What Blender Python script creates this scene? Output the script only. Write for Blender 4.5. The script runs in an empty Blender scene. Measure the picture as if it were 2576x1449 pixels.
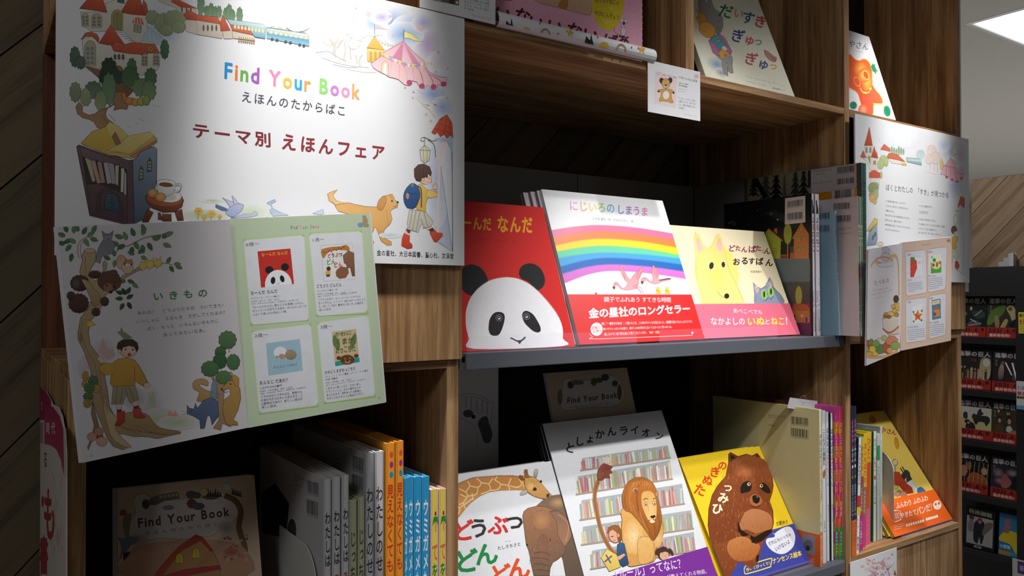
import bpy, math, random
from mathutils import Vector, Matrix
from mathutils.geometry import tessellate_polygon
SC = bpy.context.scene
COL = SC.collection
rnd = random.Random(7)

# ---------------------------------------------------------------- camera
F_PX, IW, IH = 1970.0, 2576, 1449
CAM = Vector((0, -0.95, 1.45))
TH = math.radians(34.2833)
PIT = math.radians(0.5962)
cam = bpy.data.cameras.new('camera')
cam.lens = F_PX / IW * 36.0
cam.sensor_width = 36.0
cam.clip_start = 0.02
cam_o = bpy.data.objects.new('camera', cam)
cam_o.location = CAM
cam_o.rotation_euler = (math.radians(90) + PIT, 0, -TH)
COL.objects.link(cam_o)
SC.camera = cam_o

# ---------------------------------------------------------------- world, lights, exposure
SC.view_settings.view_transform = 'Standard'
SC.view_settings.look = 'None'
SC.view_settings.gamma = 1.0
SC.view_settings.use_curve_mapping = False
SC.view_settings.exposure = 0.35
w = bpy.data.worlds.new('world')
SC.world = w
w.use_nodes = True
w.node_tree.nodes['Background'].inputs[0].default_value = (0.95, 0.97, 1.0, 1)
w.node_tree.nodes['Background'].inputs[1].default_value = 0.05
SC.cycles.max_bounces = 6
SC.cycles.diffuse_bounces = 3
SC.cycles.transparent_max_bounces = 12
SC.cycles.caustics_reflective = False
SC.cycles.caustics_refractive = False
SC.cycles.use_denoising = True


def spot(name, loc, target, watts, deg, blend, size=0.03, col=(1, 0.985, 0.97)):
    l = bpy.data.lights.new(name, 'SPOT')
    l.energy = watts
    l.spot_size = math.radians(deg)
    l.spot_blend = blend
    l.shadow_soft_size = size
    l.color = col
    o = bpy.data.objects.new(name, l)
    o.location = loc
    d = Vector(target) - Vector(loc)
    o.rotation_euler = d.to_track_quat('-Z', 'Y').to_euler()
    COL.objects.link(o)
    return o


def area(name, loc, target, watts, sx, sy, col=(1, 1, 1)):
    l = bpy.data.lights.new(name, 'AREA')
    l.shape = 'RECTANGLE'
    l.size, l.size_y = sx, sy
    l.energy = watts
    l.color = col
    o = bpy.data.objects.new(name, l)
    o.location = loc
    d = Vector(target) - Vector(loc)
    o.rotation_euler = d.to_track_quat('-Z', 'Y').to_euler()
    COL.objects.link(o)
    return o


spot('spotlight', (0.34, -0.24, 2.70), (0.355, 0.0, 1.66), 195, 20.5, 1.0)
spot('spotlight', (1.00, -1.22, 2.70), (1.02, 0.0, 1.02), 98, 38, 0.9)
spot('spotlight', (0.95, -0.68, 2.70), (1.04, 0.0, 1.40), 42, 36, 1.0)
spot('spotlight', (1.95, -0.85, 2.70), (1.22, 0.0, 1.35), 42, 42, 1.0)
spot('spotlight', (1.70, -0.26, 2.70), (1.71, 0.0, 1.78), 115, 24, 1.0)
spot('spotlight', (1.72, -1.00, 2.70), (1.76, 0.0, 1.02), 62, 22, 0.8)
area('fill_light', (-1.0, -1.3, 2.70), (0.1, 0.2, 1.3), 10, 0.6, 0.6)  # added fill, no fixture of its own; brightens the dim left plank wall
area('fill_light', (6.5, 1.0, 2.70), (6.5, 1.0, 0), 165, 3.0, 3.0)  # added fill out of view; its bounce off the floor lifts the ceiling
area('fill_light', (2.6, 0.9, 2.70), (3.4, 0.6, 1.3), 14, 0.5, 0.5)  # area fill aimed at the comic rack


# ---------------------------------------------------------------- helpers: photo pixel -> ray
def cam_axes():
    fw = Vector((math.sin(TH) * math.cos(PIT), math.cos(TH) * math.cos(PIT), math.sin(PIT)))
    rt = Vector((math.cos(TH), -math.sin(TH), 0))
    return fw, rt, rt.cross(fw)


FW, RT, UP = cam_axes()


def ray(px, py):
    return FW * F_PX + RT * (px - IW / 2) - UP * (py - IH / 2)


def on_y(px, py, y=0.0):
    r = ray(px, py)
    return CAM + r * ((y - CAM.y) / r.y)


def on_x(px, py, x):
    r = ray(px, py)
    return CAM + r * ((x - CAM.x) / r.x)


def on_z(px, py, z):
    r = ray(px, py)
    return CAM + r * ((z - CAM.z) / r.z)


def lin(c):
    if isinstance(c, str):
        c = [int(c[i:i + 2], 16) / 255 for i in (0, 2, 4)]
        c = [v / 12.92 if v <= .04045 else ((v + .055) / 1.055) ** 2.4 for v in c]
    return (c[0], c[1], c[2], 1.0)


# ---------------------------------------------------------------- materials
def new_mat(name):
    m = bpy.data.materials.new(name)
    m.use_nodes = True
    nt = m.node_tree
    b = nt.nodes['Principled BSDF']
    return m, nt, b


def plain(name, col, rough=.5, metal=0, spec=.5, noise=0.0, nscale=40, coat=0, bump=0):
    m, nt, b = new_mat(name)
    b.inputs['Base Color'].default_value = lin(col)
    b.inputs['Roughness'].default_value = rough
    b.inputs['Metallic'].default_value = metal
    b.inputs['Specular IOR Level'].default_value = spec
    b.inputs['Coat Weight'].default_value = coat
    b.inputs['Coat Roughness'].default_value = .15
    tc = nt.nodes.new('ShaderNodeTexCoord')
    n = nt.nodes.new('ShaderNodeTexNoise')
    n.inputs['Scale'].default_value = nscale
    n.inputs['Detail'].default_value = 4
    nt.links.new(tc.outputs['Object'], n.inputs['Vector'])
    if noise:
        r = nt.nodes.new('ShaderNodeMapRange')
        r.inputs[3].default_value = 1 - noise
        r.inputs[4].default_value = 1 + noise
        nt.links.new(n.outputs[0], r.inputs[0])
        mx = nt.nodes.new('ShaderNodeMix')
        mx.data_type = 'RGBA'
        mx.blend_type = 'MULTIPLY'
        mx.inputs[0].default_value = 1
        mx.inputs[6].default_value = lin(col)
        cb = nt.nodes.new('ShaderNodeCombineColor')
        for i in range(3):
            nt.links.new(r.outputs[0], cb.inputs[i])
        nt.links.new(cb.outputs[0], mx.inputs[7])
        nt.links.new(mx.outputs[2], b.inputs['Base Color'])
    if bump:
        bp = nt.nodes.new('ShaderNodeBump')
        bp.inputs['Strength'].default_value = bump
        bp.inputs['Distance'].default_value = .002
        nt.links.new(n.outputs[0], bp.inputs['Height'])
        nt.links.new(bp.outputs[0], b.inputs['Normal'])
    return m


def print_mat(name, rough=.5, spec=.4, coat=0, var=.05):
    """ink on paper: colour comes from the mesh's own colour layer, with slight paper grain"""
    m, nt, b = new_mat(name)
    at = nt.nodes.new('ShaderNodeVertexColor')
    at.layer_name = 'Col'
    tc = nt.nodes.new('ShaderNodeTexCoord')
    n = nt.nodes.new('ShaderNodeTexNoise')
    n.inputs['Scale'].default_value = 90
    n.inputs['Detail'].default_value = 5
    nt.links.new(tc.outputs['Object'], n.inputs['Vector'])
    r = nt.nodes.new('ShaderNodeMapRange')
    r.inputs[3].default_value = 1 - 2 * var
    r.inputs[4].default_value = 1 + var
    nt.links.new(n.outputs[0], r.inputs[0])
    cb = nt.nodes.new('ShaderNodeCombineColor')
    for i in range(3):
        nt.links.new(r.outputs[0], cb.inputs[i])
    mx = nt.nodes.new('ShaderNodeMix')
    mx.data_type = 'RGBA'
    mx.blend_type = 'MULTIPLY'
    mx.inputs[0].default_value = 1
    nt.links.new(at.outputs[0], mx.inputs[6])
    nt.links.new(cb.outputs[0], mx.inputs[7])
    nt.links.new(mx.outputs[2], b.inputs['Base Color'])
    b.inputs['Roughness'].default_value = rough
    b.inputs['Specular IOR Level'].default_value = spec
    b.inputs['Coat Weight'].default_value = coat
    b.inputs['Coat Roughness'].default_value = .2
    return m


def wood(name, c1, c2, c3, axis='z', scale=1.0, rough=.55, bump=.25, fig=1.0):
    """streaky timber with the grain along one axis"""
    m, nt, b = new_mat(name)
    tc = nt.nodes.new('ShaderNodeTexCoord')
    geo = nt.nodes.new('ShaderNodeNewGeometry')
    mp = nt.nodes.new('ShaderNodeMapping')
    s = [95 * scale] * 3
    s['xyz'.index(axis)] = 4.0 * scale
    mp.inputs['Scale'].default_value = s
    nt.links.new(geo.outputs['Position'], mp.inputs['Vector'])
    n1 = nt.nodes.new('ShaderNodeTexNoise')
    n1.inputs['Scale'].default_value = 1.0
    n1.inputs['Detail'].default_value = 7
    n1.inputs['Roughness'].default_value = .7
    n1.inputs['Distortion'].default_value = .6
    nt.links.new(mp.outputs[0], n1.inputs['Vector'])
    mp2 = nt.nodes.new('ShaderNodeMapping')
    s2 = [16 * scale] * 3
    s2['xyz'.index(axis)] = 1.6 * scale
    mp2.inputs['Scale'].default_value = s2
    nt.links.new(geo.outputs['Position'], mp2.inputs['Vector'])
    n2 = nt.nodes.new('ShaderNodeTexNoise')
    n2.inputs['Scale'].default_value = 1.0
    n2.inputs['Detail'].default_value = 4
    n2.inputs['Distortion'].default_value = 1.5
    nt.links.new(mp2.outputs[0], n2.inputs['Vector'])
    mth = nt.nodes.new('ShaderNodeMath')
    mth.operation = 'MULTIPLY_ADD'
    nt.links.new(n2.outputs[0], mth.inputs[0])
    mth.inputs[1].default_value = .7 * fig
    nt.links.new(n1.outputs[0], mth.inputs[2])
    cr = nt.nodes.new('ShaderNodeValToRGB')
    e = cr.color_ramp.elements
    e[0].position = .62
    e[0].color = lin(c1)
    e[1].position = 1.12 if False else 1.0
    e[1].color = lin(c3)
    k = e.new(.82)
    k.color = lin(c2)
    nt.links.new(mth.outputs[0], cr.inputs[0])
    nt.links.new(cr.outputs[0], b.inputs['Base Color'])
    b.inputs['Roughness'].default_value = rough
    b.inputs['Specular IOR Level'].default_value = .3
    bp = nt.nodes.new('ShaderNodeBump')
    bp.inputs['Strength'].default_value = bump
    bp.inputs['Distance'].default_value = .0008
    nt.links.new(n1.outputs[0], bp.inputs['Height'])
    nt.links.new(bp.outputs[0], b.inputs['Normal'])
    return m


def emit(name, col, s):
    m, nt, b = new_mat(name)
    b.inputs['Base Color'].default_value = lin(col)
    b.inputs['Emission Color'].default_value = lin(col)
    b.inputs['Emission Strength'].default_value = s
    return m


def clear(name, alpha=.12, col='ffffff', rough=.03):
    m, nt, b = new_mat(name)
    b.inputs['Base Color'].default_value = lin(col)
    b.inputs['Alpha'].default_value = alpha
    b.inputs['Roughness'].default_value = rough
    b.inputs['Specular IOR Level'].default_value = .6
    return m


W1, W2, W3 = '6f4c30', '94704a', 'b8936a'
M_OAKZ = wood('oak_vertical', W1, W2, W3, 'z')
M_OAKX = wood('oak_horizontal', W1, W2, W3, 'x')
M_OAKY = wood('oak_depth', W1, W2, W3, 'y')
M_WALNUT = wood('walnut_back', '3a2013', '5c3420', '744631', 'z')
M_PRINT = print_mat('matt_print', .55, .3)
M_GLOSS = print_mat('gloss_print', .40, .25, coat=.06, var=.03)
M_MATT = print_mat('matt_cover_print', .6, .2, var=.04)
M_TEXT = print_mat('ink', .5, .3, var=0)
M_FOAM = plain('foam_board', 'dcdde0', .6)
M_PAPER = plain('white_paper', 'd9dade', .55, noise=.03)
M_PAGES = plain('page_block', 'd8d2c4', .8, noise=.12, nscale=200)
M_STEEL = plain('dark_grey_steel', '53565e', .45, metal=.0, spec=.5, noise=.06, nscale=120)
M_STEELG = plain('gloss_grey_steel', '8c8c86', .12, metal=.0, spec=.55)
M_BLACK = plain('black_laminate', '17171a', .5, noise=.1)
M_BLACKM = plain('matt_black_laminate', '08080a', .7, noise=.1)
M_GLOSSW = plain('glossy_white_sheet', 'e4e6ea', .25, coat=.5)
M_FILM = clear('clear_film', .05, 'ffffff', .08)
M_ACRYL = clear('clear_acrylic', .05, 'd8c8e8', .04)
M_WHITEM = plain('white_enamel', 'd4d6d2', .4)
M_CEIL = plain('ceiling_paint', 'c0bdb8', .9, noise=.03)
M_FLOOR = plain('floor_vinyl', 'b8b6b2', .5, noise=.15, nscale=6)


# ---------------------------------------------------------------- mesh builders
class MB:
    def __init__(s):
        s.v, s.f, s.m = [], [], []

    def face(s, pts):
        i = len(s.v)
        s.v += [Vector(p) for p in pts]
        s.f.append(tuple(range(i, i + len(pts))))

    def box(s, a, b, bev=0.0):
        """axis aligned box with softly chamfered edges"""
        a, b = Vector(a), Vector(b)
        fr = (Vector((1, 0, 0)), Vector((0, 1, 0)), Vector((0, 0, 1)))
        s.obox(a, fr, b - a, bev)

    def obox(s, O, fr, size, bev=0.0):
        O = Vector(O)
        u, v, n = [Vector(t) for t in fr]
        sx, sy, sz = size
        bev = min(bev, abs(sx) * .3, abs(sy) * .3, abs(sz) * .3)
        if bev <= 0:
            P = [O + u * (sx * i) + v * (sy * j) + n * (sz * k) for k in (0, 1) for j in (0, 1) for i in (0, 1)]
            i = len(s.v)
            s.v += P
            for q in ((0, 2, 3, 1), (4, 5, 7, 6), (0, 1, 5, 4), (2, 6, 7, 3), (0, 4, 6, 2), (1, 3, 7, 5)):
                s.f.append(tuple(i + t for t in q))
            return
        # chamfered: 24 vertices
        idx = {}
        base = len(s.v)
        for k in (0, 1):
            for j in (0, 1):
                for i in (0, 1):
                    for ax in range(3):
                        d = [i * sx, j * sy, k * sz]
                        for q in range(3):
                            if q != ax:
                                d[q] += bev if d[q] == 0 else -bev
                        idx[(i, j, k, ax)] = len(s.v)
                        s.v.append(O + u * d[0] + v * d[1] + n * d[2])
        for ax in range(3):
            o1, o2 = [q for q in range(3) if q != ax]
            for side in (0, 1):
                f = []
                for a_, b_ in ((0, 0), (1, 0), (1, 1), (0, 1)):
                    c = [0, 0, 0]
                    c[ax], c[o1], c[o2] = side, a_, b_
                    f.append(idx[(c[0], c[1], c[2], ax)])
                s.f.append(tuple(f))
        for ax in range(3):
            o1, o2 = [q for q in range(3) if q != ax]
            for a_ in (0, 1):
                for b_ in (0, 1):
                    c0, c1 = [0, 0, 0], [0, 0, 0]
                    c0[ax], c1[ax] = 0, 1
                    c0[o1] = c1[o1] = a_
                    c0[o2] = c1[o2] = b_
                    s.f.append((idx[(*c0, o1)], idx[(*c1, o1)], idx[(*c1, o2)], idx[(*c0, o2)]))
        for k in (0, 1):
            for j in (0, 1):
                for i in (0, 1):
                    s.f.append((idx[(i, j, k, 0)], idx[(i, j, k, 1)], idx[(i, j, k, 2)]))

    def build(s, name, mat, parent=None, props=None, smooth=False, loc=None):
        off = Vector(parent_loc(parent)) if parent else (Vector(loc) if loc is not None else Vector((0, 0, 0)))
        me = bpy.data.meshes.new(name)
        me.from_pydata([tuple(v - off) for v in s.v], [], s.f)
        me.materials.append(mat)
        fix_normals(me)
        if smooth:
            for p in me.polygons:
                p.use_smooth = True
        o = bpy.data.objects.new(name, me)
        COL.objects.link(o)
        if parent:
            o.parent = parent
        else:
            o.location = off
        for k, v in (props or {}).items():
            o[k] = v
        return o


def fix_normals(me):
    import bmesh
    bm = bmesh.new()
    bm.from_mesh(me)
    bmesh.ops.recalc_face_normals(bm, faces=bm.faces)
    bm.to_mesh(me)
    bm.free()


def parent_loc(p):
    l = Vector((0, 0, 0))
    while p:
        l = l + p.location
        p = p.parent
    return l


def thing(name, label, cat, loc, group=None):
    o = bpy.data.objects.new(name, None)
    o.empty_display_size = .02
    o.location = loc
    COL.objects.link(o)
    o['label'] = label
    o['category'] = cat
    if group:
        o['group'] = group
    return o


def tag(o, label, cat, group=None):
    o['label'] = label
    o['category'] = cat
    if group:
        o['group'] = group
    return o


def copy_thing(root, delta, label=None):
    r = root.copy()
    COL.objects.link(r)
    r.location = root.location + Vector(delta)
    if label:
        r['label'] = label
    def rec(src, dst):
        for ch in list(src.children):
            c = ch.copy()
            COL.objects.link(c)
            c.parent = dst
            rec(ch, c)
    rec(root, r)
    return r


# ---------------------------------------------------------------- lettering
_tc = bpy.data.curves.new('lettering', 'FONT')
_tc.resolution_u = 2
_to = bpy.data.objects.new('lettering', _tc)
COL.objects.link(_to)
_gc = {}


def glyph(ch, bold=0.0):
    """(list of struck copies [(points, faces)], advance); a heavier weight strikes the letter several times"""
    k = (ch, bold)
    if k in _gc:
        return _gc[k]
    if ch in ' \u3000':
        _gc[k] = ([], .32 if ch == ' ' else 1.0)
        return _gc[k]
    if bold > .014:
        base, adv = glyph(ch, 0.0)
        r = bold * .6
        n = 6 if bold > .026 else 4
        _gc[k] = ([([(x + r * math.cos(a * 6.2832 / n + .4), y + r * math.sin(a * 6.2832 / n + .4)) for x, y in vs], fs) for vs, fs in base for a in range(n)], adv + bold * .5)
        return _gc[k]
    _tc.body = ch
    bpy.context.view_layer.update()
    me = bpy.data.meshes.new_from_object(_to.evaluated_get(bpy.context.evaluated_depsgraph_get()))
    vs = [(v.co.x, v.co.y) for v in me.vertices]
    fs = [tuple(p.vertices) for p in me.polygons]
    bpy.data.meshes.remove(me)
    if not vs:
        _gc[k] = ([], .5)
        return _gc[k]
    adv = 1.0
    if ord(ch) < 0x2000:
        x0 = min(v[0] for v in vs)
        x1 = max(v[0] for v in vs)
        vs = [(v[0] - x0 + .04, v[1]) for v in vs]
        adv = x1 - x0 + .1
        if ch == '1':
            adv = max(adv, .5)
    _gc[k] = ([(vs, fs)], adv)
    return _gc[k]


def catmull(p, closed=True, n=5):
    out = []
    N = len(p)
    if N < 3:
        return list(p)
    rng = range(N) if closed else range(N - 1)
    for i in rng:
        if closed:
            a, b, c, d = p[i - 1], p[i], p[(i + 1) % N], p[(i + 2) % N]
        else:
            a, b, c, d = p[max(i - 1, 0)], p[i], p[i + 1], p[min(i + 2, N - 1)]
        for k in range(n):
            t = k / n
            out.append(tuple(.5 * ((2 * b[q]) + (-a[q] + c[q]) * t + (2 * a[q] - 5 * b[q] + 4 * c[q] - d[q]) * t * t
                                   + (-a[q] + 3 * b[q] - 3 * c[q] + d[q]) * t ** 3) for q in (0, 1)))
    if not closed:
        out.append(tuple(p[-1]))
    return out


def pts(s):
    if isinstance(s, str):
        return [tuple(float(q) for q in t.split(',')) for t in s.split()]
    return list(s)


STEP = 4e-6
CELL = .0022


class Sheet:
    """a flat printed face: origin bottom left, u to the right, v up; art is drawn on it in layers of ink.
    Coordinates read off the photograph are carried onto the sheet's true plane; then everything stays there."""

    def __init__(s, O, U, V, w, h, base=4e-5):
        s.O, s.U, s.V = Vector(O), Vector(U).normalized(), Vector(V).normalized()
        s.N = s.U.cross(s.V)
        s.w, s.h = w, h
        s.x0 = s.y0 = 0.0
        s.k = 1.0
        s.base = base
        s.layer = 0
        s.grid = {}
        s.under = None
        s.reset()
        s.uvmode = False

    def reset(s):
        s.vv, s.vf, s.vc = [], [], []
        s.tv, s.tf, s.tcc = [], [], []

    def crop(s, x0, y0, k):
        s.x0, s.y0, s.k = x0, y0, k
        return s

    def ab(s, p):
        if s.uvmode:
            return (p[0] * s.w, p[1] * s.h)
        px, py = s.x0 + p[0] / s.k, s.y0 + p[1] / s.k
        r = ray(px, py)
        t = (s.O - CAM).dot(s.N) / r.dot(s.N)
        d = CAM + r * t - s.O
        return (d.dot(s.U), d.dot(s.V))

    def uv(s, on=True):
        s.uvmode = on
        return s

    def n(s):
        s.layer += 1
        return s.base + s.layer * STEP

    def _add(s, P, faces, cols, z, text=False, fixed=False):
        V, Fc, C = (s.tv, s.tf, s.tcc) if text else (s.vv, s.vf, s.vc)
        # ink goes only one layer above whatever is already printed in the cells it touches
        cells = set()
        for f in ([] if fixed else faces):
            xs = [P[i][0] for i in f]
            ys = [P[i][1] for i in f]
            for i in range(int(max(min(xs), 0) / CELL), int(min(max(xs), s.w) / CELL) + 1):
                for j in range(int(max(min(ys), 0) / CELL), int(min(max(ys), s.h) / CELL) + 1):
                    cells.add((i, j))
        top = 1 + max([s.grid.get(c, 0) for c in cells] or [0])
        for c in cells:
            s.grid[c] = top
        if not fixed:
            z = s.base + top * STEP
        for f in faces:
            poly = [(P[i][0], P[i][1], cols[i]) for i in f]
            inside = all(-1e-9 <= a <= s.w + 1e-9 and -1e-9 <= b <= s.h + 1e-9 for a, b, _ in poly)
            if not inside:
                poly = clip(poly, s.w, s.h)
                if len(poly) < 3:
                    continue
            i0 = len(V)
            for a, b, c in poly:
                V.append((a, b, z))
                C.append(c)
            Fc.append(tuple(range(i0, i0 + len(poly))))

    def f(s, p, col, c2=None, sm=0, o=None, ow=1.0, horiz=False):
        """filled shape"""
        p = pts(p)
        if sm:
            p = catmull(p, True, 4)
        P = [s.ab(q) for q in p]
        z = s.n()
        c1 = lin(col)
        if c2:
            c2 = lin(c2)
            q = 0 if horiz else 1
            lo, hi = min(a[q] for a in P), max(a[q] for a in P)
            cols = []
            for a in P:
                t = (a[q] - lo) / (hi - lo + 1e-9)
                t = t if not horiz else 1 - t
                cols.append(tuple(c1[i] * t + c2[i] * (1 - t) for i in range(4)))
        else:
            cols = [c1] * len(P)
        tr = tessellate_polygon([[Vector((a, b, 0)) for a, b in P]])
        s._add(P, tr, cols, z)
        if o:
            s.l(p + [p[0]], ow, o, sm=0)
        return s

    def l(s, p, w, col, sm=1, tap=0):
        """line; width in pixels of the photograph"""
        p = pts(p)
        if sm:
            p = catmull(p, False, 4)
        P = [s.ab(q) for q in p]
        q0 = s.ab(p[0])
        if s.uvmode:
            ww = w
        else:
            q1 = s.ab((p[0][0] + s.k * 4, p[0][1]))
            q2 = s.ab((p[0][0], p[0][1] + s.k * 4))
            ww = w * (math.hypot(q1[0] - q0[0], q1[1] - q0[1]) + math.hypot(q2[0] - q0[0], q2[1] - q0[1])) / 8
        L, R = [], []
        n = len(P)
        for i in range(n):
            a, b = P[max(i - 1, 0)], P[min(i + 1, n - 1)]
            dx, dy = b[0] - a[0], b[1] - a[1]
            d = math.hypot(dx, dy) or 1
            h = ww / 2
            if tap:
                t = i / max(n - 1, 1)
                h *= (1 - t) if tap == 1 else 1 - abs(2 * t - 1) ** 2 * .8
            L.append((P[i][0] - dy / d * h, P[i][1] + dx / d * h))
            R.append((P[i][0] + dy / d * h, P[i][1] - dx / d * h))
        Q = L + R
        c = lin(col)
        s._add(Q, [(i, i + 1, n + i + 1, n + i) for i in range(n - 1)], [c] * len(Q), s.n())
        return s

    def e(s, cx, cy, rx, ry, col, rot=0, edge=None, o=None, ow=1.0, n=22):
        """ellipse; with edge colour it fades from the middle outward"""
        a = math.radians(rot)
        p = [(cx + rx * math.cos(t) * math.cos(a) - ry * math.sin(t) * math.sin(a),
              cy + rx * math.cos(t) * math.sin(a) + ry * math.sin(t) * math.cos(a))
             for t in [2 * math.pi * i / n for i in range(n)]]
        if edge:
            P = [s.ab(q) for q in p] + [s.ab((cx, cy))]
            s._add(P, [(i, (i + 1) % n, n) for i in range(n)], [lin(edge)] * n + [lin(col)], s.n())
        else:
            s.f(p, col)
        if o:
            s.l(p + [p[0]], ow, o, sm=0)
        return s

    def bush(s, cx, cy, rx, ry, col, c2=None, o=None, ow=.9, bumps=9, amp=.12, seed=0, rot=0):
        r = random.Random(seed * 77 + int(cx) + int(cy) * 3)
        p = []
        n = bumps * 4
        a0 = math.radians(rot)
        ph = r.random() * 6
        for i in range(n):
            t = 2 * math.pi * i / n
            q = 1 + amp * abs(math.sin(bumps * t / 2 + ph)) * 1.6 - amp + r.uniform(-.03, .03)
            x, y = rx * q * math.cos(t), ry * q * math.sin(t)
            p.append((cx + x * math.cos(a0) - y * math.sin(a0), cy + x * math.sin(a0) + y * math.cos(a0)))
        return s.f(p, col, c2, o=o, ow=ow)

    def fur(s, p, col, ln=8, sp=5, w=.7, seed=1, ang=None):
        """short hair strokes along a path"""
        r = random.Random(seed)
        p = catmull(pts(p), False, 5)
        for i in range(len(p) - 1):
            a, b = p[i], p[i + 1]
            d = math.hypot(b[0] - a[0], b[1] - a[1])
            m = max(1, int(d / sp))
            for j in range(m):
                t = j / m
                x, y = a[0] + (b[0] - a[0]) * t, a[1] + (b[1] - a[1]) * t
                g = math.radians(ang if ang is not None else math.degrees(math.atan2(b[1] - a[1], b[0] - a[0])) + 60) + r.uniform(-.35, .35)
                q = ln * r.uniform(.6, 1.2)
                s.l([(x, y), (x + q * math.cos(g), y + q * math.sin(g))], w, col, sm=0, tap=1)
        return s

    def text(s, st, a, b, c, col, bold=0.0, sp=0.0):
        """a bottom left, b bottom right, c top left of the line's ink; colour or one colour per letter"""
        X, items = 0, []
        j = 0
        for ch in st:
            cps, adv = glyph(ch, bold)
            if cps:
                cc = col if isinstance(col, str) else col[j % len(col)]
                for q, (vs, fs) in enumerate(cps):
                    items.append(([(v[0] + X, v[1]) for v in vs], fs, cc, q + (j % 2) * len(cps)))
                j += 1
            X += adv + sp
        xs = [v[0] for it in items for v in it[0]]
        ys = [v[1] for it in items for v in it[0]]
        x0, x1, y0, y1 = min(xs), max(xs), min(ys), max(ys)
        A, B, C = s.ab(a), s.ab(b), s.ab(c)
        todo = []
        for vs, fs, cc, lv in items:
            P = []
            for x, y in vs:
                t, q = (x - x0) / (x1 - x0 + 1e-9), (y - y0) / (y1 - y0 + 1e-9)
                P.append((A[0] + (B[0] - A[0]) * t + (C[0] - A[0]) * q, A[1] + (B[1] - A[1]) * t + (C[1] - A[1]) * q))
            todo.append((P, fs, cc, lv))
        s.strike(todo)
        return s

    def strike(s, todo):
        """print a set of letters together on one level, their struck copies just above each other"""
        cells = set()
        for P, fs, cc, lv in todo:
            xs = [p[0] for p in P]
            ys = [p[1] for p in P]
            for i in range(int(max(min(xs), 0) / CELL), int(min(max(xs), s.w) / CELL) + 1):
                for j in range(int(max(min(ys), 0) / CELL), int(min(max(ys), s.h) / CELL) + 1):
                    cells.add((i, j))
        top = 1 + max([s.grid.get(c, 0) for c in cells] or [0])
        mx = max([t[3] for t in todo] or [0])
        for c in cells:
            s.grid[c] = top + mx
        for P, fs, cc, lv in todo:
            s._add(P, fs, [lin(cc) if isinstance(cc, str) else cc] * len(P), s.base + (top + lv) * STEP, True, fixed=True)

    def vtext(s, st, a, b, c, col, bold=0.0, fill=.94):
        """column of letters: a top left, b top right, c bottom left"""
        A, B, C = s.ab(a), s.ab(b), s.ab(c)
        cells = [(.45 if ch in ' \u3000' else 1.0) for ch in st]
        tot = sum(cells)
        todo = []
        y = 0
        j = 0
        for ch, ce in zip(st, cells):
            cps, adv = glyph(ch, bold)
            if cps:
                cc = lin(col if isinstance(col, str) else col[j % len(col)])
                j += 1
            for lv, (vs, fs) in enumerate(cps):
                P = []
                off = (1 - adv) / 2 if ord(ch) < 0x2000 else 0
                for gx, gy in vs:
                    gx, gy = gx + off, gy + .12
                    if ch in 'ー〜～':
                        gx, gy = 1 - gy if False else gy, 1 - gx
                    elif ch in '。、っょゃゅ' :
                        gx, gy = gx + .12, gy + .1
                    t = .5 + (gx - .5) * fill
                    q = (y + ce * (.5 + (.5 - gy) * fill)) / tot
                    P.append((A[0] + (B[0] - A[0]) * t + (C[0] - A[0]) * q, A[1] + (B[1] - A[1]) * t + (C[1] - A[1]) * q))
                todo.append((P, fs, cc, lv))
            y += ce
        s.strike(todo)
        return s

    def ch(s, c, cx, cy, size, col, rot=0, bold=0.0, sx=1.0):
        """one letter: centre and size in the current coordinates"""
        cps, adv = glyph(c, bold)
        a = math.radians(rot)
        off = adv / 2 if ord(c) < 0x2000 else .5
        todo = []
        for lv, (vs, fs) in enumerate(cps):
            P = []
            for x, y in vs:
                x, y = (x - off) * size * sx, -(y - .37) * size
                P.append(s.ab((cx + x * math.cos(a) - y * math.sin(a), cy + x * math.sin(a) + y * math.cos(a))))
            todo.append((P, fs, col, lv))
        s.strike(todo)
        return s

    def greek(s, x0, y0, x1, y1, ww, lines, slope, col='555555', w=1.2):
        """rows of tiny print too small to read"""
        for i in range(lines):
            t = i / max(lines - 1, 1)
            xx, yy = x0 + (x1 - x0) * t, y0 + (y1 - y0) * t
            x = 0
            r = random.Random(i + int(x0))
            lim = ww * (1 if i < lines - 1 else r.uniform(.4, .9))
            while x < lim:
                d = r.uniform(2.0, 5.5) * s.k
                d = min(d, lim - x)
                s.layer -= 0
                s.l([(xx + x, yy + slope * x), (xx + x + d, yy + slope * (x + d))], w, col, sm=0)
                s.layer -= 1
                x += d + .8 * s.k
        s.layer += 1
        return s

    def barcode(s, a, b, c, seed=1, n=34, bg='f4f2f0', digits='9784477020037'):
        """a top left, b top right, c bottom left of the bars"""
        r = random.Random(seed)
        z = s.n()
        A, B, C = s.ab(a), s.ab(b), s.ab(c)
        x = 0
        tot = n * 2.3
        while x < tot:
            wd = r.choice((1, 1, 1, 2, 2, 3))
            t0, t1 = x / tot, min((x + wd) / tot, 1)
            P = [(A[0] + (B[0] - A[0]) * t + (C[0] - A[0]) * q, A[1] + (B[1] - A[1]) * t + (C[1] - A[1]) * q)
                 for t, q in ((t0, 0), (t1, 0), (t1, 1), (t0, 1))]
            s._add(P, [(0, 1, 2, 3)], [lin('1c1c1e')] * 4, z)
            x += wd + r.choice((1, 1, 2, 2))
        if digits:
            e = (c[0] - a[0], c[1] - a[1])
            f_ = (b[0] - a[0], b[1] - a[1])
            top = (c[0] + e[0] * .06, c[1] + e[1] * .06)
            bot = (c[0] + e[0] * .22, c[1] + e[1] * .22)
            s.text(digits, bot, (bot[0] + f_[0], bot[1] + f_[1]), top, '2a2a2c', 0, .12)
        return s

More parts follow.
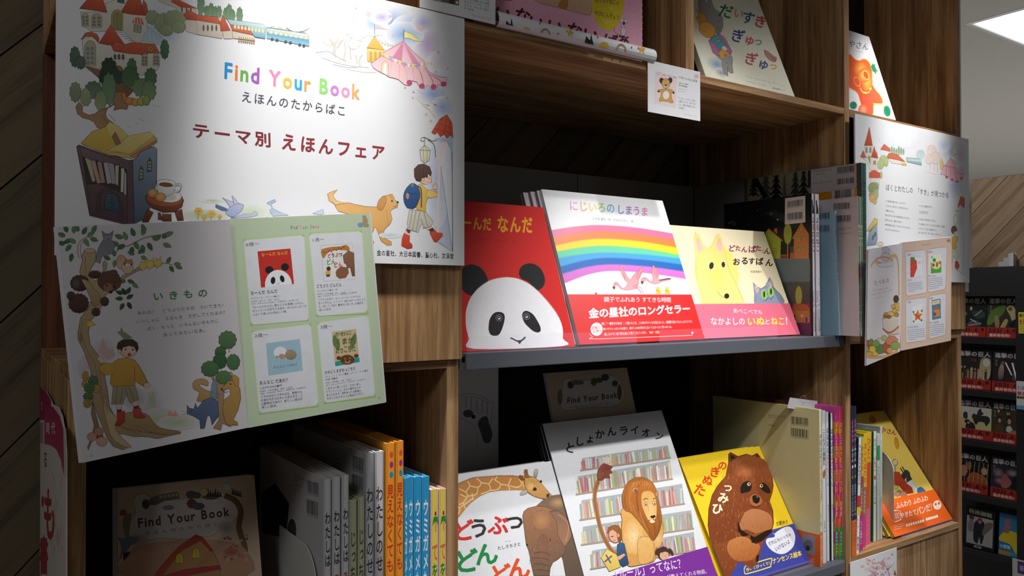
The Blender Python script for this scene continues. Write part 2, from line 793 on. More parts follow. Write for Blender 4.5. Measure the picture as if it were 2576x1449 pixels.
    def build(s, parent, name='printed_picture', tname='lettering', mat=None, tmat=None):
        off = parent_loc(parent)
        out = []
        if s.under and s.vf:
            k0 = len(s.vv)
            s.vv += [(0, 0, s.base * .5), (s.w, 0, s.base * .5), (s.w, s.h, s.base * .5), (0, s.h, s.base * .5)]
            s.vc += [lin(s.under)] * 4
            s.vf.append((k0, k0 + 1, k0 + 2, k0 + 3))
        for V, Fc, C, nm, mt in ((s.vv, s.vf, s.vc, name, mat or M_PRINT), (s.tv, s.tf, s.tcc, tname, tmat or mat or M_TEXT)):
            if not Fc:
                continue
            me = bpy.data.meshes.new(nm)
            me.from_pydata([tuple(s.O + s.U * a + s.V * b + s.N * z - off) for a, b, z in V], [], Fc)
            ca = me.color_attributes.new('Col', 'FLOAT_COLOR', 'POINT')
            flat = [q for c in C for q in c]
            ca.data.foreach_set('color', flat)
            # all ink faces look out of the sheet
            nn = s.N
            me.update()
            bad = [p.index for p in me.polygons if p.normal.dot(nn) < 0]
            if bad:
                import bmesh
                bm = bmesh.new()
                bm.from_mesh(me)
                bm.faces.ensure_lookup_table()
                bmesh.ops.reverse_faces(bm, faces=[bm.faces[i] for i in bad])
                bm.to_mesh(me)
                bm.free()
            me.materials.append(mt)
            o = bpy.data.objects.new(nm, me)
            COL.objects.link(o)
            o.parent = parent
            out.append(o)
        s.reset()
        return out


def clip(poly, w, h):
    def cut(P, ins, t_at):
        out = []
        for i in range(len(P)):
            a, b = P[i - 1], P[i]
            ia, ib = ins(a), ins(b)
            if ia != ib:
                t = t_at(a, b)
                out.append((a[0] + (b[0] - a[0]) * t, a[1] + (b[1] - a[1]) * t,
                            tuple(a[2][q] + (b[2][q] - a[2][q]) * t for q in range(4))))
            if ib:
                out.append(b)
        return out
    poly = cut(poly, lambda q: q[0] >= 0, lambda a, b: (0 - a[0]) / (b[0] - a[0]))
    if poly:
        poly = cut(poly, lambda q: q[0] <= w, lambda a, b: (w - a[0]) / (b[0] - a[0]))
    if poly:
        poly = cut(poly, lambda q: q[1] >= 0, lambda a, b: (0 - a[1]) / (b[1] - a[1]))
    if poly:
        poly = cut(poly, lambda q: q[1] <= h, lambda a, b: (h - a[1]) / (b[1] - a[1]))
    return poly


def frame(yaw=0, lean=0, roll=0):
    y, l, r = math.radians(yaw), math.radians(lean), math.radians(roll)
    u = Vector((math.cos(y), math.sin(y), 0))
    b = Vector((-math.sin(y), math.cos(y), 0))
    v = Vector((0, 0, 1)) * math.cos(l) + b * math.sin(l)
    return u * math.cos(r) + v * math.sin(r), v * math.cos(r) - u * math.sin(r)
# ================================================================ THE ROOM
def struct(name, mb, mat):
    return mb.build(name, mat, props={'kind': 'structure'})


m = MB(); m.box((-3, -5, -.1), (12, 9, 0)); struct('floor', m, M_FLOOR)
m = MB()
LX0, LX1, LY0, LY1, CZ = 3.90, 4.52, .27, .888, 2.75
m.box((-3, -5, CZ), (LX0, 9, CZ + .1)); m.box((LX1, -5, CZ), (12, 9, CZ + .1))
m.box((LX0, -5, CZ), (LX1, LY0, CZ + .1)); m.box((LX0, LY1, CZ), (LX1, 9, CZ + .1))
struct('ceiling', m, M_CEIL)
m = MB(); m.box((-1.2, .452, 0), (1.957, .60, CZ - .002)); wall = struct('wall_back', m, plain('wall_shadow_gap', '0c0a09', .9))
m = MB(); m.box((11.9, -5, 0), (12, 9, CZ - .002)); struct('wall_right', m, M_CEIL)
m = MB(); m.box((-3, 8.9, 0), (11.9, 9, CZ - .002)); struct('wall_far', m, M_CEIL)

PLK = [wood('plank_%s' % n, a, b_, c, 'x', .55, .7, .3, 1.3) for n, a, b_, c in (
    ('dark', '3a3228', '4c4234', '625642'), ('mid', '423829', '584c39', '6e604a'), ('warm', '473a2c', '5e4e3c', '76654e'))]
# diagonal boards: their own grain runs along the board, so each gets object-space coordinates
for pm in PLK:
    nt = pm.node_tree
    geo = [n for n in nt.nodes if n.type == 'NEW_GEOMETRY'][0]
    tcn = [n for n in nt.nodes if n.type == 'TEX_COORD'][0]
    for l in list(nt.links):
        if l.from_node == geo:
            to = l.to_socket
            nt.links.remove(l)
            nt.links.new(tcn.outputs['Object'], to)


def rect_clip(P, x0, x1, z0, z1):
    q = [(a - x0, b - z0, (0, 0, 0, 0)) for a, b in P]
    q = clip(q, x1 - x0, z1 - z0)
    return [(a + x0, b + z0) for a, b, _ in q]


def planks(parent, plane_pt, X0, X1, Z0, Z1, width, length, ang, mats, name='plank', mapf=None, thick=.006, seed=3, phase=0.0):
    """diagonal boards laid on a wall face and cut to its outline; each one its own object with open joints"""
    r = random.Random(seed)
    a = math.radians(ang)
    d = Vector((math.cos(a), math.sin(a)))
    e = Vector((-math.sin(a), math.cos(a)))
    c = Vector(((X0 + X1) / 2, (Z0 + Z1) / 2))
    R = math.hypot(X1 - X0, Z1 - Z0) / 2 + length
    n = int(R / width) + 1
    cnt = 0
    for i in range(-n, n + 1):
        sft = r.uniform(0, length)
        s_ = -R - sft
        while s_ < R:
            g = .0012
            v0, v1 = i * width + phase + g, (i + 1) * width + phase - g
            P = [c + d * (s_ + g) + e * v0, c + d * (s_ + length - g) + e * v0, c + d * (s_ + length - g) + e * v1, c + d * (s_ + g) + e * v1]
            Q = rect_clip([(p.x, p.y) for p in P], X0, X1, Z0, Z1)
            s_ += length
            if len(Q) < 3:
                continue
            mx = sum(q[0] for q in Q) / len(Q)
            mz = sum(q[1] for q in Q) / len(Q)
            ctr = mapf(mx, mz, 0)
            # local frame along the board
            ux = (mapf(mx + d.x, mz + d.y, 0) - ctr)
            uz = (mapf(mx + e.x, mz + e.y, 0) - ctr)
            un = ux.cross(uz)
            M = Matrix((ux, un, uz)).transposed().to_4x4()
            M.translation = ctr
            Mi = M.inverted()
            th = thick + r.uniform(0, .001)
            top = [Mi @ mapf(x, z, th) for x, z in Q]
            bot = [Mi @ mapf(x, z, 0) for x, z in Q]
            me = bpy.data.meshes.new(name)
            k = len(Q)
            me.from_pydata([tuple(v) for v in top + bot], [], [tuple(range(k)), tuple(range(2 * k - 1, k - 1, -1))] +
                           [(j, (j + 1) % k, k + (j + 1) % k, k + j) for j in range(k)])
            fix_normals(me)
            me.materials.append(r.choice(mats))
            o = bpy.data.objects.new(name, me)
            COL.objects.link(o)
            o.parent = parent
            o.matrix_local = Matrix.Translation(-parent_loc(parent)) @ M
            cnt += 1
    return cnt


planks(wall, None, -.55, .10, .80, 2.15, .137, .95, 47, PLK, mapf=lambda x, z, t: Vector((x, .4515 - t, z)), seed=5, phase=.045)
planks(wall, None, .56, 1.48, 1.66, 1.86, .137, .95, 47, PLK, mapf=lambda x, z, t: Vector((x, .4515 - t, z)), seed=9)

# recessed lamp in the ceiling
M_GLOW = emit('lamp_glow', 'ffffff', 2.2)
M_GLOW2 = emit('lamp_reflector', 'e6eaf0', .55)
t = thing('ceiling_lamp', 'white recessed square ceiling lamp, lit, at the top right corner', 'lamp', (4.21, .58, CZ + .10))
m = MB(); m.box((LX0 + .012, LY0 + .012, CZ + .085), (LX1 - .012, LY1 - .012, CZ + .094)); m.build('diffuser', M_GLOW, t)
for k, (a, b) in enumerate((((LX0, LY0), (LX0 + .01, LY1)), ((LX1 - .01, LY0), (LX1, LY1)), ((LX0 + .01, LY0), (LX1 - .01, LY0 + .01)), ((LX0 + .01, LY1 - .01), (LX1 - .01, LY1)))):
    m = MB(); m.box((a[0], a[1], CZ - .002), (b[0], b[1], CZ + .084)); m.build('reflector', M_GLOW2, t)
m = MB()
for (a, b) in (((LX0 - .015, LY0 - .015), (LX1 + .015, LY0)), ((LX0 - .015, LY1), (LX1 + .015, LY1 + .015)), ((LX0 - .015, LY0), (LX0, LY1)), ((LX1, LY0), (LX1 + .015, LY1))):
    m.box((a[0], a[1], CZ - .006), (b[0], b[1], CZ - .001))
m.build('trim_ring', M_WHITEM, t)
m = MB(); m.box((LX0 + .01, .665, CZ + .02), (LX1 - .01, .68, CZ + .084)); m.build('louvre', M_WHITEM, t)

# ================================================================ BOOKCASES
ZT0, ZT1 = 1.8265, 1.840       # top board of the display bays
ZB0, ZB1 = 1.3498, 1.3612      # carcase top under the front panels
D = .43


def part(parent, name, a, b, mat, bev=.0006, props=None):
    m = MB(); m.box(a, b, bev); return m.build(name, mat, parent, props)


# left bookcase
lb = thing('bookcase', 'narrow left bookcase carrying the large poster, open cubby of picture books below', 'bookcase', (.308, .2, 0))
part(lb, 'side_panel', (.079, 0, .0), (.0965, D, ZB1), M_OAKZ)
part(lb, 'side_panel', (.5383, 0, .0), (.5568, D, ZB1), M_OAKZ)
part(lb, 'side_panel', (.5383, .0045, ZB1 + .011), (.5568, D, 2.30), M_OAKZ)
part(lb, 'top_board', (.0965, .0, ZB0), (.5383, D, ZB1), M_OAKX)
part(lb, 'shelf_board', (.079, .0045, ZB1), (.5568, D, ZB1 + .011), M_OAKX)
part(lb, 'front_panel', (.112, -.010, ZB1 + .0012), (.5568, .004, 1.66), M_OAKZ)
part(lb, 'back_panel', (.079, .412, ZB1 + .011), (.5383, .428, 1.815), M_WALNUT)
part(lb, 'upper_shelf', (.079, .0, 1.815), (.5383, D, 1.8285), M_OAKX)
part(lb, 'upper_shelf', (.079, .0, 2.28), (.5383, D, 2.30), M_OAKX)
part(lb, 'upper_panel', (.079, .41, 1.8285), (.5383, .428, 2.28), M_OAKZ)
part(lb, 'back_board', (.0965, .418, .0), (.5383, .43, ZB0), M_BLACKM)
part(lb, 'cubby_floor', (.0965, .0, .892), (.5383, .418, .905), M_OAKX)
part(lb, 'plinth', (.0965, .01, .0), (.5383, .03, .892), M_OAKZ)
# middle bookcase
mb_ = thing('bookcase', 'wide middle bookcase with two grey metal shelves and open cubbies above', 'bookcase', (1.02, .2, 0))
part(mb_, 'divider', (1.4813, 0, .0), (1.4992, D, 2.30), M_OAKZ)
part(mb_, 'shelf_board', (.5568, 0, ZT0), (1.4813, D, ZT1), M_OAKX)
part(mb_, 'divider', (1.0137, .0, ZT1), (1.0340, .30, 2.28), M_OAKZ)
part(mb_, 'top_board', (.5568, 0, 2.28), (1.4813, D, 2.30), M_OAKX)
part(mb_, 'back_board', (.5568, .31, ZT1), (1.4813, .325, 2.28), M_BLACKM)
part(mb_, 'back_board', (.5568, .434, 0), (1.4813, .444, 1.30), M_BLACKM)
# right bookcase
rb = thing('bookcase', 'narrow right bookcase with small poster and cubby holding the yellow picture book', 'bookcase', (1.73, .2, 0))
part(rb, 'side_panel', (1.940, 0, .0), (1.957, D, 2.30), M_OAKZ)
part(rb, 'metal_strip', (1.9572, -.002, 1.36), (1.9602, .012, 2.30), M_WHITEM)
part(rb, 'shelf_board', (1.4992, .0, ZT0 - .003), (1.940, D, ZT1 - .002), M_OAKX)
part(rb, 'shelf_board', (1.4992, .0, ZB1), (1.940, D, ZB1 + .009), M_OAKX)
part(rb, 'top_board', (1.4992, .0, ZB0), (1.940, D, ZB1), M_OAKX)
part(rb, 'front_panel', (1.54, -.010, ZB1 + .010), (1.958, -.0008, 1.822), M_OAKZ)
part(rb, 'cubby_floor', (1.4992, -.0, .8955), (1.940, .42, .909), M_OAKX)
part(rb, 'front_panel', (1.4992, .004, .30), (1.940, .014, .895), M_OAKZ)
part(rb, 'back_board', (1.4992, .235, ZT1), (1.940, .25, 2.28), M_BLACKM)
part(rb, 'back_board', (1.4992, .42, .0), (1.940, .43, ZT0), M_BLACK)

# ================================================================ GREY METAL SHELVES
def metal_shelf(z0, z1, label, tray=False):
    t = thing('metal_shelf', label, 'shelf', (1.02, .2, z0))
    part(t, 'shelf_tray', (.5592, .0012, z1 - .006), (1.4789, .405, z1), M_STEEL)
    part(t, 'front_lip', (.5670, -.0045, z0), (1.4700, .001, z1), M_STEEL, .0012)
    part(t, 'side_lip', (.5592, .0012, z0 + .001), (.5632, .40, z1 - .0062), M_STEEL)
    part(t, 'side_lip', (1.4750, .0012, z0 + .001), (1.4789, .40, z1 - .0062), M_STEEL)
    return t


s1 = metal_shelf(1.3462, 1.3700, 'dark grey metal shelf under the red panda book and the rainbow book')
part(s1, 'rear_upright', (.5600, .406, 1.3462), (1.1000, .412, 1.722), M_STEELG)
part(s1, 'rear_upright', (1.1015, .4055, 1.3462), (1.4720, .4115, 1.722), M_STEELG)
part(s1, 'end_upright', (1.4728, .012, 1.3695), (1.4785, .404, 1.722), M_STEELG)
s2 = metal_shelf(.8842, .9064, 'dark grey metal shelf under the lion book, at the bottom edge of the picture')

# ================================================================ far display of comics
gx = 3.46
gd = thing('display_rack', 'black comic display rack with a wooden plank header at the far right', 'display rack', (gx + .2, .5, 0))
part(gd, 'body', (gx + .05, -.35, 0), (gx + .40, .98, 1.45), M_BLACK)
part(gd, 'header_box', (gx - .02, -.35, 1.45), (gx + .40, .98, 1.569), M_BLACK)
hd = part(gd, 'header_panel', (gx + .02, -.35, 1.569), (gx + .05, .690, 1.944), M_BLACK)
GPL = [wood('header_plank_%s' % n, a, b_, c, 'x', .55, .7, .3, 1.2) for n, a, b_, c in (('a', '5a4630', '7a6248', '92795c'), ('b', '4c3b28', '6c5740', '86705a'))]
for pm in GPL:
    nt = pm.node_tree
    geo = [n for n in nt.nodes if n.type == 'NEW_GEOMETRY'][0]
    tcn = [n for n in nt.nodes if n.type == 'TEX_COORD'][0]
    for l in list(nt.links):
        if l.from_node == geo:
            to = l.to_socket
            nt.links.remove(l)
            nt.links.new(tcn.outputs['Object'], to)
planks(hd, None, -.70, .35, 1.571, 1.942, .135, 1.1, 46, GPL, mapf=lambda y, z, t: Vector((gx + .0198 - t, -y - .01, z)), seed=4)
GZ = [on_x(2417, p, gx).z for p in (846, 976, 1100, 1234, 1370)]
for k, z in enumerate(GZ):
    part(gd, 'rack_shelf', (gx - .012, -.30, z - .028), (gx + .05, .98, z - .002), M_BLACK)
part(gd, 'post', (gx - .03, .44, 0.02), (gx + .05, on_x(2563, 800, gx).y, 1.45), M_BLACK)
# ================================================================ BOOK BUILDER
def cover_mat(col, rough=.4, coat=.12):
    k = 'cover_%s_%s' % (col, rough)
    if k in bpy.data.materials:
        return bpy.data.materials[k]
    return plain(k, col, rough, coat=coat, noise=.02)


def book(name, label, O, U, V, w, h, t, face, spine=None, back=None, group=None, spine_side='left', rough=.35, jacket=True, cat='book'):
    """bound picture book. O is the front cover's lower left corner, U and V run along it; thickness goes behind.
    returns the thing and a Sheet lying on the front cover"""
    O, U, V = Vector(O), Vector(U).normalized(), Vector(V).normalized()
    N = U.cross(V)
    th = thing(name, label, cat, O, group)
    bt = min(.0022, t * .25)
    fr = (U, V, -N)
    spine = spine or face
    mt = cover_mat(face, rough)
    m = MB(); m.obox(O, fr, (w, h, bt), .0005); m.build('front_cover', mt, th)
    m = MB(); m.obox(O - N * (t - bt), fr, (w, h, bt), .0005); m.build('back_cover', cover_mat(back or face, rough), th)
    g = .003
    if spine_side == 'left':
        m = MB(); m.obox(O - N * bt, fr, (bt, h, t - 2 * bt), 0); m.build('spine', cover_mat(spine, rough), th)
        m = MB(); m.obox(O + U * bt + V * g - N * bt, fr, (w - bt - g, h - 2 * g, t - 2 * bt), 0); m.build('page_block', M_PAGES, th)
    else:
        m = MB(); m.obox(O + U * (w - bt) - N * bt, fr, (bt, h, t - 2 * bt), 0); m.build('spine', cover_mat(spine, rough), th)
        m = MB(); m.obox(O + U * g + V * g - N * bt, fr, (w - bt - g, h - 2 * g, t - 2 * bt), 0); m.build('page_block', M_PAGES, th)
    sh = Sheet(O, U, V, w, h)
    sh.under = face
    return th, sh


def band(th, O, U, V, w, z0, z1, t, col, wrap=True, name='paper_band', rough=.35, z0r=None, z1r=None):
    """printed paper band round the lower part of a cover, lifted a hair off it; top edge may slope"""
    N = U.cross(V)
    e = .0011
    m = MB()
    z1r = z1 if z1r is None else z1r
    a = O + V * z0 + N * e - U * .0006
    b = O + U * (w + .0006) + V * z0 + N * e
    c = O + U * (w + .0006) + V * z1r + N * e
    d = O + V * z1 + N * e - U * .0006
    k = -N * .0003
    m.face([a, b, c, d]); m.face([a + k, b + k, c + k, d + k]); m.face([d, c, c + k, d + k]); m.face([a, b, b + k, a + k])
    m.face([a, d, d + k, a + k]); m.face([b, c, c + k, b + k])
    bb = m.build(name, cover_mat(col, rough), th)
    return bb, Sheet(O + V * 0 + N * e, U, V, w, max(z1, z1r))


def standing(name, label, x0, x1, z, h, wd, face, spine, group=None, y=0.0, rough=.35, tilt=0):
    """book stood upright, spine to the front (-y) and left cover visible. returns thing, cover sheet, spine sheet"""
    U, V = Vector((0, -1, 0)), Vector((0, 0, 1))
    if tilt:
        V = Vector((math.sin(math.radians(tilt)), 0, math.cos(math.radians(tilt))))
    O = Vector((x0, y + wd, z))
    th, cov = book(name, label, O, U, V, wd, h, x1 - x0, face, spine, group=group, spine_side='right', rough=rough)
    th.location = Vector(((x0 + x1) / 2, y, z))
    for c in th.children:
        for v in c.data.vertices:
            v.co -= Vector((th.location - O))
    sp = Sheet(Vector((x0, y, z)), Vector((1, 0, 0)), V, x1 - x0, h)
    # rounded jacket over the spine
    return th, cov, sp


def leaning(name, label, x, y, z, w, h, t, yaw, lean, face, spine=None, back=None, group=None, rough=.3):
    U, V = frame(yaw, lean)
    return book(name, label, (x, y, z), U, V, w, h, t, face, spine, back, group, rough=rough)


# ---- poses found from the photograph: x, y, z of the lower left corner, width, height, thickness, yaw, lean
POSE = dict(
    panda=(.5700, .0166, 1.3705, .2108, .2442, .012, 0, 20.8),
    rainbow=(.7925, .0205, 1.3725, .2875, .2795, .009, 0, 21.6),
    dog=(1.084, .0330, 1.3722, .291, .2310, .010, 0, 21.9),
    lion=(.8324, .0214, .909, .2943, .3486, .010, 0, 25.9),
    giraffe=(.5676, .0211, .909, .2640, .2823, .010, 0, 26.8),
    tanuki=(1.150, .0250, .9110, .245, .2485, .010, 0, 29.9),
    bunny=(1.0775, .0116, 1.842, .2568, .262, .012, 0, 21.7),
    bread=(1.506, .0058, 1.842, .1798, .2122, .010, 0, 17.1),
    yellow=(1.686, .0135, .9143, .250, .2945, .010, 0, 35.2),
)
ART = {}
for key, (nm, lab, face, spine) in dict(
    panda=('picture_book', 'red picture book with a large black and white panda face on its cover', 'c8201c', 'b01c18'),
    rainbow=('picture_book', 'white picture book with a rainbow and two pink flamingos, red paper band', 'e2e3e6', 'cfd0d4'),
    dog=('picture_book', 'cream picture book with a yellow dog and a grey cat, pink paper band', 'eee2bc', 'd8cca8'),
    lion=('picture_book', 'white picture book with a lion sitting before library shelves, purple paper band', 'dfe0e4', '1c2a26'),
    giraffe=('picture_book', 'white picture book with a giraffe neck arching over an elephant', 'dfe0e4', 'cfcfd4'),
    tanuki=('picture_book', 'yellow picture book with a brown raccoon dog, blue paper band', 'f0cc26', 'd8b41c'),
    bunny=('picture_book', 'cream picture book with a grey rabbit hugging a child, colourful letters, upper cubby', 'dcdac6', 'c6c4b0'),
    bread=('picture_book', 'white picture book with an orange star shaped bread and green leaves', 'e4e4e8', 'd0d0d4'),
    yellow=('picture_book', 'yellow picture book with an orange paper band in the right cubby', 'e0c35a', 'c8aa40'),
).items():
    p = POSE[key]
    lean_ = leaning(nm, lab, p[0], p[1], p[2], p[3], p[4], p[5], p[6], p[7], face, spine)
    ART[key] = lean_
    ART[key + '_fr'] = frame(p[6], p[7])


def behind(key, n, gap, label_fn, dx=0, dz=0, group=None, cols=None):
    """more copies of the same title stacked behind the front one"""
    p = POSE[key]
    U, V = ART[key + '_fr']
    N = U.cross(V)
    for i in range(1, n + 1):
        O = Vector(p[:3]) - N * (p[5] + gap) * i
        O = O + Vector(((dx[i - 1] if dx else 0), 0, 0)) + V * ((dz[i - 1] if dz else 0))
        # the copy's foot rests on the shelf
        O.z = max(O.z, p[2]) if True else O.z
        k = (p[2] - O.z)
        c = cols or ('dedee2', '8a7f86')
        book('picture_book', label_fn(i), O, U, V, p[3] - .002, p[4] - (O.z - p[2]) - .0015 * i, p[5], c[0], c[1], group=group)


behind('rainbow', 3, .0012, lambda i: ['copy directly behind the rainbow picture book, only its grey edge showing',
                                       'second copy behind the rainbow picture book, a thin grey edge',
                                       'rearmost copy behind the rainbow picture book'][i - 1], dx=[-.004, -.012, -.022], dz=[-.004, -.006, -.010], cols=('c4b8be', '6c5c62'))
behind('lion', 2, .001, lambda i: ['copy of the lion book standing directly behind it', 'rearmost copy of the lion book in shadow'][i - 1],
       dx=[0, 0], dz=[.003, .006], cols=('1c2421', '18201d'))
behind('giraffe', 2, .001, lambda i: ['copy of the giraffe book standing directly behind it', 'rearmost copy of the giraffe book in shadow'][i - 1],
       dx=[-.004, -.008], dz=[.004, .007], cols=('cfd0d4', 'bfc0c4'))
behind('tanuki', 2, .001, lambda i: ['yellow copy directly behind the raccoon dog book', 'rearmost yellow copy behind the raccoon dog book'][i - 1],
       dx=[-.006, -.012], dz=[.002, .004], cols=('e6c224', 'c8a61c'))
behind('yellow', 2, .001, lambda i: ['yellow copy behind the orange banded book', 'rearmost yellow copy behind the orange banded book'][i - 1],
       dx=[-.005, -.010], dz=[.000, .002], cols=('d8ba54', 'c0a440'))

# ---------------------------------------------------------------- clear lips in front of the face-out books
def lip(x0, x1, label):
    t = thing('acrylic_stop', label, 'shelf stop', ((x0 + x1) / 2, 0, 1.3686))
    m = MB(); m.box((x0, -.0035, 1.3690), (x1, -.0015, 1.3935), .0006); m.build('front_lip', M_ACRYL, t)
    m = MB(); m.box((x0, -.0013, 1.3687), (x1, .05, 1.3700), 0); m.build('base_plate', M_ACRYL, t)
    return t


lip(.5690, .8940, 'clear acrylic stop in front of the red panda book')
lip(.9451, 1.2570, 'clear acrylic stop in front of the rainbow and dog books')

# ================================================================ BOOKS STANDING IN THE LEFT CUBBY
LZ = .9055
SP = {}


def row(key, nm, specs, h, wd, face, spine, labels, z=LZ, group=None, rough=.35, tilt=0):
    out = []
    for i, (a, b) in enumerate(specs):
        hh = h[i] if isinstance(h, (list, tuple)) else h
        th, cov, sp = standing(nm, labels[i], a, b, z, hh, wd, face, spine, group, rough=rough, tilt=tilt)
        out.append((th, cov, sp))
    SP[key] = out


row('white', 'picture_book', [(.3605, .3705), (.3722, .3828), (.3850, .3942)], [.3135, .3145, .3155], .27, 'c8c8ca', 'd4d4d8',
    ['white book with red and black spine lettering, leftmost of three', 'white book with red and black spine lettering, middle of three',
     'white book with red and black spine lettering, rightmost of three'])
row('olive', 'picture_book', [(.3952, .4052), (.4070, .4160)], [.2825, .2840], .21, 'b4b49a', 'b8ba98',
    ['olive grey book spine beside the white books, left one', 'olive grey book spine with yellow mark, right one'])
row('tall', 'picture_book', [(.4175, .4290), (.4306, .4430)], [.3400, .3405], .285, 'b0b0b2', 'c6c6ca',
    ['tall white book with barcodes on its cover, left of the pair', 'tall white book beside the orange spines, right of the pair'])
row('orange', 'picture_book', [(.4463, .4590), (.4608, .4720)], [.3500, .3510], .25, 'd8902a', 'f0942a',
    ['orange spine with three coloured dots, left of the pair', 'orange spine with three coloured dots, right of the pair'])
row('blue', 'picture_book', [(.4735, .4785), (.4790, .4868), (.4880, .4988), (.5000, .5110)], [.300, .3012, .3000, .2985], .245, '3c9cc8', '2a94cc',
    ['bright blue spine with white lettering, nearest the orange spines', 'second bright blue spine from the orange ones',
     'third bright blue spine from the orange ones', 'bright blue spine beside the yellow spines'])
row('lemon', 'picture_book', [(.5134, .5250), (.5262, .5372)], [.2795, .2785], .21, 'e0b8b8', 'e6d044',
    ['yellow spine with a small figure, beside the blue spines', 'yellow spine with a small figure, against the wooden side'])

# ================================================================ BOOKS STANDING ON THE METAL SHELVES
def rows(key, specs, z, face, spine, labels, rough=.35):
    """specs: (x0, x1, y of the spine, height, tilt, cover width)"""
    out = []
    for (a, b, y, h, tl, wd), lb_ in zip(specs, labels):
        U = Vector((0, -1, 0))
        V = Vector((math.sin(math.radians(tl)), 0, math.cos(math.radians(tl))))
        O = Vector((a, y + wd, z + (abs(math.sin(math.radians(tl))) * (b - a) if tl > 0 else 0)))
        th, cov = book('picture_book', lb_, O, U, V, wd, h, (b - a) * math.cos(math.radians(tl)), face, spine, spine_side='right', rough=rough)
        new = Vector(((a + b) / 2, y, z))
        dlt = new - th.location
        for c in th.children:
            for v in c.data.vertices:
                v.co -= dlt
        th.location = new
        N = U.cross(V)
        sp = Sheet(Vector((O.x, y, O.z)), -N, V, (b - a) * math.cos(math.radians(tl)), h)
        out.append((th, cov, sp))
    SP[key] = out


UZ = 1.3702
rows('night', [(1.3822, 1.3930, .0075, .2856, -.8, .222)], UZ, '16181c', 'c2bcc4',
     ['night blue back cover with orange houses and stars, grey white spine'])
rows('night2', [(1.3934, 1.4066, .0065, .2856, -.8, .222)], UZ, 'c2bcc4', 'c8c2ca', ['grey white spine with a black cat, right beside the starry cover'])
rows('sky', [(1.4385, 1.4440, -.0137, .252, -2.8, .19)], UZ, '8fb2c4', '98b8c8', ['pale blue book standing right of the two white spines'])
rows('safari', [(1.4475, 1.4540, -.052, .2790, -.5, .24)], UZ, 'cfc4c6', '1f7a30', ['pale pink back cover with two barcodes and a green spine'])
rows('safari2', [(1.4545, 1.4610, -.053, .2780, -.5, .24)], UZ, 'cfc4c6', '1f7a30', ['green spine directly right of the pale pink back cover'])
rows('ochre', [(1.4612, 1.4628, -.040, .2975, 0, .262)], UZ, 'c88a1e', 'c88a1e', ['thin ochre yellow cover standing before the dark forest cover'])
rows('teal', [(1.4630, 1.4718, -.048, .3480, 0, .29)], UZ, '55503c', '1d6c6c', ['tall dark forest back cover with barcode label and teal spine'])
rows('teal2', [(1.4722, 1.4810, -.048, .3480, 0, .29)], UZ, '55503c', '1f7272', ['tall teal spine, rightmost on the upper metal shelf'])

CZ_ = .9068
rows('cream', [(1.3984, 1.4040, .0030, .3150, -.6, .275)], CZ_, 'cfc898', 'dcd8b8', ['cream back cover with barcodes and an orange paper band, lower shelf'])
rows('cream2', [(1.4044, 1.4103, .0062, .3150, -.6, .275)], CZ_, 'cfc898', 'dcd8b8', ['cream spine with orange band, tight behind the cream back cover'])
rows('plain', [(1.4197, 1.4311, .0120, .3100, -.3, .24)], CZ_, 'ccced2', 'd2d4da', ['white spine with black calligraphy, lower shelf'])
rows('plain2', [(1.4400, 1.4480, .0160, .3050, -.4, .24)], CZ_, 'ccced2', 'd2d4da', ['white spine with blue and red letters, left of the thin dark gap'])
rows('plain3', [(1.4500, 1.4600, .0140, .3020, -.3, .24)], CZ_, '18181c', 'd4d6dc', ['white spine with blue and red letters, right of the thin dark gap'])
rows('pepper', [(1.4622, 1.4714, .0125, .3145, .2, .25)], CZ_, 'c850a0', 'c81e34', ['red spine with a green foot, left of the pair by the divider'])
rows('pepper2', [(1.4718, 1.4808, .0085, .3145, .2, .25)], CZ_, 'c850a0', 'c81e34', ['red spine with a green foot, against the wooden divider'])

RZ = .9092
rows('navy', [(1.4996, 1.5080, -.0005, .3097, .2, .24)], RZ, '1c2440', '1c2644', ['navy blue spine with pink letters and orange band, against the divider'])
rows('navy2', [(1.5092, 1.5177, .0002, .3109, .4, .24)], RZ, '1c2440', '1c2644', ['navy blue spine with pink letters and orange band, second from the divider'])
rows('onion', [(1.5212, 1.5350, .0037, .2425, 2.6, .22)], RZ, '2c3428', 'dcdce2', ['white spine with dark blue title, beside the navy spines'])
rows('magenta', [(1.5480, 1.5620, .0133, .2400, 2.0, .22)], RZ, '2c98b0', '9a6a5c', ['slim spine with a yellow top and magenta foot, left one'])
rows('magenta2', [(1.5700, 1.5840, .0200, .2440, 2.2, .22)], RZ, 'e0c020', 'e0b824', ['yellow spine with red title and brown foot'])
rows('chick', [(1.5950, 1.6130, .0270, .2440, 1.6, .22)], RZ, 'e0c020', 'd84828', ['thick spine with yellow top, red middle and pink foot'])
rows('strawberry', [(1.6290, 1.6430, .0305, .2416, .8, .22)], RZ, '287840', 'd8d8dc', ['white spine with a strawberry, right of the pink footed spine'])
rows('veg', [(1.6470, 1.6585, .0318, .2350, .5, .22)], RZ, 'c4c8c4', 'c8d0c4', ['pale green spine with a green label near its top'])
rows('veg2', [(1.6600, 1.6690, .0320, .2500, .4, .22)], RZ, 'c4c8c4', 'd4d4d4', ['white spine at the end of the row beside the bookend'])
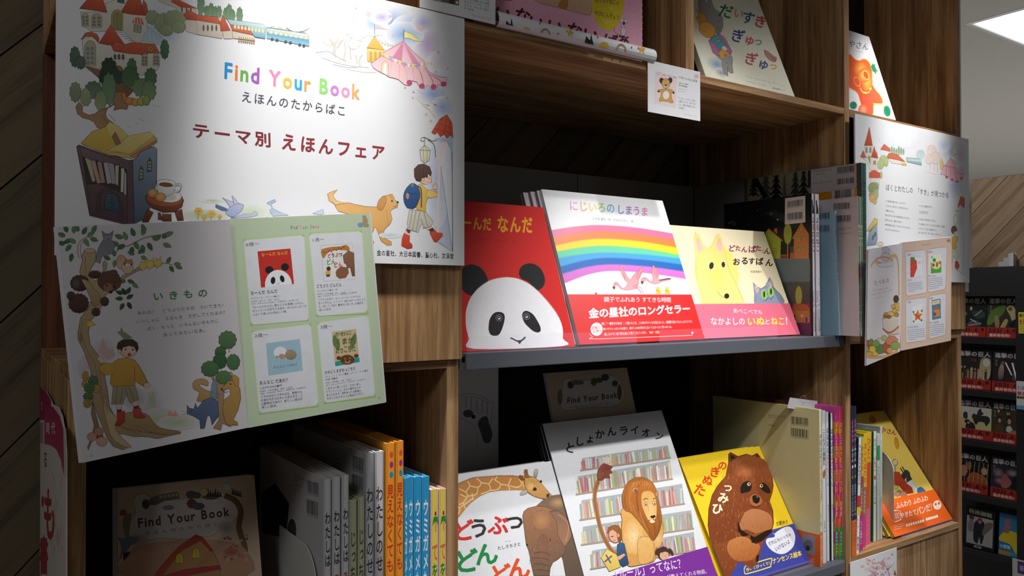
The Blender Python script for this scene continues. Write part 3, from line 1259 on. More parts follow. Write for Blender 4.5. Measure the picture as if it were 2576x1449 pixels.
# ================================================================ POSTERS, BOOKLETS, CARDS
PB = -.018      # face of the big poster
t_ = thing('poster', 'large white poster with a storybook castle, a circus tent and Japanese headings', 'poster', (.318, PB, 1.49))
PX0, PX1 = on_y(137.6, 635, PB).x, on_y(1168.5, 668.6, PB).x
PZ0, PZ1 = on_y(1168, 668.6, PB).z, on_y(1175, 48.3, PB).z
m = MB(); m.box((PX0, PB, PZ0), (PX1, PB + .0055, PZ1), .0004); m.build('foam_board', M_FOAM, t_)
m = MB(); m.box((PX0 + .08, PB + .0056, PZ0 + .1), (PX1 - .08, -.0102, PZ0 + .14), 0); m.build('mounting_tape', M_FOAM, t_)
T_POSTER = t_
S_POSTER = Sheet((PX0, PB, PZ0), (1, 0, 0), (0, 0, 1), PX1 - PX0, PZ1 - PZ0)

PB2 = -.017
t_ = thing('poster', 'small white poster with castle art and two columns of small text, right bookcase', 'poster', (1.73, PB2, 1.49))
a_, b_ = on_y(2151, 284, PB2), on_y(2437, 711, PB2)
QX0, QX1 = a_.x, b_.x + .004
QZ0, QZ1 = b_.z, a_.z - .001
m = MB(); m.box((QX0, PB2, QZ0), (QX1, PB2 + .0035, QZ1), .0004); m.build('foam_board', M_FOAM, t_)
m = MB(); m.box((QX0 + .08, PB2 + .0036, QZ0 + .1), (QX1 - .10, -.0102, QZ0 + .14), 0); m.build('mounting_tape', M_FOAM, t_)
T_POSTER2 = t_
S_POSTER2 = Sheet((QX0, PB2, QZ0), (1, 0, 0), (0, 0, 1), QX1 - QX0, QZ1 - QZ0)


def page(parent, name, O, U, V, w, h, col, sag=.0, th=.0006, n=14, rough='', out=0.0):
    """paper leaf, gently bowed toward the viewer"""
    U, V = Vector(U), Vector(V)
    N = U.cross(V)
    m = MB()
    def P(i, j, k):
        a = i / n
        return Vector(O) + U * (w * a) + V * (h * j) + N * (sag * math.sin(math.pi * a) * 1.0 - k)
    for i in range(n):
        m.face([P(i, 0, 0), P(i + 1, 0, 0), P(i + 1, 1, 0), P(i, 1, 0)])
        m.face([P(i, 0, th), P(i, 1, th), P(i + 1, 1, th), P(i + 1, 0, th)])
        m.face([P(i, 1, 0), P(i + 1, 1, 0), P(i + 1, 1, th), P(i, 1, th)])
        m.face([P(i, 0, 0), P(i, 0, th), P(i + 1, 0, th), P(i + 1, 0, 0)])
    m.face([P(0, 0, 0), P(0, 1, 0), P(0, 1, th), P(0, 0, th)])
    m.face([P(n, 0, 0), P(n, 0, th), P(n, 1, th), P(n, 1, 0)])
    return m.build(name, col, parent)


M_PG1 = plain('booklet_page', 'cfcbd0', .5, noise=.02)
M_PG2 = plain('booklet_green_page', 'b9c9ac', .5, noise=.02)
M_PG3 = plain('booklet_tan_page', 'd0b8a8', .5, noise=.02)


def booklet(label, L, R, c1, c2, extra):
    """open stapled booklet, L and R = (O, yaw, lean, roll, w, h) of its two pages"""
    t = thing('booklet', label, 'booklet', R[0])
    sh = []
    for nm, (O, yaw, lean, roll, w, h), mt in (('left_page', L, c1), ('right_page', R, c2)):
        U, V = frame(yaw, lean, roll)
        page(t, nm, O, U, V, w, h, mt)
        sh.append(Sheet(O, U, V, w, h))
        N = U.cross(V)
        for k in range(extra):
            page(t, 'leaf', Vector(O) - N * (.0012 + .0011 * k) + U * (.0010 * (k + 1) * (1 if nm == 'right_page' else -1)), U, V, w, h, M_PAPER, n=2)
    # staples on the fold
    U, V = frame(R[1], R[2], R[3])
    for q in (.25, .75):
        p = Vector(R[0]) + V * R[5] * q
        m = MB(); m.obox(p + U.cross(V) * .0002 - U * .0003, (U, V, U.cross(V)), (.0006, .009, .0006)); m.build('staple', M_WHITEM, t)
    return t, sh


T_BK, S_BK = booklet('open booklet clipped over the large poster, boy in a tree on the left page',
                     ((.0883, -.0500, 1.2815), 4.9, -2.0, 6.0, .1697, .2381),
                     ((.2568, -.0352, 1.2987), -1.5, -1.0, 5.6, .1705, .2395), M_PG1, M_PG2, 3)
T_BK2, S_BK2 = booklet('open booklet clipped over the small right poster, food pictures on a tan page',
                       ((1.462, -.058, 1.3115), 9.0, -4.0, 6.8, .1690, .2320),
                       ((1.6300, -.0330, 1.3329), -8.0, -5.0, 6.2, .1660, .2320), M_PG1, M_PG3, 2)

# dark booklet copies in the left cubby and behind the lion book
t_ = thing('booklet', 'shaded booklet with a red roofed house, standing low in the left cubby', 'booklet', (.22, .09, .906))
def brochure(t, O, yaw, lean, w, h, n, roll=0):
    U, V = frame(yaw, lean, roll)
    N = U.cross(V)
    page(t, 'cover_page', O, U, V, w, h, M_BROC)
    for k in range(n):
        page(t, 'leaf', Vector(O) - N * (.0013 + .0013 * k) - U * (.0012 * (k + 1)) + V * .0008 * k, U, V, w, h, M_PAPER, n=2)
    return Sheet(O, U, V, w, h)
M_BROC = plain('brochure_stock', 'cbb49a', .45, noise=.03)
S_BR1 = brochure(t_, (.1387, .0693, .981), -6.4, 26.4, .1704, .245, 5)
T_BR1 = t_
t_ = thing('leaflet_holder', 'clear stand holding up the shaded booklets in the left cubby', 'stand', (.22, .09, .906))
m = MB(); m.box((.148, .050, .9055), (.30, .123, .909), .0005); m.build('base', M_ACRYL, t_)
m = MB(); m.box((.148, .050, .909), (.30, .053, .99), .0005); m.build('front_wall', M_ACRYL, t_)
m = MB(); m.box((.148, .053, .975), (.30, .12, .9795), .0005); m.build('ledge', M_ACRYL, t_)
m = MB(); m.box((.148, .120, .909), (.30, .123, .9745), .0005); m.build('back_wall', M_ACRYL, t_)
t_ = thing('booklet', 'dark shaded booklet behind the lion book on the lower metal shelf', 'booklet', (.97, .2, .9066))
S_BR2 = brochure(t_, (.8722, .2000 - .30 * .3, 1.2282 - .28), 0, 17.2, .205, .375, 2)
T_BR2 = t_
t_ = thing('display_card', 'dark shaded white display panel with a bed drawing, beside the wooden side panel, lower shelf', 'card', (.60, .25, .9066))
q0, q1 = on_y(1153, 1140, .25), on_y(1254, 934, .25)
m = MB(); m.box((q0.x - .06, .25, .907), (q1.x, .253, q1.z + .02), .0005); m.build('panel', M_PAPER, t_)
S_BED = Sheet((q0.x - .06, .25, .907), (1, 0, 0), (0, 0, 1), q1.x - q0.x + .06, q1.z + .02 - .907)
T_BED = t_

# price cards
def card(label, px, y, cat='card', name='price_card', mat=None):
    (xa, ya), (xb, yb) = px
    a, b = on_y(xa, ya, y), on_y(xb, yb, y)
    t = thing(name, label, cat, ((a.x + b.x) / 2, y, a.z))
    m = MB(); m.box((a.x, y, a.z), (b.x, y + .0012, b.z), .0002); m.build('card_stock', mat or M_PAPER, t)
    return t, Sheet((a.x, y, a.z), (1, 0, 0), (0, 0, 1), b.x - a.x, b.z - a.z)


T_C1, S_C1 = card('white square card with a toy bear, fixed to the edge of the middle upper shelf', ((1630, 281), (1761.5, 181)), -.004)
T_C2, S_C2 = card('white card with a photograph and small text above the large poster', ((1056.5, 18), (1246.5, -115)), -.006)
T_C3, S_C3 = card('white card with pink cherry blossom below the right cubby floor', ((2140, 1700), (2256, 1377)), -.0032, name='blossom_card')

t_ = thing('hanger_tag', 'small white hanger tag with printed letters standing on the cream book', 'tag', (1.40, .06, 1.218))
m = MB(); A_ = [on_y(*q, .06) for q in ((1988, 1000), (2057, 1009), (2050, 1038), (1981, 1026))]
m.face(A_); m.face([p + Vector((0, .001, 0)) for p in reversed(A_)])
for i in range(4): m.face([A_[i], A_[(i + 1) % 4], A_[(i + 1) % 4] + Vector((0, .001, 0)), A_[i] + Vector((0, .001, 0))])
m.build('card_stock', M_PAPER, t_)
S_ = Sheet((A_[3].x, .06, A_[3].z - .01), (1, 0, 0), (0, 0, 1), .06, .05).crop(1960, 980, 6.59)
S_.text('カード', (370, 262), (494, 278), (372, 236), '3c4a4c', .01); S_.text('付き', (462, 322), (524, 330), (463, 306), '1c7c6c', .02); S_.l([(415 + 70 * math.cos(a * .4), 160 + 58 * math.sin(a * .4)) for a in range(17)], 1.0, '9c9ca0', sm=0)
S_.build(t_, 'tag_print', 'tag_lettering')

# the rolled shelf strip with animal pattern
t_ = thing('shelf_strip', 'white curved shelf strip patterned with toy animals in front of the pink box', 'shelf strip', (.776, 0, 1.8405))
m = MB()
x0_, x1_ = .6183, .9327
N_ = 12
arc = []
for i in range(N_ + 1):
    a = math.radians(-90 + 140 * i / N_)
    arc.append((-.012 * math.cos(math.radians(0)) * 1.0 * max(0, math.cos(a)) * 1.2 + .006, 1.853 + .0122 * math.sin(a)))
arc = [(.000, 1.8407), (-.004, 1.8412), (-.0085, 1.8440), (-.0108, 1.8485), (-.0108, 1.8535), (-.0085, 1.8590), (-.004, 1.8630), (.002, 1.8655), (.010, 1.8660), (.018, 1.8645)]
for i in range(len(arc) - 1):
    (ya, za), (yb, zb) = arc[i], arc[i + 1]
    m.face([(x0_, ya, za), (x1_, ya, za), (x1_, yb, zb), (x0_, yb, zb)])
    m.face([(x0_, ya + .0008, za + .0002), (x0_, yb + .0008, zb - .0008), (x1_, yb + .0008, zb - .0008), (x1_, ya + .0008, za + .0002)])
m.face([(x1_, y, z) for y, z in arc] + [(x1_, y + .0008, z - .0006) for y, z in reversed(arc)])
m.build('curved_sheet', M_GLOSSW if 'M_GLOSSW' in globals() else M_PAPER, t_, smooth=True)
T_STRIP = t_

# pink box
t_ = thing('boxed_set', 'pink boxed book set with brush lettering and a yellow disc, upper cubby', 'box', (.80, .03, 1.8405))
BX1 = on_y(1616.5, 60, .03).x
M_PINK = plain('pink_card', 'e2a4bc', .4, noise=.02)
m = MB(); m.box((BX1 - .34, .03, 1.8405), (BX1, .075, 2.12), .0008); m.build('carton', M_PINK, t_)
S_BOX = Sheet((BX1 - .34, .03, 1.8405), (1, 0, 0), (0, 0, 1), .34, .28)
T_BOX = t_

# bookends
def bookend(label, x, y0, y1, z, h, r=.05, foot=.05):
    t = thing('bookend', label, 'bookend', (x, y0, z))
    m = MB()
    prof = [(y0, z), (y0, z + h - r)] + [(y0 + r - r * math.cos(a), z + h - r + r * math.sin(a)) for a in [math.pi / 2 * i / 8 for i in range(1, 9)]] + [(y1, z + h), (y1, z)]
    m.face([(x, a, b) for a, b in prof]); m.face([(x + .0014, a, b) for a, b in reversed(prof)])
    k = len(prof)
    for i in range(k):
        a, b = prof[i], prof[(i + 1) % k]
        m.face([(x, *a), (x, *b), (x + .0014, *b), (x + .0014, *a)])
    m.build('upright_plate', M_WHITEM, t)
    m = MB()
    c = []
    X0, X1 = x - foot, x + .0014
    cr = .03
    c = [(X1, y0 + .002), (X0 + cr, y0 + .002)] + [(X0 + cr - cr * math.sin(a), y0 + .002 + cr - cr * math.cos(a)) for a in [math.pi / 2 * i / 6 for i in range(1, 7)]] + [(X0, y1), (X1, y1)]
    m.face([(a, b, z + .0012) for a, b in c]); m.face([(a, b, z + .0001) for a, b in reversed(c)])
    for i in range(len(c)):
        a, b = c[i], c[(i + 1) % len(c)]
        m.face([(*a, z + .0012), (*b, z + .0012), (*b, z + .0001), (*a, z + .0001)])
    m.build('foot_plate', M_WHITEM, t)
    return t


_z = .9092
p_ = on_z(2249, 1347, _z)
bookend('white metal bookend with a rounded top at the end of the right cubby row', p_.x, p_.y, p_.y + .13, _z, on_y(2240, 1143, p_.y).z - _z + .006, foot=.048)
bookend('grey metal bookend leaning on the white books in the left cubby', .3560, .012, .16, .9055, .2190, foot=.05)
# plastic foot under the yellow book
t_ = thing('book_stand', 'clear plastic stand under the yellow picture book', 'stand', (1.80, .02, .9091))
m = MB(); m.box((1.700, .004, .9092), (1.93, .15, .9112), .0003); m.build('base', M_ACRYL, t_)
m = MB(); m.box((1.700, .004, .9112), (1.93, .0065, .919), .0003); m.build('front_edge', M_ACRYL, t_)

t_ = thing('book_stand', 'clear plastic stand under the raccoon dog book', 'stand', (1.27, .03, .9066))
m = MB(); m.box((1.152, .014, .9066), (1.392, .16, .9088), .0003); m.build('base', M_ACRYL, t_)
m = MB(); m.box((1.152, .0135, .9090), (1.392, .0160, .921), .0003); m.build('front_edge', M_ACRYL, t_)

# campaign sign hung on the left side of the bookcase
SX = .0745
def on_side(px, py):
    return on_x(px, py, SX)
t_ = thing('hanging_sign', 'red and white promotional sign in a clear sleeve on the left bookcase side', 'sign', (SX, .15, 1.0))
def side_poly(s, thick, x=SX):
    P = [on_x(*q, x) for q in pts(s)]
    m = MB()
    Q = [p + Vector((thick, 0, 0)) for p in P]
    tr = tessellate_polygon([[Vector((p.y, p.z, 0)) for p in P]])
    for f in tr:
        m.face([P[i] for i in f]); m.face([Q[i] for i in reversed(f)])
    for i in range(len(P)):
        j = (i + 1) % len(P)
        m.face([P[i], P[j], Q[j], Q[i]])
    return m
S_SIGN = Sheet((SX, .62, .80), (0, -1, 0), (0, 0, 1), .80, .62)
side_poly('101,1449 101,985 103,975 115,985 129,1010 130,1016 146,1024 155,1045 163,1090 166,1140 166,1449', .0012).build('card', plain('sign_card', 'c9bfb4', .5), t_)
M_SLV = clear('clear_sleeve', .14, 'cfcfcf', .15)
side_poly('158,1080 166,1076 167,1200 163,1202', .0006, SX - .0008).build('sleeve_edge', M_SLV, t_)
T_SIGN = t_
# ================================================================ ART: LARGE POSTER
RAINBOW1 = ['2a8ac6', 'e0793a', '68a84a', '9c5cb0', 'f088a8', 'e0b648', '26a0d8', 'f09850', '8ccc6c', 'c07cc8', 'f090b8', 'f0a060']


def poster_art(s):
    INK = '4a4038'
    WALL, ROOF, ROOFD = 'd9d6cc', 'cf6a4c', 'b04a34'
    s.crop(0, 0, 2.4143)
    # watercolour sky wash top right of the village
    for c in ((1000, 210, 110, 70, 'b8d0da'), (930, 190, 80, 80, 'a8c4d0'), (1010, 60, 130, 60, 'cfdce0')):
        s.e(*c[:4], c[4], edge='dcdee0')
    # distant village
    s.f('960,-40 1060,-10 1195,50 1190,110 1100,95 1100,60 960,10', 'd8c8b8', 'cdbcae', o=INK, ow=.6)
    s.f('1050,-20 1195,52 1100,45 1040,10', ROOF, ROOFD, o=INK, ow=.6)
    for x in (1100, 1128, 1154): s.f([(x, 42), (x + 10, 46), (x + 10, 72), (x, 68)], '6f6a58')
    for k, (x, y, h) in enumerate(((1220, 85, 110), (1255, 90, 46), (1282, 95, 66), (1308, 98, 50), (1330, 100, 54), (1372, 108, 52), (1392, 110, 74), (1412, 118, 50), (1455, 130, 76))):
        s.bush(x, y - h / 2, 12 + h * .09, h / 2 + 10, '5d7a58', '7e9a78', seed=k, bumps=8, amp=.14, o='3f5a40', ow=.5)
    s.f('1180,90 1350,110 1358,165 1350,235 1200,210 1175,180', 'd6cbbd', 'c8bcac', o=INK, ow=.6)
    s.f('1105,105 1140,58 1200,90 1195,125 1130,118', ROOF, ROOFD, o=INK, ow=.7)
    s.f('1120,118 1190,125 1195,210 1130,190', 'd2c6b8', o=INK, ow=.5)
    s.f('1185,88 1320,105 1352,150 1190,122', ROOF, 'c4583c', o=INK, ow=.7)
    s.f('1352,90 1400,185 1340,190 1335,150', ROOF, ROOFD, o=INK, ow=.7)
    s.f('1350,190 1410,186 1412,235 1360,235', 'cfc2b2', o=INK, ow=.5)
    s.f('1398,148 1500,160 1545,215 1410,185', ROOF, 'c25a40', o=INK, ow=.7)
    s.f('1410,188 1540,216 1540,250 1415,232', 'd2c6b8', o=INK, ow=.5)
    for x in (1236, 1262, 1288, 1314): s.e(x, 170, 6, 20, '5d6056')
    for k in range(8):
        s.l([(1452 + k * 13, 222 + k * 1.6), (1452 + k * 13, 258 + k * 1.6)], 2.0, '9c8050', sm=0)
    s.l('1446,234 1550,248', 1.4, '9c8050', sm=0); s.l('1446,248 1548,262', 1.4, '9c8050', sm=0)
    # train
    tr = [('1378,118 1600,150 1612,160 1610,232 1545,222 1470,180 1400,150',), ('1618,162 1870,200 1880,290 1620,244',)]
    s.f('1378,116 1600,148 1614,165 1610,235 1548,225 1500,160 1400,150', 'bcd2cf', '6f9cb4', o=INK, ow=.8)
    s.crop(600, 0, 2.07)
    s.f('148,142 350,172 366,186 368,240 148,196', 'cfdcd0', '6f9cb4', o=INK, ow=.9)
    s.f('146,168 366,206 366,240 146,200', '5d92ac', '88b4c8')
    s.l('148,144 350,174', 2.2, '7d8a80', sm=0)
    for k in range(8):
        x = 160 + k * 26
        y = 152 + k * 4.1
        s.f([(x, y + 6), (x + 17, y + 9), (x + 17, y + 26), (x, y + 23)], 'e0d8a8', o='5c6a66', ow=.6)
    for k in range(5): s.l([(165 + k * 38, 146 + k * 6), (178 + k * 38, 134 + k * 6), (190 + k * 38, 150 + k * 6)], .8, INK, sm=0)
    for x, y in ((175, 204), (200, 209), (245, 217), (270, 222), (318, 233), (340, 238)): s.e(x, y, 8, 7, '4c545a')
    s.crop(0, 0, 2.4143)
    for k in range(9):
        x = 1420 + k * 21
        y = 142 + k * 3.2
        s.f([(x, y + 8), (x + 15, y + 10), (x + 15, y + 34), (x, y + 30)], 'd6d2a8', o='5c6a66', ow=.5)
    s.crop(600, 0, 2.07)
    s.e(310, 135, 60, 30, 'b8ccc8', edge='dcdee0')
    # blossom trees (outline)
    for k, (x, y, rx, ry) in enumerate(((500, 165, 66, 58), (560, 130, 60, 46), (620, 150, 52, 60), (600, 230, 30, 26), (470, 200, 36, 34), (640, 110, 30, 26))):
        s.bush(x, y, rx, ry, 'eadede', 'efe6e4', o='b49c98', ow=.6, seed=k, bumps=11, amp=.1)
    for k in range(70):
        r = random.Random(k); x, y = 500 + r.uniform(-70, 150), 150 + r.uniform(-55, 70)
        s.e(x, y, 4, 3.4, 'e8c8c8' if k % 3 else 'c8d0b4', n=8)
    for p in ('480,200 498,240 492,290', '520,195 502,240 505,300', '495,235 470,205', '512,250 540,210', '550,215 556,260 548,310', '580,250 586,310', '610,285 618,335', '645,285 630,310 632,350'):
        s.l(p, 3.0, 'b4a79a'); s.l(p, 1.0, 'd8cfc8')
    for p in ('400,275 470,268 520,300 560,318', '430,300 520,330 600,345 680,352', '560,360 640,375 720,378', '490,335 560,350 620,352'):
        s.l(p, .7, 'a89a94')
    # blue washes behind the tent
    for c in ((790, 110, 120, 80, '86a2d0'), (700, 120, 80, 70, '9cb2d8'), (900, 150, 110, 80, '94aed4'), (980, 230, 80, 100, 'c0a8cc'), (860, 180, 110, 70, '7ca2d2'), (960, 120, 60, 50, 'a8a8d4'),
              (1040, 330, 60, 70, 'd6c8d2'), (1040, 430, 75, 70, 'a0c4d0'), (1010, 490, 90, 60, '8eaad4'), (1060, 560, 60, 60, '8eaad4'), (740, 90, 60, 40, 'aca4d0')):
        s.e(*c[:4], c[4], edge='dddee2')
    # pavilion
    s.f('672,320 668,250 760,262 760,300 720,330', 'e8c884', 'e0b860', o=INK, ow=.7)
    for x in (682, 706, 730): s.f([(x, 318), (x, 275), (x + 7, 266), (x + 14, 275), (x + 14, 322)], 'c99a50')
    s.f('708,190 668,248 762,262', 'e4b86a', 'dca850', o='8a6a3a', ow=.8)
    s.l('708,128 710,192', 1, INK); s.f('708,132 782,156 710,146', 'd8b4b4', o='a07474', ow=.6)
    for i in range(9): s.e(735 + i * 14, 212 + 24 * math.sin(i / 8 * math.pi), 4, 5, 'dcd0a0', o='8a8070', ow=.4, n=10)
    # tent
    s.f('858,215 752,275 758,300 800,318 870,340 940,352 972,340 968,320 910,270', 'dba4b2', 'ecc8cc', o='8a4a5c', ow=1)
    s.f('858,215 800,300 850,318', 'd088a4'); s.f('858,215 905,330 945,336', 'd690a8')
    s.f('745,290 690,330 700,352 730,372 758,380 780,400 830,412 862,440 890,446 905,420 930,428 945,460 968,462 985,440 1003,466 1030,466 1038,440 1062,448 1082,430 1082,404 1040,400 990,372 968,332 930,346 860,336 800,316', 'e8b4bc', 'f0d0cc', sm=0, o='8a4a5c', ow=1.1)
    for p in ('800,320 790,398', '840,334 835,412', '870,338 880,440', '905,345 915,420', '935,350 955,400 965,455', '965,345 1010,420 1012,462', '985,380 1050,420 1055,445'):
        s.l(p, 3, 'cf7f98', tap=2)
    for x, y in ((890, 430), (955, 448), (1015, 452), (1068, 438)): s.e(x, y, 15, 14, 'c4507c')
    s.f('742,378 748,330 764,316 778,330 782,396', 'e4d49c', o='8a4a5c', ow=.8); s.f('750,380 756,336 765,326 772,336 774,392', 'f0e8e2', o='a0849a', ow=.5)
    for k in range(10):
        t = k / 9
        x, y = 762 + 205 * t, 278 + 42 * t + 26 * math.sin(t * math.pi)
        s.f([(x, y), (x + 20, y + 6), (x + 8, y + 32)], ('e8d880', 'b4a4cc', 'f0e0e0')[k % 3], o='7a6a6a', ow=.5)
    s.l('860,152 860,216', 1.2, INK, sm=0)
    s.f('862,162 905,178 925,196 964,216 920,214 890,200 862,196', 'dcd880', 'e8e0a0', sm=0, o='7a7848', ow=.8)
    # petals, confetti, ribbons
    for x, y, q in ((676, 72, 15), (790, 86, 8), (808, 186, 9), (946, 146, 18), (1040, 272, 9), (613, 42, 5), (752, 90, 4)):
        for a in range(5):
            s.e(x + q * .5 * math.cos(a * 1.257), y + q * .5 * math.sin(a * 1.257), q * .5, q * .42, 'ecc4c4', rot=a * 72, o='a87878', ow=.4, n=10)
    for x, y in ((1004, 330), (1028, 372), (1090, 358), (1062, 480), (1088, 510), (986, 545), (978, 595), (1002, 628), (912, 476), (908, 508), (868, 456)):
        s.f([(x - 7, y + 5), (x + 6, y + 6), (x, y - 7)], 'e8b8a8', o='a87868', ow=.5)
    s.l('930,465 960,490 985,520 1020,545 1052,545 1048,520 1020,520 1022,545 1060,570 1084,572', 2.2, 'dcb8bc'); s.l('935,500 960,545 995,572 1015,600 1028,612', 2.4, 'e8d49c')
    # tower door at right
    s.f('1028,720 1020,1250 1114,1312 1116,712', 'b4c0d6', 'c4cddd')
    s.e(1040, 960, 60, 230, 'b8c4da', edge='d4dae4')
    s.f('1114,1310 1042,780 1062,735 1085,735 1108,780 1112,900', 'dfe2e8', o='5a5a66', ow=.9)
    s.f('1042,775 1062,735 1085,738 1064,770 1050,900 1042,1262 1028,1258', 'ecd2cc')
    s.l('1112,790 1116,1312 1042,1262', 1.0, '5a5a66', sm=0)
    s.f('1085,597 1048,620 1005,690 1022,700 1035,688 1052,712 1070,700 1085,720 1102,705 1117,718 1112,640', 'd8664a', 'c85038', o='7a3424', ow=1)
    for p in ('1062,612 1035,688', '1085,602 1070,700', '1100,620 1102,705', '1040,645 1068,652 1112,668', '1022,670 1060,680 1112,695'): s.l(p, 1, '9a3c2a')
    s.l('948,735 965,715 1010,735 1028,728', 2, '5e6650'); s.l('985,728 1010,745 1022,770 1026,820', 2, '5e6650'); s.e(960, 726, 11, 10, 'd8dcd4', o='5e6650', ow=1.4)
    s.l('968,735 968,758', 1.4, '5e6650'); s.f('968,755 943,782 950,835 972,850 992,835 998,782', 'e0dcc4', 'd4d0b0', o='5e6650', ow=1.2); s.l('943,782 998,784', 1.2, '5e6650', sm=0); s.l('968,757 962,782 966,848', .9, '5e6650', sm=0); s.l('970,757 982,784 980,842', .9, '5e6650', sm=0)
    # boy
    SK = 'ecc8b0'
    s.f('880,1185 900,1190 885,1240 858,1230', SK, o=INK, ow=.6); s.f('870,1190 880,1212 890,1216 896,1200', '544438')
    s.f('862,1215 892,1228 890,1260 905,1275 905,1292 880,1296 848,1280 852,1240', 'd05038', 'b83c28', sm=0, o='6a2418', ow=.9)
    s.f('960,1170 1000,1165 1010,1190 985,1200', SK, o=INK, ow=.6); s.f('990,1195 1012,1185 1020,1198 998,1208', '544438')
    s.f('995,1212 1024,1198 1034,1212 1062,1214 1062,1228 1032,1262 1018,1258', 'd85a40', 'c04430', sm=0, o='6a2418', ow=.9)
    s.f('890,1090 970,1100 1016,1155 1000,1180 962,1190 952,1165 935,1210 882,1195 878,1160', 'd4cfc0', 'c4bfae', o=INK, ow=.9)
    for p in ('905,1092 890,1190', '925,1096 905,1200', '945,1100 925,1205', '965,1105 985,1182', '950,1140 968,1185'): s.l(p, 3.4, 'a8a89c')
    s.f('905,975 950,958 985,990 1035,1000 1030,1020 985,1032 975,1060 975,1105 930,1092 915,1040', 'e4c264', 'd8b04c', sm=0, o=INK, ow=.9)
    s.f('985,990 1012,990 1036,1008 1032,1024 1000,1032 975,1022', 'e8c86c', o=INK, ow=.7)
    s.e(1024, 972, 13, 16, SK, o=INK, ow=.7); s.l('1018,966 1030,962', .7, INK)
    s.bush(902, 1022, 42, 66, '3c6494', '2c4c7c', o='203450', ow=1.1, bumps=5, amp=.03, rot=8); s.l('880,1000 905,1010 930,1005', 1.2, '203450'); s.e(880, 1020, 10, 18, 'b48a7a', o='203450', ow=.7); s.e(905, 965, 8, 10, '8a7a6a', n=10)
    s.l('925,970 950,985 952,1080', 3.4, '6a5048')
    s.e(972, 925, 34, 34, SK, o=INK, ow=.8); s.f('985,905 1004,918 1002,948 980,962 960,955 955,930', SK)
    s.f('915,918 914,880 935,858 965,853 995,868 1006,900 1000,918 985,905 985,925 970,922 958,938 945,945 925,940', '6a5048', '503a34', sm=0, o='3a2a24', ow=.9)
    s.e(960, 936, 8, 9, SK, o=INK, ow=.6); s.l('990,930 998,929', 1.4, INK); s.l('1002,936 1006,946 998,950', .8, INK); s.e(985, 948, 7, 4, 'e8a898', n=10)
    for p in ('930,870 925,910', '945,865 942,915', '965,860 962,905', '985,868 982,898'): s.l(p, .8, '3a2a24')
    # golden dog
    DG, DG2 = 'e0b070', 'd09c58'
    s.f('510,1070 470,1045 462,1010 480,1000 515,988 500,1005 492,1020 510,1045 560,1058', DG, 'e8c088', sm=0, o='7a5a34', ow=.9)
    s.f('500,1068 570,1055 650,1075 720,1078 735,1045 760,1020 800,1012 812,1040 830,1052 828,1080 808,1085 790,1100 800,1140 790,1165 760,1195 755,1215 760,1240 795,1258 798,1275 775,1278 742,1255 728,1215 712,1180 690,1230 705,1262 700,1275 680,1272 668,1200 660,1140 520,1100', DG, DG2, sm=0, o='7a5a34', ow=1.1)
    s.f('755,1020 728,1048 722,1082 738,1095 752,1088 765,1060 770,1035', 'd09a5c', 'c88c4c', sm=1, o='7a5a34', ow=.9)
    s.f('785,1012 800,1010 812,1030 800,1036', 'd8a868', o='7a5a34', ow=.7)
    s.e(799, 1047, 4, 5, '2c2420'); s.e(829, 1053, 6, 5, '2c2420'); s.l('828,1062 822,1074 806,1076', 1, '4c3424')
    s.fur('770,1090 775,1130 780,1170', '9a7440', 14, 7, .8, ang=75); s.fur('690,1180 720,1185 745,1215', '9a7440', 12, 8, .8, ang=80); s.fur('465,1015 475,1040 500,1062', '9a7440', 14, 6, .8, ang=30); s.fur('520,1060 600,1062 690,1078', '9a7440', 10, 10, .7, ang=15)
    s.e(790, 1225, 60, 16, 'b4c4cc', edge='dfe0e4')
    # cat tail and ears, birds, flowers
    s.f('150,1055 190,1038 195,1050 170,1062 178,1085 215,1105 260,1120 180,1126 160,1100', 'a4b8d0', 'bccada', sm=0, o='58687c', ow=.8)
    s.fur('152,1058 160,1090 185,1118', '58687c', 11, 5, .7, ang=200)
    s.f('386,1112 425,1096 440,1088 445,1112 430,1118', 'c4ccdc', o='58687c', ow=.7)
    for c in ((40, 1090, 90, 30, 'c8d4a8'), (110, 1080, 60, 20, 'd0dcb8')): s.e(*c[:4], c[4], edge='dfe2df')
    s.crop(0, 0, 2.4143)
    s.e(1290, 1220, 70, 14, 'b8c49c', edge='dcdfd8'); s.e(1250, 1310, 140, 40, 'a8b88c', edge='d4d8cc'); s.e(1520, 1290, 120, 50, 'c8d4b0', edge='dcdfdc')
    for x, y, q in ((1205, 1283, 26), (1285, 1300, 24), (1335, 1318, 14), (1240, 1322, 16)):
        for a in range(6): s.e(x + q * .55 * math.cos(a * 1.05), y + q * .5 * math.sin(a * 1.05), q * .5, q * .36, 'dcae52', rot=a * 60, o='a47a30', ow=.4, n=10)
        s.e(x, y, q * .25, q * .22, 'c48c34', n=10)
        s.l([(x, y + q * .6), (x - 4, 1336)], 1.5, '6c7c4c')
    for p in ('1350,1200 1375,1225 1400,1262 1430,1290 1475,1262 1468,1240 1440,1232 1410,1225 1375,1212', '1408,1188 1430,1210 1450,1240 1440,1250 1420,1235'):
        s.f(p, 'b4b8cc', 'c8ccdc', sm=0, o='504e60', ow=.8)
    s.f('1385,1268 1430,1240 1472,1240 1478,1256 1460,1290 1410,1318 1370,1295', 'b8bcd4', '98a4c8', sm=1, o='504e60', ow=.8)
    s.f('1310,1240 1375,1265 1385,1282 1345,1278 1308,1258', '5a7090', o='38445c', ow=.6)
    s.f('1400,1325 1480,1300 1530,1300 1545,1282 1565,1290 1562,1310 1500,1322', 'c4c4cc', 'a8b4d4', sm=0, o='504e60', ow=.7)
    # ---- castle growing from the tree
    s.f('560,-60 575,-180 640,-200 700,-180 770,-60 770,20 560,20', WALL, o=INK, ow=.8)
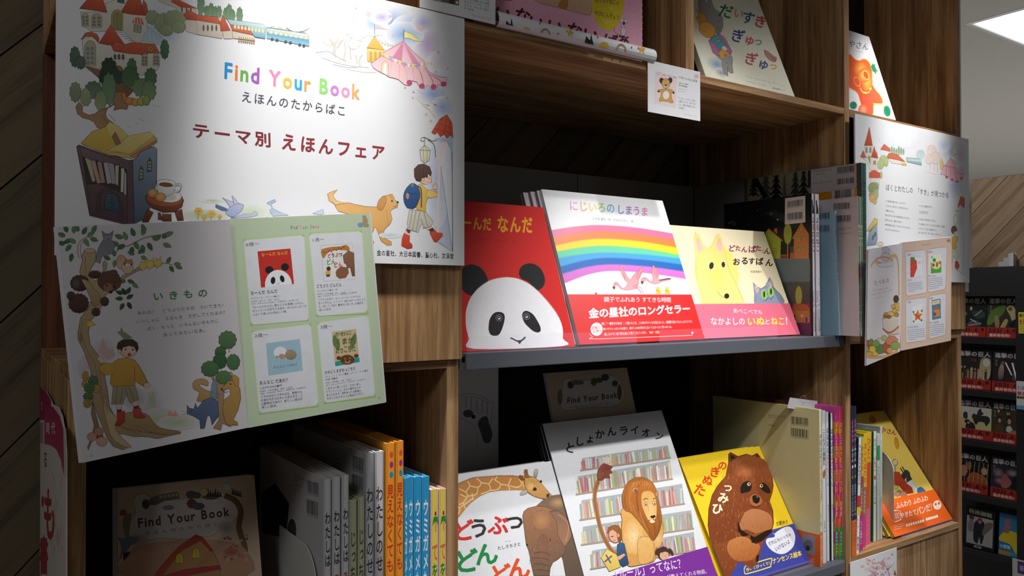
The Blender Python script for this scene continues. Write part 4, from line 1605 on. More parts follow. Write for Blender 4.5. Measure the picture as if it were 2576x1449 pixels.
    s.f('570,-170 640,-330 710,-170', ROOF, ROOFD, o=INK, ow=.9)
    s.f('490,72 500,150 555,192 660,190 752,186 800,245 840,268 868,250 880,205 895,180 890,90 740,78 740,-20 645,20 640,75', WALL, 'c8c4b8', o=INK, ow=.9)
    s.f('483,52 545,-20 590,-60 618,-20 652,76 560,62', ROOF, ROOFD, sm=0, o='5c2c20', ow=1)
    s.f('735,75 790,-20 830,-50 855,10 882,95 800,88', ROOF, ROOFD, o='5c2c20', ow=1)
    s.f('860,60 872,0 888,20 905,92 882,95', ROOF, ROOFD, o='5c2c20', ow=.8)
    s.f('712,-5 712,14 755,22 755,-5', '5c6258', o=INK, ow=.7)
    for x, y, w_, h_ in ((518, 120, 21, 42), (587, 126, 32, 44)):
        s.f([(x - w_, y + h_), (x - w_, y - h_ * .5), (x - w_ * .6, y - h_ * .9), (x, y - h_), (x + w_ * .6, y - h_ * .9), (x + w_, y - h_ * .5), (x + w_, y + h_)], 'b4aa8c', o=INK, ow=.7)
        for q in (-.5, .45):
            for v in (-.35, .15, .6): s.f([(x + w_ * q - w_ * .28, y + h_ * v - h_ * .2), (x + w_ * q + w_ * .28, y + h_ * v - h_ * .18), (x + w_ * q + w_ * .28, y + h_ * v + h_ * .15), (x + w_ * q - w_ * .28, y + h_ * v + h_ * .13)], '6e8078')
    s.f('676,178 676,90 690,66 715,58 738,68 748,88 744,186', 'b49c50', o=INK, ow=.9); s.f('688,178 688,95 700,80 716,76 730,84 736,98 734,184', '8e9068', o=INK, ow=.7); s.l('712,80 712,182', .8, '5c5c40', sm=0)
    s.f('808,128 818,112 838,106 860,114 874,150 806,140', 'cf6a4c', o='5c2c20', ow=.7)
    for k in range(3): s.l([(818 + k * 17, 112), (816 + k * 19, 146)], 1.8, 'e8c8b8')
    s.f('814,148 860,154 856,202 812,194', '8c8468', o=INK, ow=.7)
    for i in range(2):
        for j in range(3): s.f([(819 + i * 20, 154 + j * 15), (833 + i * 20, 156 + j * 15), (833 + i * 20, 166 + j * 15), (819 + i * 20, 164 + j * 15)], 'a8b0a0')
    for k in range(6): s.l([(708 + k * 17, 196 + k * 13), (752 + k * 15, 196 + k * 13)], 1.4, '8c8878', sm=0)
    # stream
    s.f('868,250 880,200 910,160 930,190 980,215 1000,262 990,280 930,262', 'a8bcc8', 'b8ccd4', sm=1, o='7c929c', ow=.5); s.l('905,200 915,240', 1.6, 'd4dce0'); s.l('935,210 940,250', 1.6, 'd4dce0')
    # green mass right
    for k, (x, y, rx, ry) in enumerate(((925, 105, 40, 44), (990, 140, 52, 60), (1060, 115, 66, 54), (1010, 185, 40, 34), (1085, 165, 40, 36))):
        s.bush(x, y, rx, ry, 'a0a886', '8c9a78', o='5e6a50', ow=.7, seed=k, bumps=9, amp=.09)
    # lower building
    s.f('498,240 512,380 545,408 600,440 640,452 700,420 780,430 860,460 950,430 968,400 975,320 780,290 690,280 600,262 560,218', WALL, 'c4c0b2', o=INK, ow=.9)
    s.f('492,240 520,200 550,193 588,208 602,232 598,262 580,240 555,220 520,222', ROOF, ROOFD, sm=0, o='5c2c20', ow=.9)
    s.f('602,262 672,150 755,268 700,262 660,272', ROOF, ROOFD, o='5c2c20', ow=1.1)
    s.f('672,268 760,270 800,258 940,268 972,325 900,322 880,345 850,330 780,325 690,310', ROOF, 'bc5038', sm=0, o='5c2c20', ow=1.1)
    s.f('512,390 514,280 530,252 552,246 572,256 582,290 580,402', 'b4aa8c', o=INK, ow=.9)
    for i in range(2):
        for j in range(4): s.f([(523 + i * 27, 285 + j * 28), (544 + i * 27, 287 + j * 28), (544 + i * 27, 308 + j * 28), (523 + i * 27, 306 + j * 28)], '7c8c84')
    for x in (698, 722, 747): s.f([(x - 7, 360), (x - 7, 335), (x, 326), (x + 8, 336), (x + 8, 362)], '5e5c50', o=INK, ow=.6)
    for x, y in ((878, 358), (948, 355)):
        s.f([(x - 18, y + 42), (x - 16, y - 20), (x, y - 38), (x + 16, y - 20), (x + 18, y + 44)], 'b4aa8c', o=INK, ow=.7)
        for i in (-1, 1):
            for j in range(3): s.f([(x + i * 8 - 6, y - 14 + j * 19), (x + i * 8 + 6, y - 13 + j * 19), (x + i * 8 + 6, y + j * 19), (x + i * 8 - 6, y - 1 + j * 19)], '6c7a74')
    s.e(914, 296, 16, 17, 'c4a050', o=INK, ow=.8); s.e(914, 296, 8, 9, '7c7450')
    # roots, cypress trees
    s.f('520,400 560,440 610,480 660,500 700,540 700,610 760,600 810,545 770,520 760,470 740,410 700,400 640,430', '8a6a50', '7a5a44', sm=1, o='4a3424', ow=.9)
    for k, (x, y, rx, ry, a, b) in enumerate(((1000, 300, 25, 58, '5c7a5c', '4a684c'), (455, 345, 30, 62, '5a6e5e', '50645a'), (490, 380, 30, 40, '5a6e5e', '50645a'), (662, 425, 48, 75, '2e4030', '38503a'), (640, 470, 40, 48, '34482f', '2e402c'), (720, 470, 34, 40, '34483a', '3a5240'),
                                              (800, 420, 30, 66, '4e6c50', '5c7a5a'), (790, 470, 52, 66, '486448', '56704e'), (915, 470, 36, 56, '4c6c50', '58785a'), (568, 545, 52, 52, '5e7458', '70866a'), (662, 540, 42, 96, '62805e', '7a9470'),
                                              (458, 560, 34, 60, '8c9676', '7c8c70'), (520, 590, 34, 52, 'a0a27c', '8a9674'), (612, 610, 36, 60, '84946c', '96a27c'), (850, 530, 44, 56, '66805a', '7a9068'), (905, 550, 42, 62, '6c8660', '84986c'),
                                              (735, 600, 34, 42, 'd08858', 'c87c4c'), (790, 615, 32, 22, 'd89058', 'cc844c'), (822, 622, 22, 22, 'd0a04c', 'c4943c'), (855, 616, 20, 28, 'b4b060', 'a4a454'), (888, 610, 22, 30, '98a468', '88985c'))):
        s.bush(x, y, rx, ry, a, b, o='38402e', ow=.9, seed=k, bumps=10, amp=.13)
    # trunk
    s.f('700,630 650,660 640,690 650,720 690,750 730,800 735,860 700,872 675,820 640,790 590,775 570,740 540,725 500,715 470,690 460,650 480,620 500,640 500,680 540,700 580,690 600,670 640,660 680,640 700,560 740,560 750,620 780,640 770,665 730,660 690,672', '9a7654', 'b08c68', sm=0, o='4e3a28', ow=1.1)
    s.l('620,700 660,760 700,800 715,850', 1.2, '6e5238'); s.l('660,690 700,740', 1, '6e5238'); s.l('720,520 770,545 760,560', 1.2, '6e5238')
    for p in ('775,768 782,774 792,766', '840,715 862,732 882,728', '825,745 832,756', '925,635 948,650', '950,645 972,645'): s.l(p, .9, '9c9488')
    # open book
    s.f('492,870 560,800 640,770 665,740 720,780 775,830 850,815 910,800 955,845 950,865 810,952 800,962 680,945 650,940 520,885', 'd8c070', 'ccb060', sm=0, o='5c4828', ow=1.2)
    s.f('640,770 665,740 720,765 778,825 730,870 690,860', 'e0cc88', 'd0b868', o='5c4828', ow=.7)
    s.f('775,828 850,812 915,800 935,828 790,935 690,920 650,915 735,865', 'e2d08c', 'd4bc70', o='5c4828', ow=.7)
    s.f('500,872 560,810 640,775 700,860 650,918 600,905', 'd4b85c', 'c8a84c', sm=0)
    s.l('500,880 600,915 655,938 700,925 790,945 950,848', 1.2, 'a48844', sm=0); s.l('500,874 610,908 655,930 700,918 790,938 945,838', .8, 'a48844', sm=0)
    s.f('700,800 730,860 735,872 705,885 680,830', '9a7654', o='4e3a28', ow=.8)
    s.f('792,948 950,852 955,862 812,962', 'c08070', o='5c3828', ow=.8)
    # cabinet
    s.f('465,890 480,880 660,948 700,945 780,975 805,970 820,985 815,1365 740,1358 545,1310', '6e5a5e', '5c484a', o='2c2220', ow=1.4)
    s.f('805,975 830,960 850,925 900,900 935,890 952,905 950,1100 915,1250 875,1330 815,1362', '8c98a8', '4c5c6c', o='2c2220', ow=1.3)
    s.f('500,930 770,1030 775,1185 525,1120', '3c3634', '4a403c', o='2c2220', ow=1)
    for p, c in (('512,950 548,958 580,1100 560,1105', 'b4ac90'), ('545,962 578,975 612,1110 590,1115', 'b89888'), ('590,985 615,975 640,1110 612,1112', 'a88c84'), ('625,975 655,985 680,1112 650,1116', 'b0b0ac'),
                 ('655,990 690,985 705,1115 680,1118', '9ca0a8'), ('698,1005 722,1005 718,1128 702,1120', 'b8b48c'), ('735,1020 755,1025 750,1170 732,1165', 'c8c4b8'), ('755,1030 768,1060 768,1185 752,1180', 'a4b4b8')):
        s.f(p, c, o='2c2420', ow=.8)
    s.f('485,895 690,965 760,990 700,1000 655,985 620,990 590,975 560,975 500,950', '7e6a6c', '6c585c', o='2c2220', ow=.8)
    s.f('528,1120 600,1115 690,1150 775,1190 775,1350 545,1300', '665052', '56424a', o='2c2220', ow=1)
    for g in (0, 12, 24):
        s.l([(585 + g, 1290), (590 + g, 1200 - g * .2), (625, 1150 + g), (690, 1160 + g), (740 - g, 1220), (745 - g, 1325)], 1.3, '3a2c2c')
    s.f('632,1270 638,1200 655,1175 690,1175 720,1205 728,1292', '48606c', '3c525e', o='2c2220', ow=1.1); s.l('680,1175 682,1285', 1.1, '22303a', sm=0); s.e(672, 1230, 3, 4, '1c1c1c'); s.e(690, 1234, 3, 4, '1c1c1c')
    for x, y in ((857, 1052), (908, 1002)):
        s.f([(x - 14, y + 45), (x - 12, y - 20), (x, y - 45), (x + 12, y - 28), (x + 13, y + 38)], '5c584c', o='22201c', ow=.9)
        for i in (-1, 1):
            for j in range(3): s.f([(x + i * 5 - 4, y - 20 + j * 19), (x + i * 5 + 4, y - 21 + j * 19), (x + i * 5 + 4, y - 8 + j * 19), (x + i * 5 - 4, y - 7 + j * 19)], 'a4a898')
    # stool and cup
    for p in ('895,1270 930,1290 900,1350 862,1350', '985,1300 1040,1300 1042,1345 985,1345', '1060,1285 1105,1270 1115,1340 1078,1342', '960,1290 975,1295 990,1338 960,1335'):
        s.f(p, '7c4c30', '5c3420', o='2e1a10', ow=.9)
    s.f('882,1190 888,1225 920,1262 990,1290 1060,1285 1105,1255 1116,1215 1080,1180 940,1160', '8c5434', '6a3c24', sm=0, o='2e1a10', ow=1.2)
    s.e(1000, 1205, 112, 50, '9c5c3a', rot=4, o='3e2416', ow=.8)
    s.e(1025, 1190, 78, 40, 'dadad6', rot=4, o='4a4440', ow=.9); s.e(1020, 1196, 50, 22, 'c8c8c4', rot=4)
    s.f('950,1108 958,1165 985,1190 1020,1192 1050,1175 1068,1120', 'dededa', 'c4c4c0', sm=0, o='4a4440', ow=.9)
    s.e(1008, 1112, 58, 22, 'e2e2de', rot=5, o='4a4440', ow=.9); s.e(1008, 1122, 42, 14, '7c4c34', rot=5)
    s.l('1066,1125 1090,1120 1098,1135 1085,1158 1060,1165', 3.2, 'd4d4d0'); s.l('1068,1118 1094,1114 1102,1136 1088,1164 1058,1172', .9, '4a4440')
    s.e(928, 1172, 30, 26, 'c08c58', o='5c3c20', ow=.9); s.e(925, 1166, 20, 15, 'd09c68'); s.e(975, 1198, 32, 26, 'c08c58', o='5c3c20', ow=.9); s.e(972, 1192, 20, 15, 'd09c68')
    # ---- lettering
    s.crop(0, 0, 1)
    s.text('Find Your Book', (564, 198.5), (904.5, 252), (565.5, 156), RAINBOW1, .045, .06)
    s.text('えほんのたからばこ', (608.5, 256), (867, 292), (609.5, 229), '4c4c58', .022, .12)
    s.text('テーマ別', (486, 347), (681, 371.5), (485, 308), '7c2c30', .045, .14)
    s.text('えほんフェア', (709, 376), (966, 404), (711, 336), '8a3238', .045, .14)
    s.text('金の星社、大日本図書、童心社、文渓堂', (948, 643), (1141, 651.5), (948, 628), '3a3436', .022, .04)


poster_art(S_POSTER)
S_POSTER.build(T_POSTER, 'printed_artwork', 'printed_lettering')


def poster2_art(s):
    """the same storybook border, smaller, round two columns of text"""
    INK = '5a5048'
    s.crop(2050, 0, 2.8973)
    s.e(620, 980, 170, 110, 'dfe6ea', edge='dcdde0')
    for c in ((990, 1090, 90, 70, 'b0bcd8'), (940, 1060, 50, 50, 'b4c4dc'), (1060, 1130, 50, 90, 'd4bccc'), (1020, 1360, 60, 90, 'b4c0dc'), (1070, 1250, 40, 60, 'ccc0d4')): s.e(*c[:4], c[4], edge='dcdde2')
    s.f('362,1060 420,1060 428,1150 362,1150', 'd9d4c8', o=INK, ow=.6); s.f('397,925 360,1062 420,1062', 'cc6248', 'b04a34', o='5c2c20', ow=.8)
    for x in (376, 404): s.f([(x - 7, 1112), (x - 6, 1080), (x, 1070), (x + 7, 1080), (x + 7, 1114)], '8c8c80', o=INK, ow=.5)
    s.f('345,1150 455,1145 460,1240 400,1245 380,1180', 'd9d4c8', o=INK, ow=.5)
    s.f('330,1145 352,1095 375,1150', 'cc6248', o='5c2c20', ow=.6); s.f('410,1145 432,1065 458,1155', 'cc6248', 'b04a34', o='5c2c20', ow=.7); s.f('445,1145 450,1100 460,1152', 'cc6248', o='5c2c20', ow=.5)
    s.f('388,1150 390,1138 402,1138 404,1205', '94946c', o=INK, ow=.5); s.f('426,1172 444,1172 444,1200 426,1198', 'b08870', o=INK, ow=.5)
    for k, (x, y, rx, ry) in enumerate(((500, 1170, 30, 40), (478, 1200, 24, 34), (520, 1180, 16, 34), (482, 1275, 10, 26))): s.bush(x, y, rx, ry, 'b8c090', 'a8b484', seed=k, o='7c8860', ow=.4)
    s.f('395,1260 430,1240 475,1262 478,1290 440,1300 395,1296', 'cc5e42', o='5c2c20', ow=.6); s.f('400,1296 475,1298 470,1345 405,1340', 'd9d4c8', o=INK, ow=.5)
    s.f('478,1085 505,1050 550,1085 550,1105 480,1090', 'd06a4e', o='5c2c20', ow=.5)
    for k in range(6): s.bush(560 + k * 17, 1100 + (k % 3) * 3, 7, 34 - (k % 3) * 6, '88a080', '98b090', seed=k, o='5c7858', ow=.3)
    s.f('525,1140 540,1115 600,1125 660,1180 600,1165 530,1150', 'd06a4e', o='5c2c20', ow=.5); s.f('530,1152 600,1166 655,1182 655,1200 560,1190', 'ded4c8', o=INK, ow=.4); s.f('632,1188 668,1192 668,1210 632,1206', 'd0b060')
    s.f('665,1148 775,1158 778,1205 670,1180', 'b4cccc', '7ca4b4', o=INK, ow=.5)
    for k in range(7): s.f([(680 + k * 14, 1160 + k * 1.2), (688 + k * 14, 1161 + k * 1.2), (688 + k * 14, 1172 + k * 1.2), (680 + k * 14, 1171 + k * 1.2)], 'e0dcb8')
    s.bush(770, 1125, 32, 34, 'b4c8c8', 'c4d4d4', seed=3)
    for k, (x, y, rx, ry) in enumerate(((850, 1100, 34, 42), (880, 1150, 34, 46), (835, 1160, 28, 36))): s.bush(x, y, rx, ry, 'e0ccc4', 'e4d4cc', seed=k, o='b49c98', ow=.5)
    for p in ('840,1180 842,1235', '870,1190 868,1250', '890,1190 895,1250'): s.l(p, 1.2, 'b4a498')
    s.f('800,1245 860,1240 920,1262 880,1275', 'e8dcd8')
    s.f('912,1190 922,1150 938,1190 935,1230 915,1235', 'dcc078', o='8a6a3a', ow=.5)
    s.f('990,1150 945,1205 1030,1225 1025,1190', 'd89cb0', 'e4b8c0', o='8a4a5c', ow=.6)
    s.f('938,1205 915,1275 940,1270 955,1290 975,1288 985,1310 1005,1300 1020,1330 1035,1312 1050,1332 1065,1310 1082,1300 1085,1275 1045,1255 1030,1225', 'e4acb8', 'ecc4c4', o='8a4a5c', ow=.7)
    for x, y in ((960, 1290), (1000, 1310), (1035, 1322), (1068, 1300)): s.e(x, y, 9, 11, 'c85880')
    for p in ('960,1215 955,1280', '985,1220 992,1300', '1010,1225 1030,1310'): s.l(p, 1.6, 'cc7c98')
    s.f('990,1105 1035,1128 1012,1135 992,1128', 'd8d488', o='7a7848', ow=.5); s.l('990,1105 990,1152', .7, INK)
    # left foliage between heading and castle
    for k, (x, y, rx, ry) in enumerate(((410, 1370, 22, 34), (445, 1365, 20, 36), (420, 1420, 26, 24))): s.bush(x, y, rx, ry, '9cac84', '88987c', seed=k, o='5c6c50', ow=.4)
    s.crop(2100, 450, 2.8971)
    for k, (x, y, rx, ry) in enumerate(((280, 60, 26, 34), (300, 110, 18, 40), (272, 140, 20, 30), (292, 165, 14, 20))): s.bush(x, y, rx, ry, ('8c9c70', 'a8b080', 'd8a870', 'd0b068')[k], seed=k, o='5c6c50', ow=.4)
    s.f('232,380 290,285 312,295 310,330 250,385', 'd8c078', o='5c4828', ow=.7); s.l('250,378 308,322', 1.2, 'a48844')
    s.f('250,390 308,330 310,440 300,480 232,490', 'a4b4c4', '8494a8', o='3c3a3a', ow=.8); s.e(278, 428, 6, 18, '6c6c68', o='2c2c2c', ow=.5, rot=8); s.e(294, 405, 6, 18, '6c6c68', o='2c2c2c', ow=.5, rot=8)
    s.e(332, 475, 22, 14, 'dcc8b8', o=INK, ow=.7)
    # tower, lantern, boy
    s.f('918,125 895,205 905,212 925,200 945,212 946,140', 'd46a50', 'c0523c', o='7a3424', ow=.8)
    s.f('900,212 946,212 940,690 880,660', 'd0d4dc', 'd8dae0'); s.e(915, 300, 26, 110, 'b8c0d4', edge='d4d6dc')
    s.l('935,700 940,420', .7, '7a7a80', sm=0); s.l('935,700 895,660', .7, '7a7a80', sm=0)
    s.l('875,235 895,232 902,240', 1, '6a7058'); s.f('868,275 882,255 898,275 895,320 880,335 866,320', 'dcdcc0', o='6a7058', ow=.8)
    s.e(870, 372, 22, 30, '6a564c', o='3a2a24', ow=.6); s.f('870,385 888,380 890,405 875,415 865,405', 'e0bca4')
    s.f('858,425 885,418 898,450 885,465 890,500 860,520 852,470', 'e0bc50', 'd4ac40', sm=0, o=INK, ow=.7); s.e(895, 430, 6, 10, 'e0bca4', o=INK, ow=.5)
    s.f('860,505 885,520 905,560 890,590 865,560 848,625 838,620 845,540', 'd8d0bc', o=INK, ow=.6)
    s.f('878,600 895,600 908,630 905,645 888,662 876,640', 'c84830', o='6a2418', ow=.7); s.f('838,640 848,625 835,690', 'c84830')
    for k in range(9):
        r = random.Random(k); x, y = 1000 - 120 + r.uniform(-20, 40), 40 + k * 14
        s.e(x, y, 3, 3, 'd8b8b0', n=8)
    s.crop(2100, 450, 2.8971)
    s.text('ぼくとわたしの', (374, 84), (568, 106), (374, 38), '26282c', .012, .04)
    s.text('「すき」が見つかる', (608, 112), (828, 142), (608, 68), '26282c', .012, .02)
    rowsL = ['どの絵本を選べばいいんだろう？', 'そんなふうに考えたことはありませんか。', '本屋さんには、', '数えきれないほどの絵本が並んでいます。', '自分のために、誰かのために、', '絵本を選ぶのはとってもわくわくするけれど、', 'どれがいいかわからない。']
    for i, tx in enumerate(rowsL):
        wd = (143, 165, 62, 175, 122, 186, 110)[i]
        y = 168 + i * 34.4
        s.text(tx, (372 - i, y), (372 - i + wd, y + wd * .14), (372 - i, y - 15), '3c3e44', 0, .02)
    rowsR = ['たくさんの絵本の中から、', 'これがすき！', 'そう思える一冊を見つけてほしい。', 'そんな願いをこめて、子どもたちに届けたい絵本を', '６つのテーマに沿って選びました。', 'さあ、自分だけの「すき」を探しにいきましょう。']
    for i, (tx, y, wd, hh) in enumerate(zip(rowsR, (204, 252, 302, 336, 369, 398), (98, 66, 128, 194, 134, 172), (16, 22, 15, 15, 15, 15))):
        s.text(tx, (615 - i * 1.5, y), (615 - i * 1.5 + wd, y + wd * .10), (615 - i * 1.5, y - hh), '3c3e44', 0, .02)


poster2_art(S_POSTER2)
S_POSTER2.build(T_POSTER2, 'printed_artwork', 'printed_lettering')
# ================================================================ ART: OPEN BOOKLET OVER THE LARGE POSTER
def tiny(s, x, y, wd, rows, dy, h, sl, col='4a4a50', sp=.02):
    for i, r_ in enumerate(rows):
        ww = wd * min(1, len(r_) / max(len(q) for q in rows))
        s.text(r_, (x + i * dy * .09, y + i * dy), (x + i * dy * .09 + ww, y + i * dy + ww * sl), (x + i * dy * .09, y + i * dy - h), col, .008, sp)


def leafs(s, spots, cols=('5c7c58', '4c6c4c', '6e8c60'), o='34482f', L=22):
    for k, (x, y, a) in enumerate(spots):
        c, q = math.cos(math.radians(a)), math.sin(math.radians(a))
        P = [(0, 0), (L * .4, -L * .28), (L, 0), (L * .4, L * .28)]
        s.f([(x + u * c - v * q, y + u * q + v * c) for u, v in P], cols[k % 3], sm=1, o=o, ow=.6)


def left_page(s):
    INK = '4a3c30'
    s.crop(0, 500, 2.0708)
    # faint show-through and washes
    for c in ((540, 800, 60, 70, 'cdb4b4'), (450, 880, 50, 70, 'c8b4b8'), (780, 1080, 70, 110, 'b8b4ac'), (830, 1150, 120, 60, 'b0b894'), (930, 1165, 110, 40, 'a8b888'), (700, 1040, 70, 60, '8c9aa0')): s.e(*c[:4], c[4], edge='cac6cb')
    s.f('512,800 535,725 555,765 570,790 585,770 600,820 560,840', 'c8aaa8'); s.f('870,1130 885,1100 900,1125 912,1100 930,1135', 'd8988c'); s.f('770,1050 800,1000 815,1060 800,1090', 'b0b49c')
    # trunk
    BK, BK2 = 'b4a07c', '9c8462'
    s.f('425,300 440,270 470,260 498,272 500,320 470,370 475,400 490,430 520,410 540,370 535,340 545,320 558,335 552,372 530,410 510,440 545,470 600,450 640,400 700,370 745,345 840,330 845,342 750,362 700,385 655,410 610,470 550,500 530,560 500,600 470,640 460,700 470,760 500,800 525,830 540,900 560,1000 570,1080 600,1140 640,1180 700,1200 740,1215 800,1220 860,1230 940,1215 942,1222 880,1235 820,1250 760,1238 700,1240 640,1225 620,1230 650,1260 683,1290 640,1308 590,1290 560,1250 540,1200 510,1130 480,1050 470,980 475,900 440,800 410,740 405,700 420,620 460,570 480,520 460,470 430,430 415,380 430,320', BK, BK2, sm=0, o=INK, ow=1.2)
    s.f('480,1050 520,1200 480,1260 460,1310 455,1295 480,1230 490,1180 475,1120', '8c7350', o=INK, ow=.9)
    s.f('600,1150 680,1110 760,1120 800,1165 840,1195 945,1215 860,1228 780,1215 700,1205 640,1190', 'a88c64', '94784f', sm=1, o=INK, ow=1)
    s.f('548,1020 560,1090 620,1150 600,1190 640,1250 683,1290 660,1295 590,1255 560,1180 540,1090', 'bca684', sm=1, o=INK, ow=.8)
    for p in ('445,300 450,400 480,470 500,560', '430,640 425,700 450,780 490,850', '520,900 530,1000 560,1120', '640,1195 720,1225 760,1245', '700,1180 790,1215 850,1240', '495,860 510,960 535,1060'): s.l(p, 1.1, '7c6444')
    s.e(418, 722, 13, 26, 'a08864', o=INK, ow=.7); s.e(420, 722, 6, 14, '8a7050', o=INK, ow=.5); s.e(468, 270, 28, 12, 'c4b08c', o=INK, ow=.8)
    s.l('410,310 405,250 425,215 470,190', 3, BK); s.l('425,310 418,260 432,222 480,190', 1, INK)
    s.l('590,300 620,262 680,240 750,205 820,190 880,182', 2, '6c5c40'); s.l('700,378 735,350 850,335 900,345', 2, '8c7450')
    leafs(s, [(340, 195, 200), (370, 215, 160), (395, 230, 210), (410, 170, 240), (430, 185, 300), (455, 195, 330), (470, 205, 20), (350, 175, 250), (385, 180, 270), (370, 240, 130), (375, 285, 100), (440, 210, 60), (480, 175, 300), (340, 235, 190)], L=44)
    leafs(s, [(640, 205, 200), (650, 240, 150), (660, 215, 250), (700, 225, 60), (700, 195, 250), (740, 190, 290), (755, 175, 250), (770, 230, 60), (790, 200, 10), (800, 215, 330), (845, 205, 320), (850, 235, 20), (740, 240, 80), (690, 250, 100), (860, 190, 340), (620, 245, 210)], L=46)
    leafs(s, [(600, 300, 250), (575, 315, 200), (600, 320, 100), (700, 290, 200), (720, 285, 320), (735, 300, 30), (870, 335, 300), (885, 350, 60), (905, 340, 0), (915, 350, 20), (665, 425, 20), (690, 440, 40), (655, 430, 180)], L=38)
    leafs(s, [(640, 495, 200), (655, 500, 240), (640, 520, 180), (660, 520, 330), (665, 540, 60), (645, 545, 120), (660, 495, 300)], ('3c5440', '34483a', '485c44'), L=40)
    # owl, squirrel, chicks, bear
    s.f('540,210 530,165 548,182 570,182 590,165 582,215 600,240 590,280 560,295 530,300 520,338 498,328 505,280 520,240', '7c7c84', '8c8c94', sm=0, o='3c3c42', ow=1)
    s.e(552, 205, 9, 9, '9c9ca4'); s.e(576, 204, 9, 9, '9c9ca4'); s.l('545,203 558,207', 1.4, '2c2c30'); s.l('570,206 583,202', 1.4, '2c2c30'); s.f('562,208 568,208 565,218', '3a3020')
    s.fur('545,235 560,260 575,285', '54545c', 10, 9, .8, ang=100); s.fur('565,230 580,250 590,270', '54545c', 10, 9, .8, ang=100)
    s.bush(632, 330, 26, 36, 'c49878', 'd4b498', o=INK, ow=.8, seed=2, amp=.06); s.e(664, 360, 30, 30, 'd0b49a', o=INK, ow=.8); s.e(668, 336, 24, 18, 'b08464', o=INK, ow=.8); s.e(652, 340, 4, 4, '2c2420'); s.e(682, 342, 4, 4, '2c2420'); s.e(666, 345, 14, 9, 'e0d4c4'); s.e(668, 340, 3, 2, '2c2420'); s.f('650,322 655,308 664,320', 'b08464', o=INK, ow=.6); s.f('676,320 688,312 690,328', 'b08464', o=INK, ow=.6)
    for x, y in ((745, 350), (782, 343), (822, 335)):
        s.e(x, y, 20, 20, 'd4c060', o='8a7428', ow=.8); s.f([(x + 4, y - 18), (x + 20, y - 42), (x + 16, y - 14)], 'd8b84c', o='8a7428', ow=.6); s.l([(x - 8, y - 18), (x - 8, y - 30)], 1, '8a7428'); s.l([(x - 4, y + 18), (x - 6, y + 32)], 1, '8a5a28')
    BR, BRD = '5c4238', '463028'
    s.bush(415, 440, 48, 42, BR, BRD, o='2c1e18', ow=1, seed=3, amp=.05, bumps=14); s.e(395, 440, 22, 30, '50646c', edge=BR)
    s.bush(410, 545, 52, 50, BR, BRD, o='2c1e18', ow=1, seed=4, amp=.05, bumps=16); s.bush(370, 505, 22, 22, BR, BRD, o='2c1e18', ow=.8, seed=7, amp=.05)
    s.bush(495, 395, 34, 20, BR, BRD, o='2c1e18', ow=.9, seed=5, amp=.05); s.bush(545, 535, 22, 24, BR, BRD, o='2c1e18', ow=.8, seed=6, amp=.05); s.bush(500, 590, 22, 22, BR, BRD, o='2c1e18', ow=.8, seed=6, amp=.05)
    s.bush(570, 430, 60, 54, '6a4c40', BR, o='2c1e18', ow=1, seed=8, amp=.04, bumps=18); s.e(590, 385, 22, 15, '6a4c40', o='2c1e18', ow=.8); s.e(612, 448, 16, 18, '6a4c40', o='2c1e18', ow=.8); s.e(565, 462, 26, 22, '8a6a58'); s.e(577, 486, 10, 7, '241a16'); s.e(556, 452, 5, 5, '1c1410'); s.e(592, 458, 5, 5, '1c1410')
    s.f('425,420 460,430 490,470 520,500 520,540 490,560 470,520 450,470', BK, BK2, sm=1, o=INK, ow=.9)
    s.e(470, 652, 20, 14, 'ccbc58', o='8a7428', ow=.7); s.f('488,650 502,656 488,660', 'b08c34')
    # bird on head, boy
    s.f('632,670 640,690 655,700 672,712 688,722 670,730 645,728 628,710 612,694 628,690', '8c9c74', '7c8c64', sm=0, o='3c482f', ow=.8)
    s.e(668, 780, 48, 46, 'd8bca8', o=INK, ow=1); s.f('608,775 615,750 640,733 690,732 715,750 722,780 712,800 700,770 670,765 640,775 630,800 618,790', '4c3c34', '3c2e28', sm=0, o='241a16', ow=1)
    s.e(622, 795, 9, 11, 'd8bca8', o=INK, ow=.7); s.e(655, 785, 4, 5, '2c2018'); s.e(692, 786, 4, 5, '2c2018'); s.e(674, 812, 9, 8, 'a05044', o=INK, ow=.6); s.l('645,772 660,770', 1, INK); s.l('685,770 700,774', 1, INK); s.e(645, 803, 9, 5, 'dca498'); s.e(700, 805, 7, 5, 'dca498')
    s.f('615,835 660,828 700,840 725,870 750,915 770,955 750,978 720,960 705,950 700,980 590,985 575,960 578,915 545,920 515,890 520,870 545,855 580,860', 'c8a04c', 'b88a38', sm=0, o=INK, ow=1.1)
    s.fur('600,850 595,900 590,960', '9a7430', 12, 14, .7, ang=90); s.l('700,870 702,945', 1, INK); s.l('580,925 600,900', .8, INK)
    s.f('750,962 775,958 785,972 770,985 750,978', 'd8bca8', o=INK, ow=.7); s.f('520,850 505,835 515,820 535,828 545,845 535,860', 'd8bca8', o=INK, ow=.7)
    s.f('590,980 705,972 722,1045 680,1065 655,1020 640,1070 580,1072', 'a4987c', '948a70', o=INK, ow=1)
    for p in ('610,985 600,1068', '640,985 625,1068', '672,980 700,1052', '655,985 665,1030'): s.l(p, 2, '7c745c')
    s.f('605,1070 635,1070 632,1105 610,1108', 'd8bca8', o=INK, ow=.7); s.f('690,1060 715,1050 722,1080 698,1088', 'd8bca8', o=INK, ow=.7); s.f('608,1098 634,1096 634,1112 610,1114', '4a4450'); s.f('694,1082 722,1076 724,1092 698,1096', '4a4450')
    s.f('608,1112 650,1105 650,1160 620,1185 598,1180 612,1150', 'b84838', 'a03a2c', sm=0, o='4c1c14', ow=1); s.f('692,1096 732,1088 738,1120 760,1135 740,1145 700,1140', 'c05040', 'a43c2e', sm=0, o='4c1c14', ow=1)
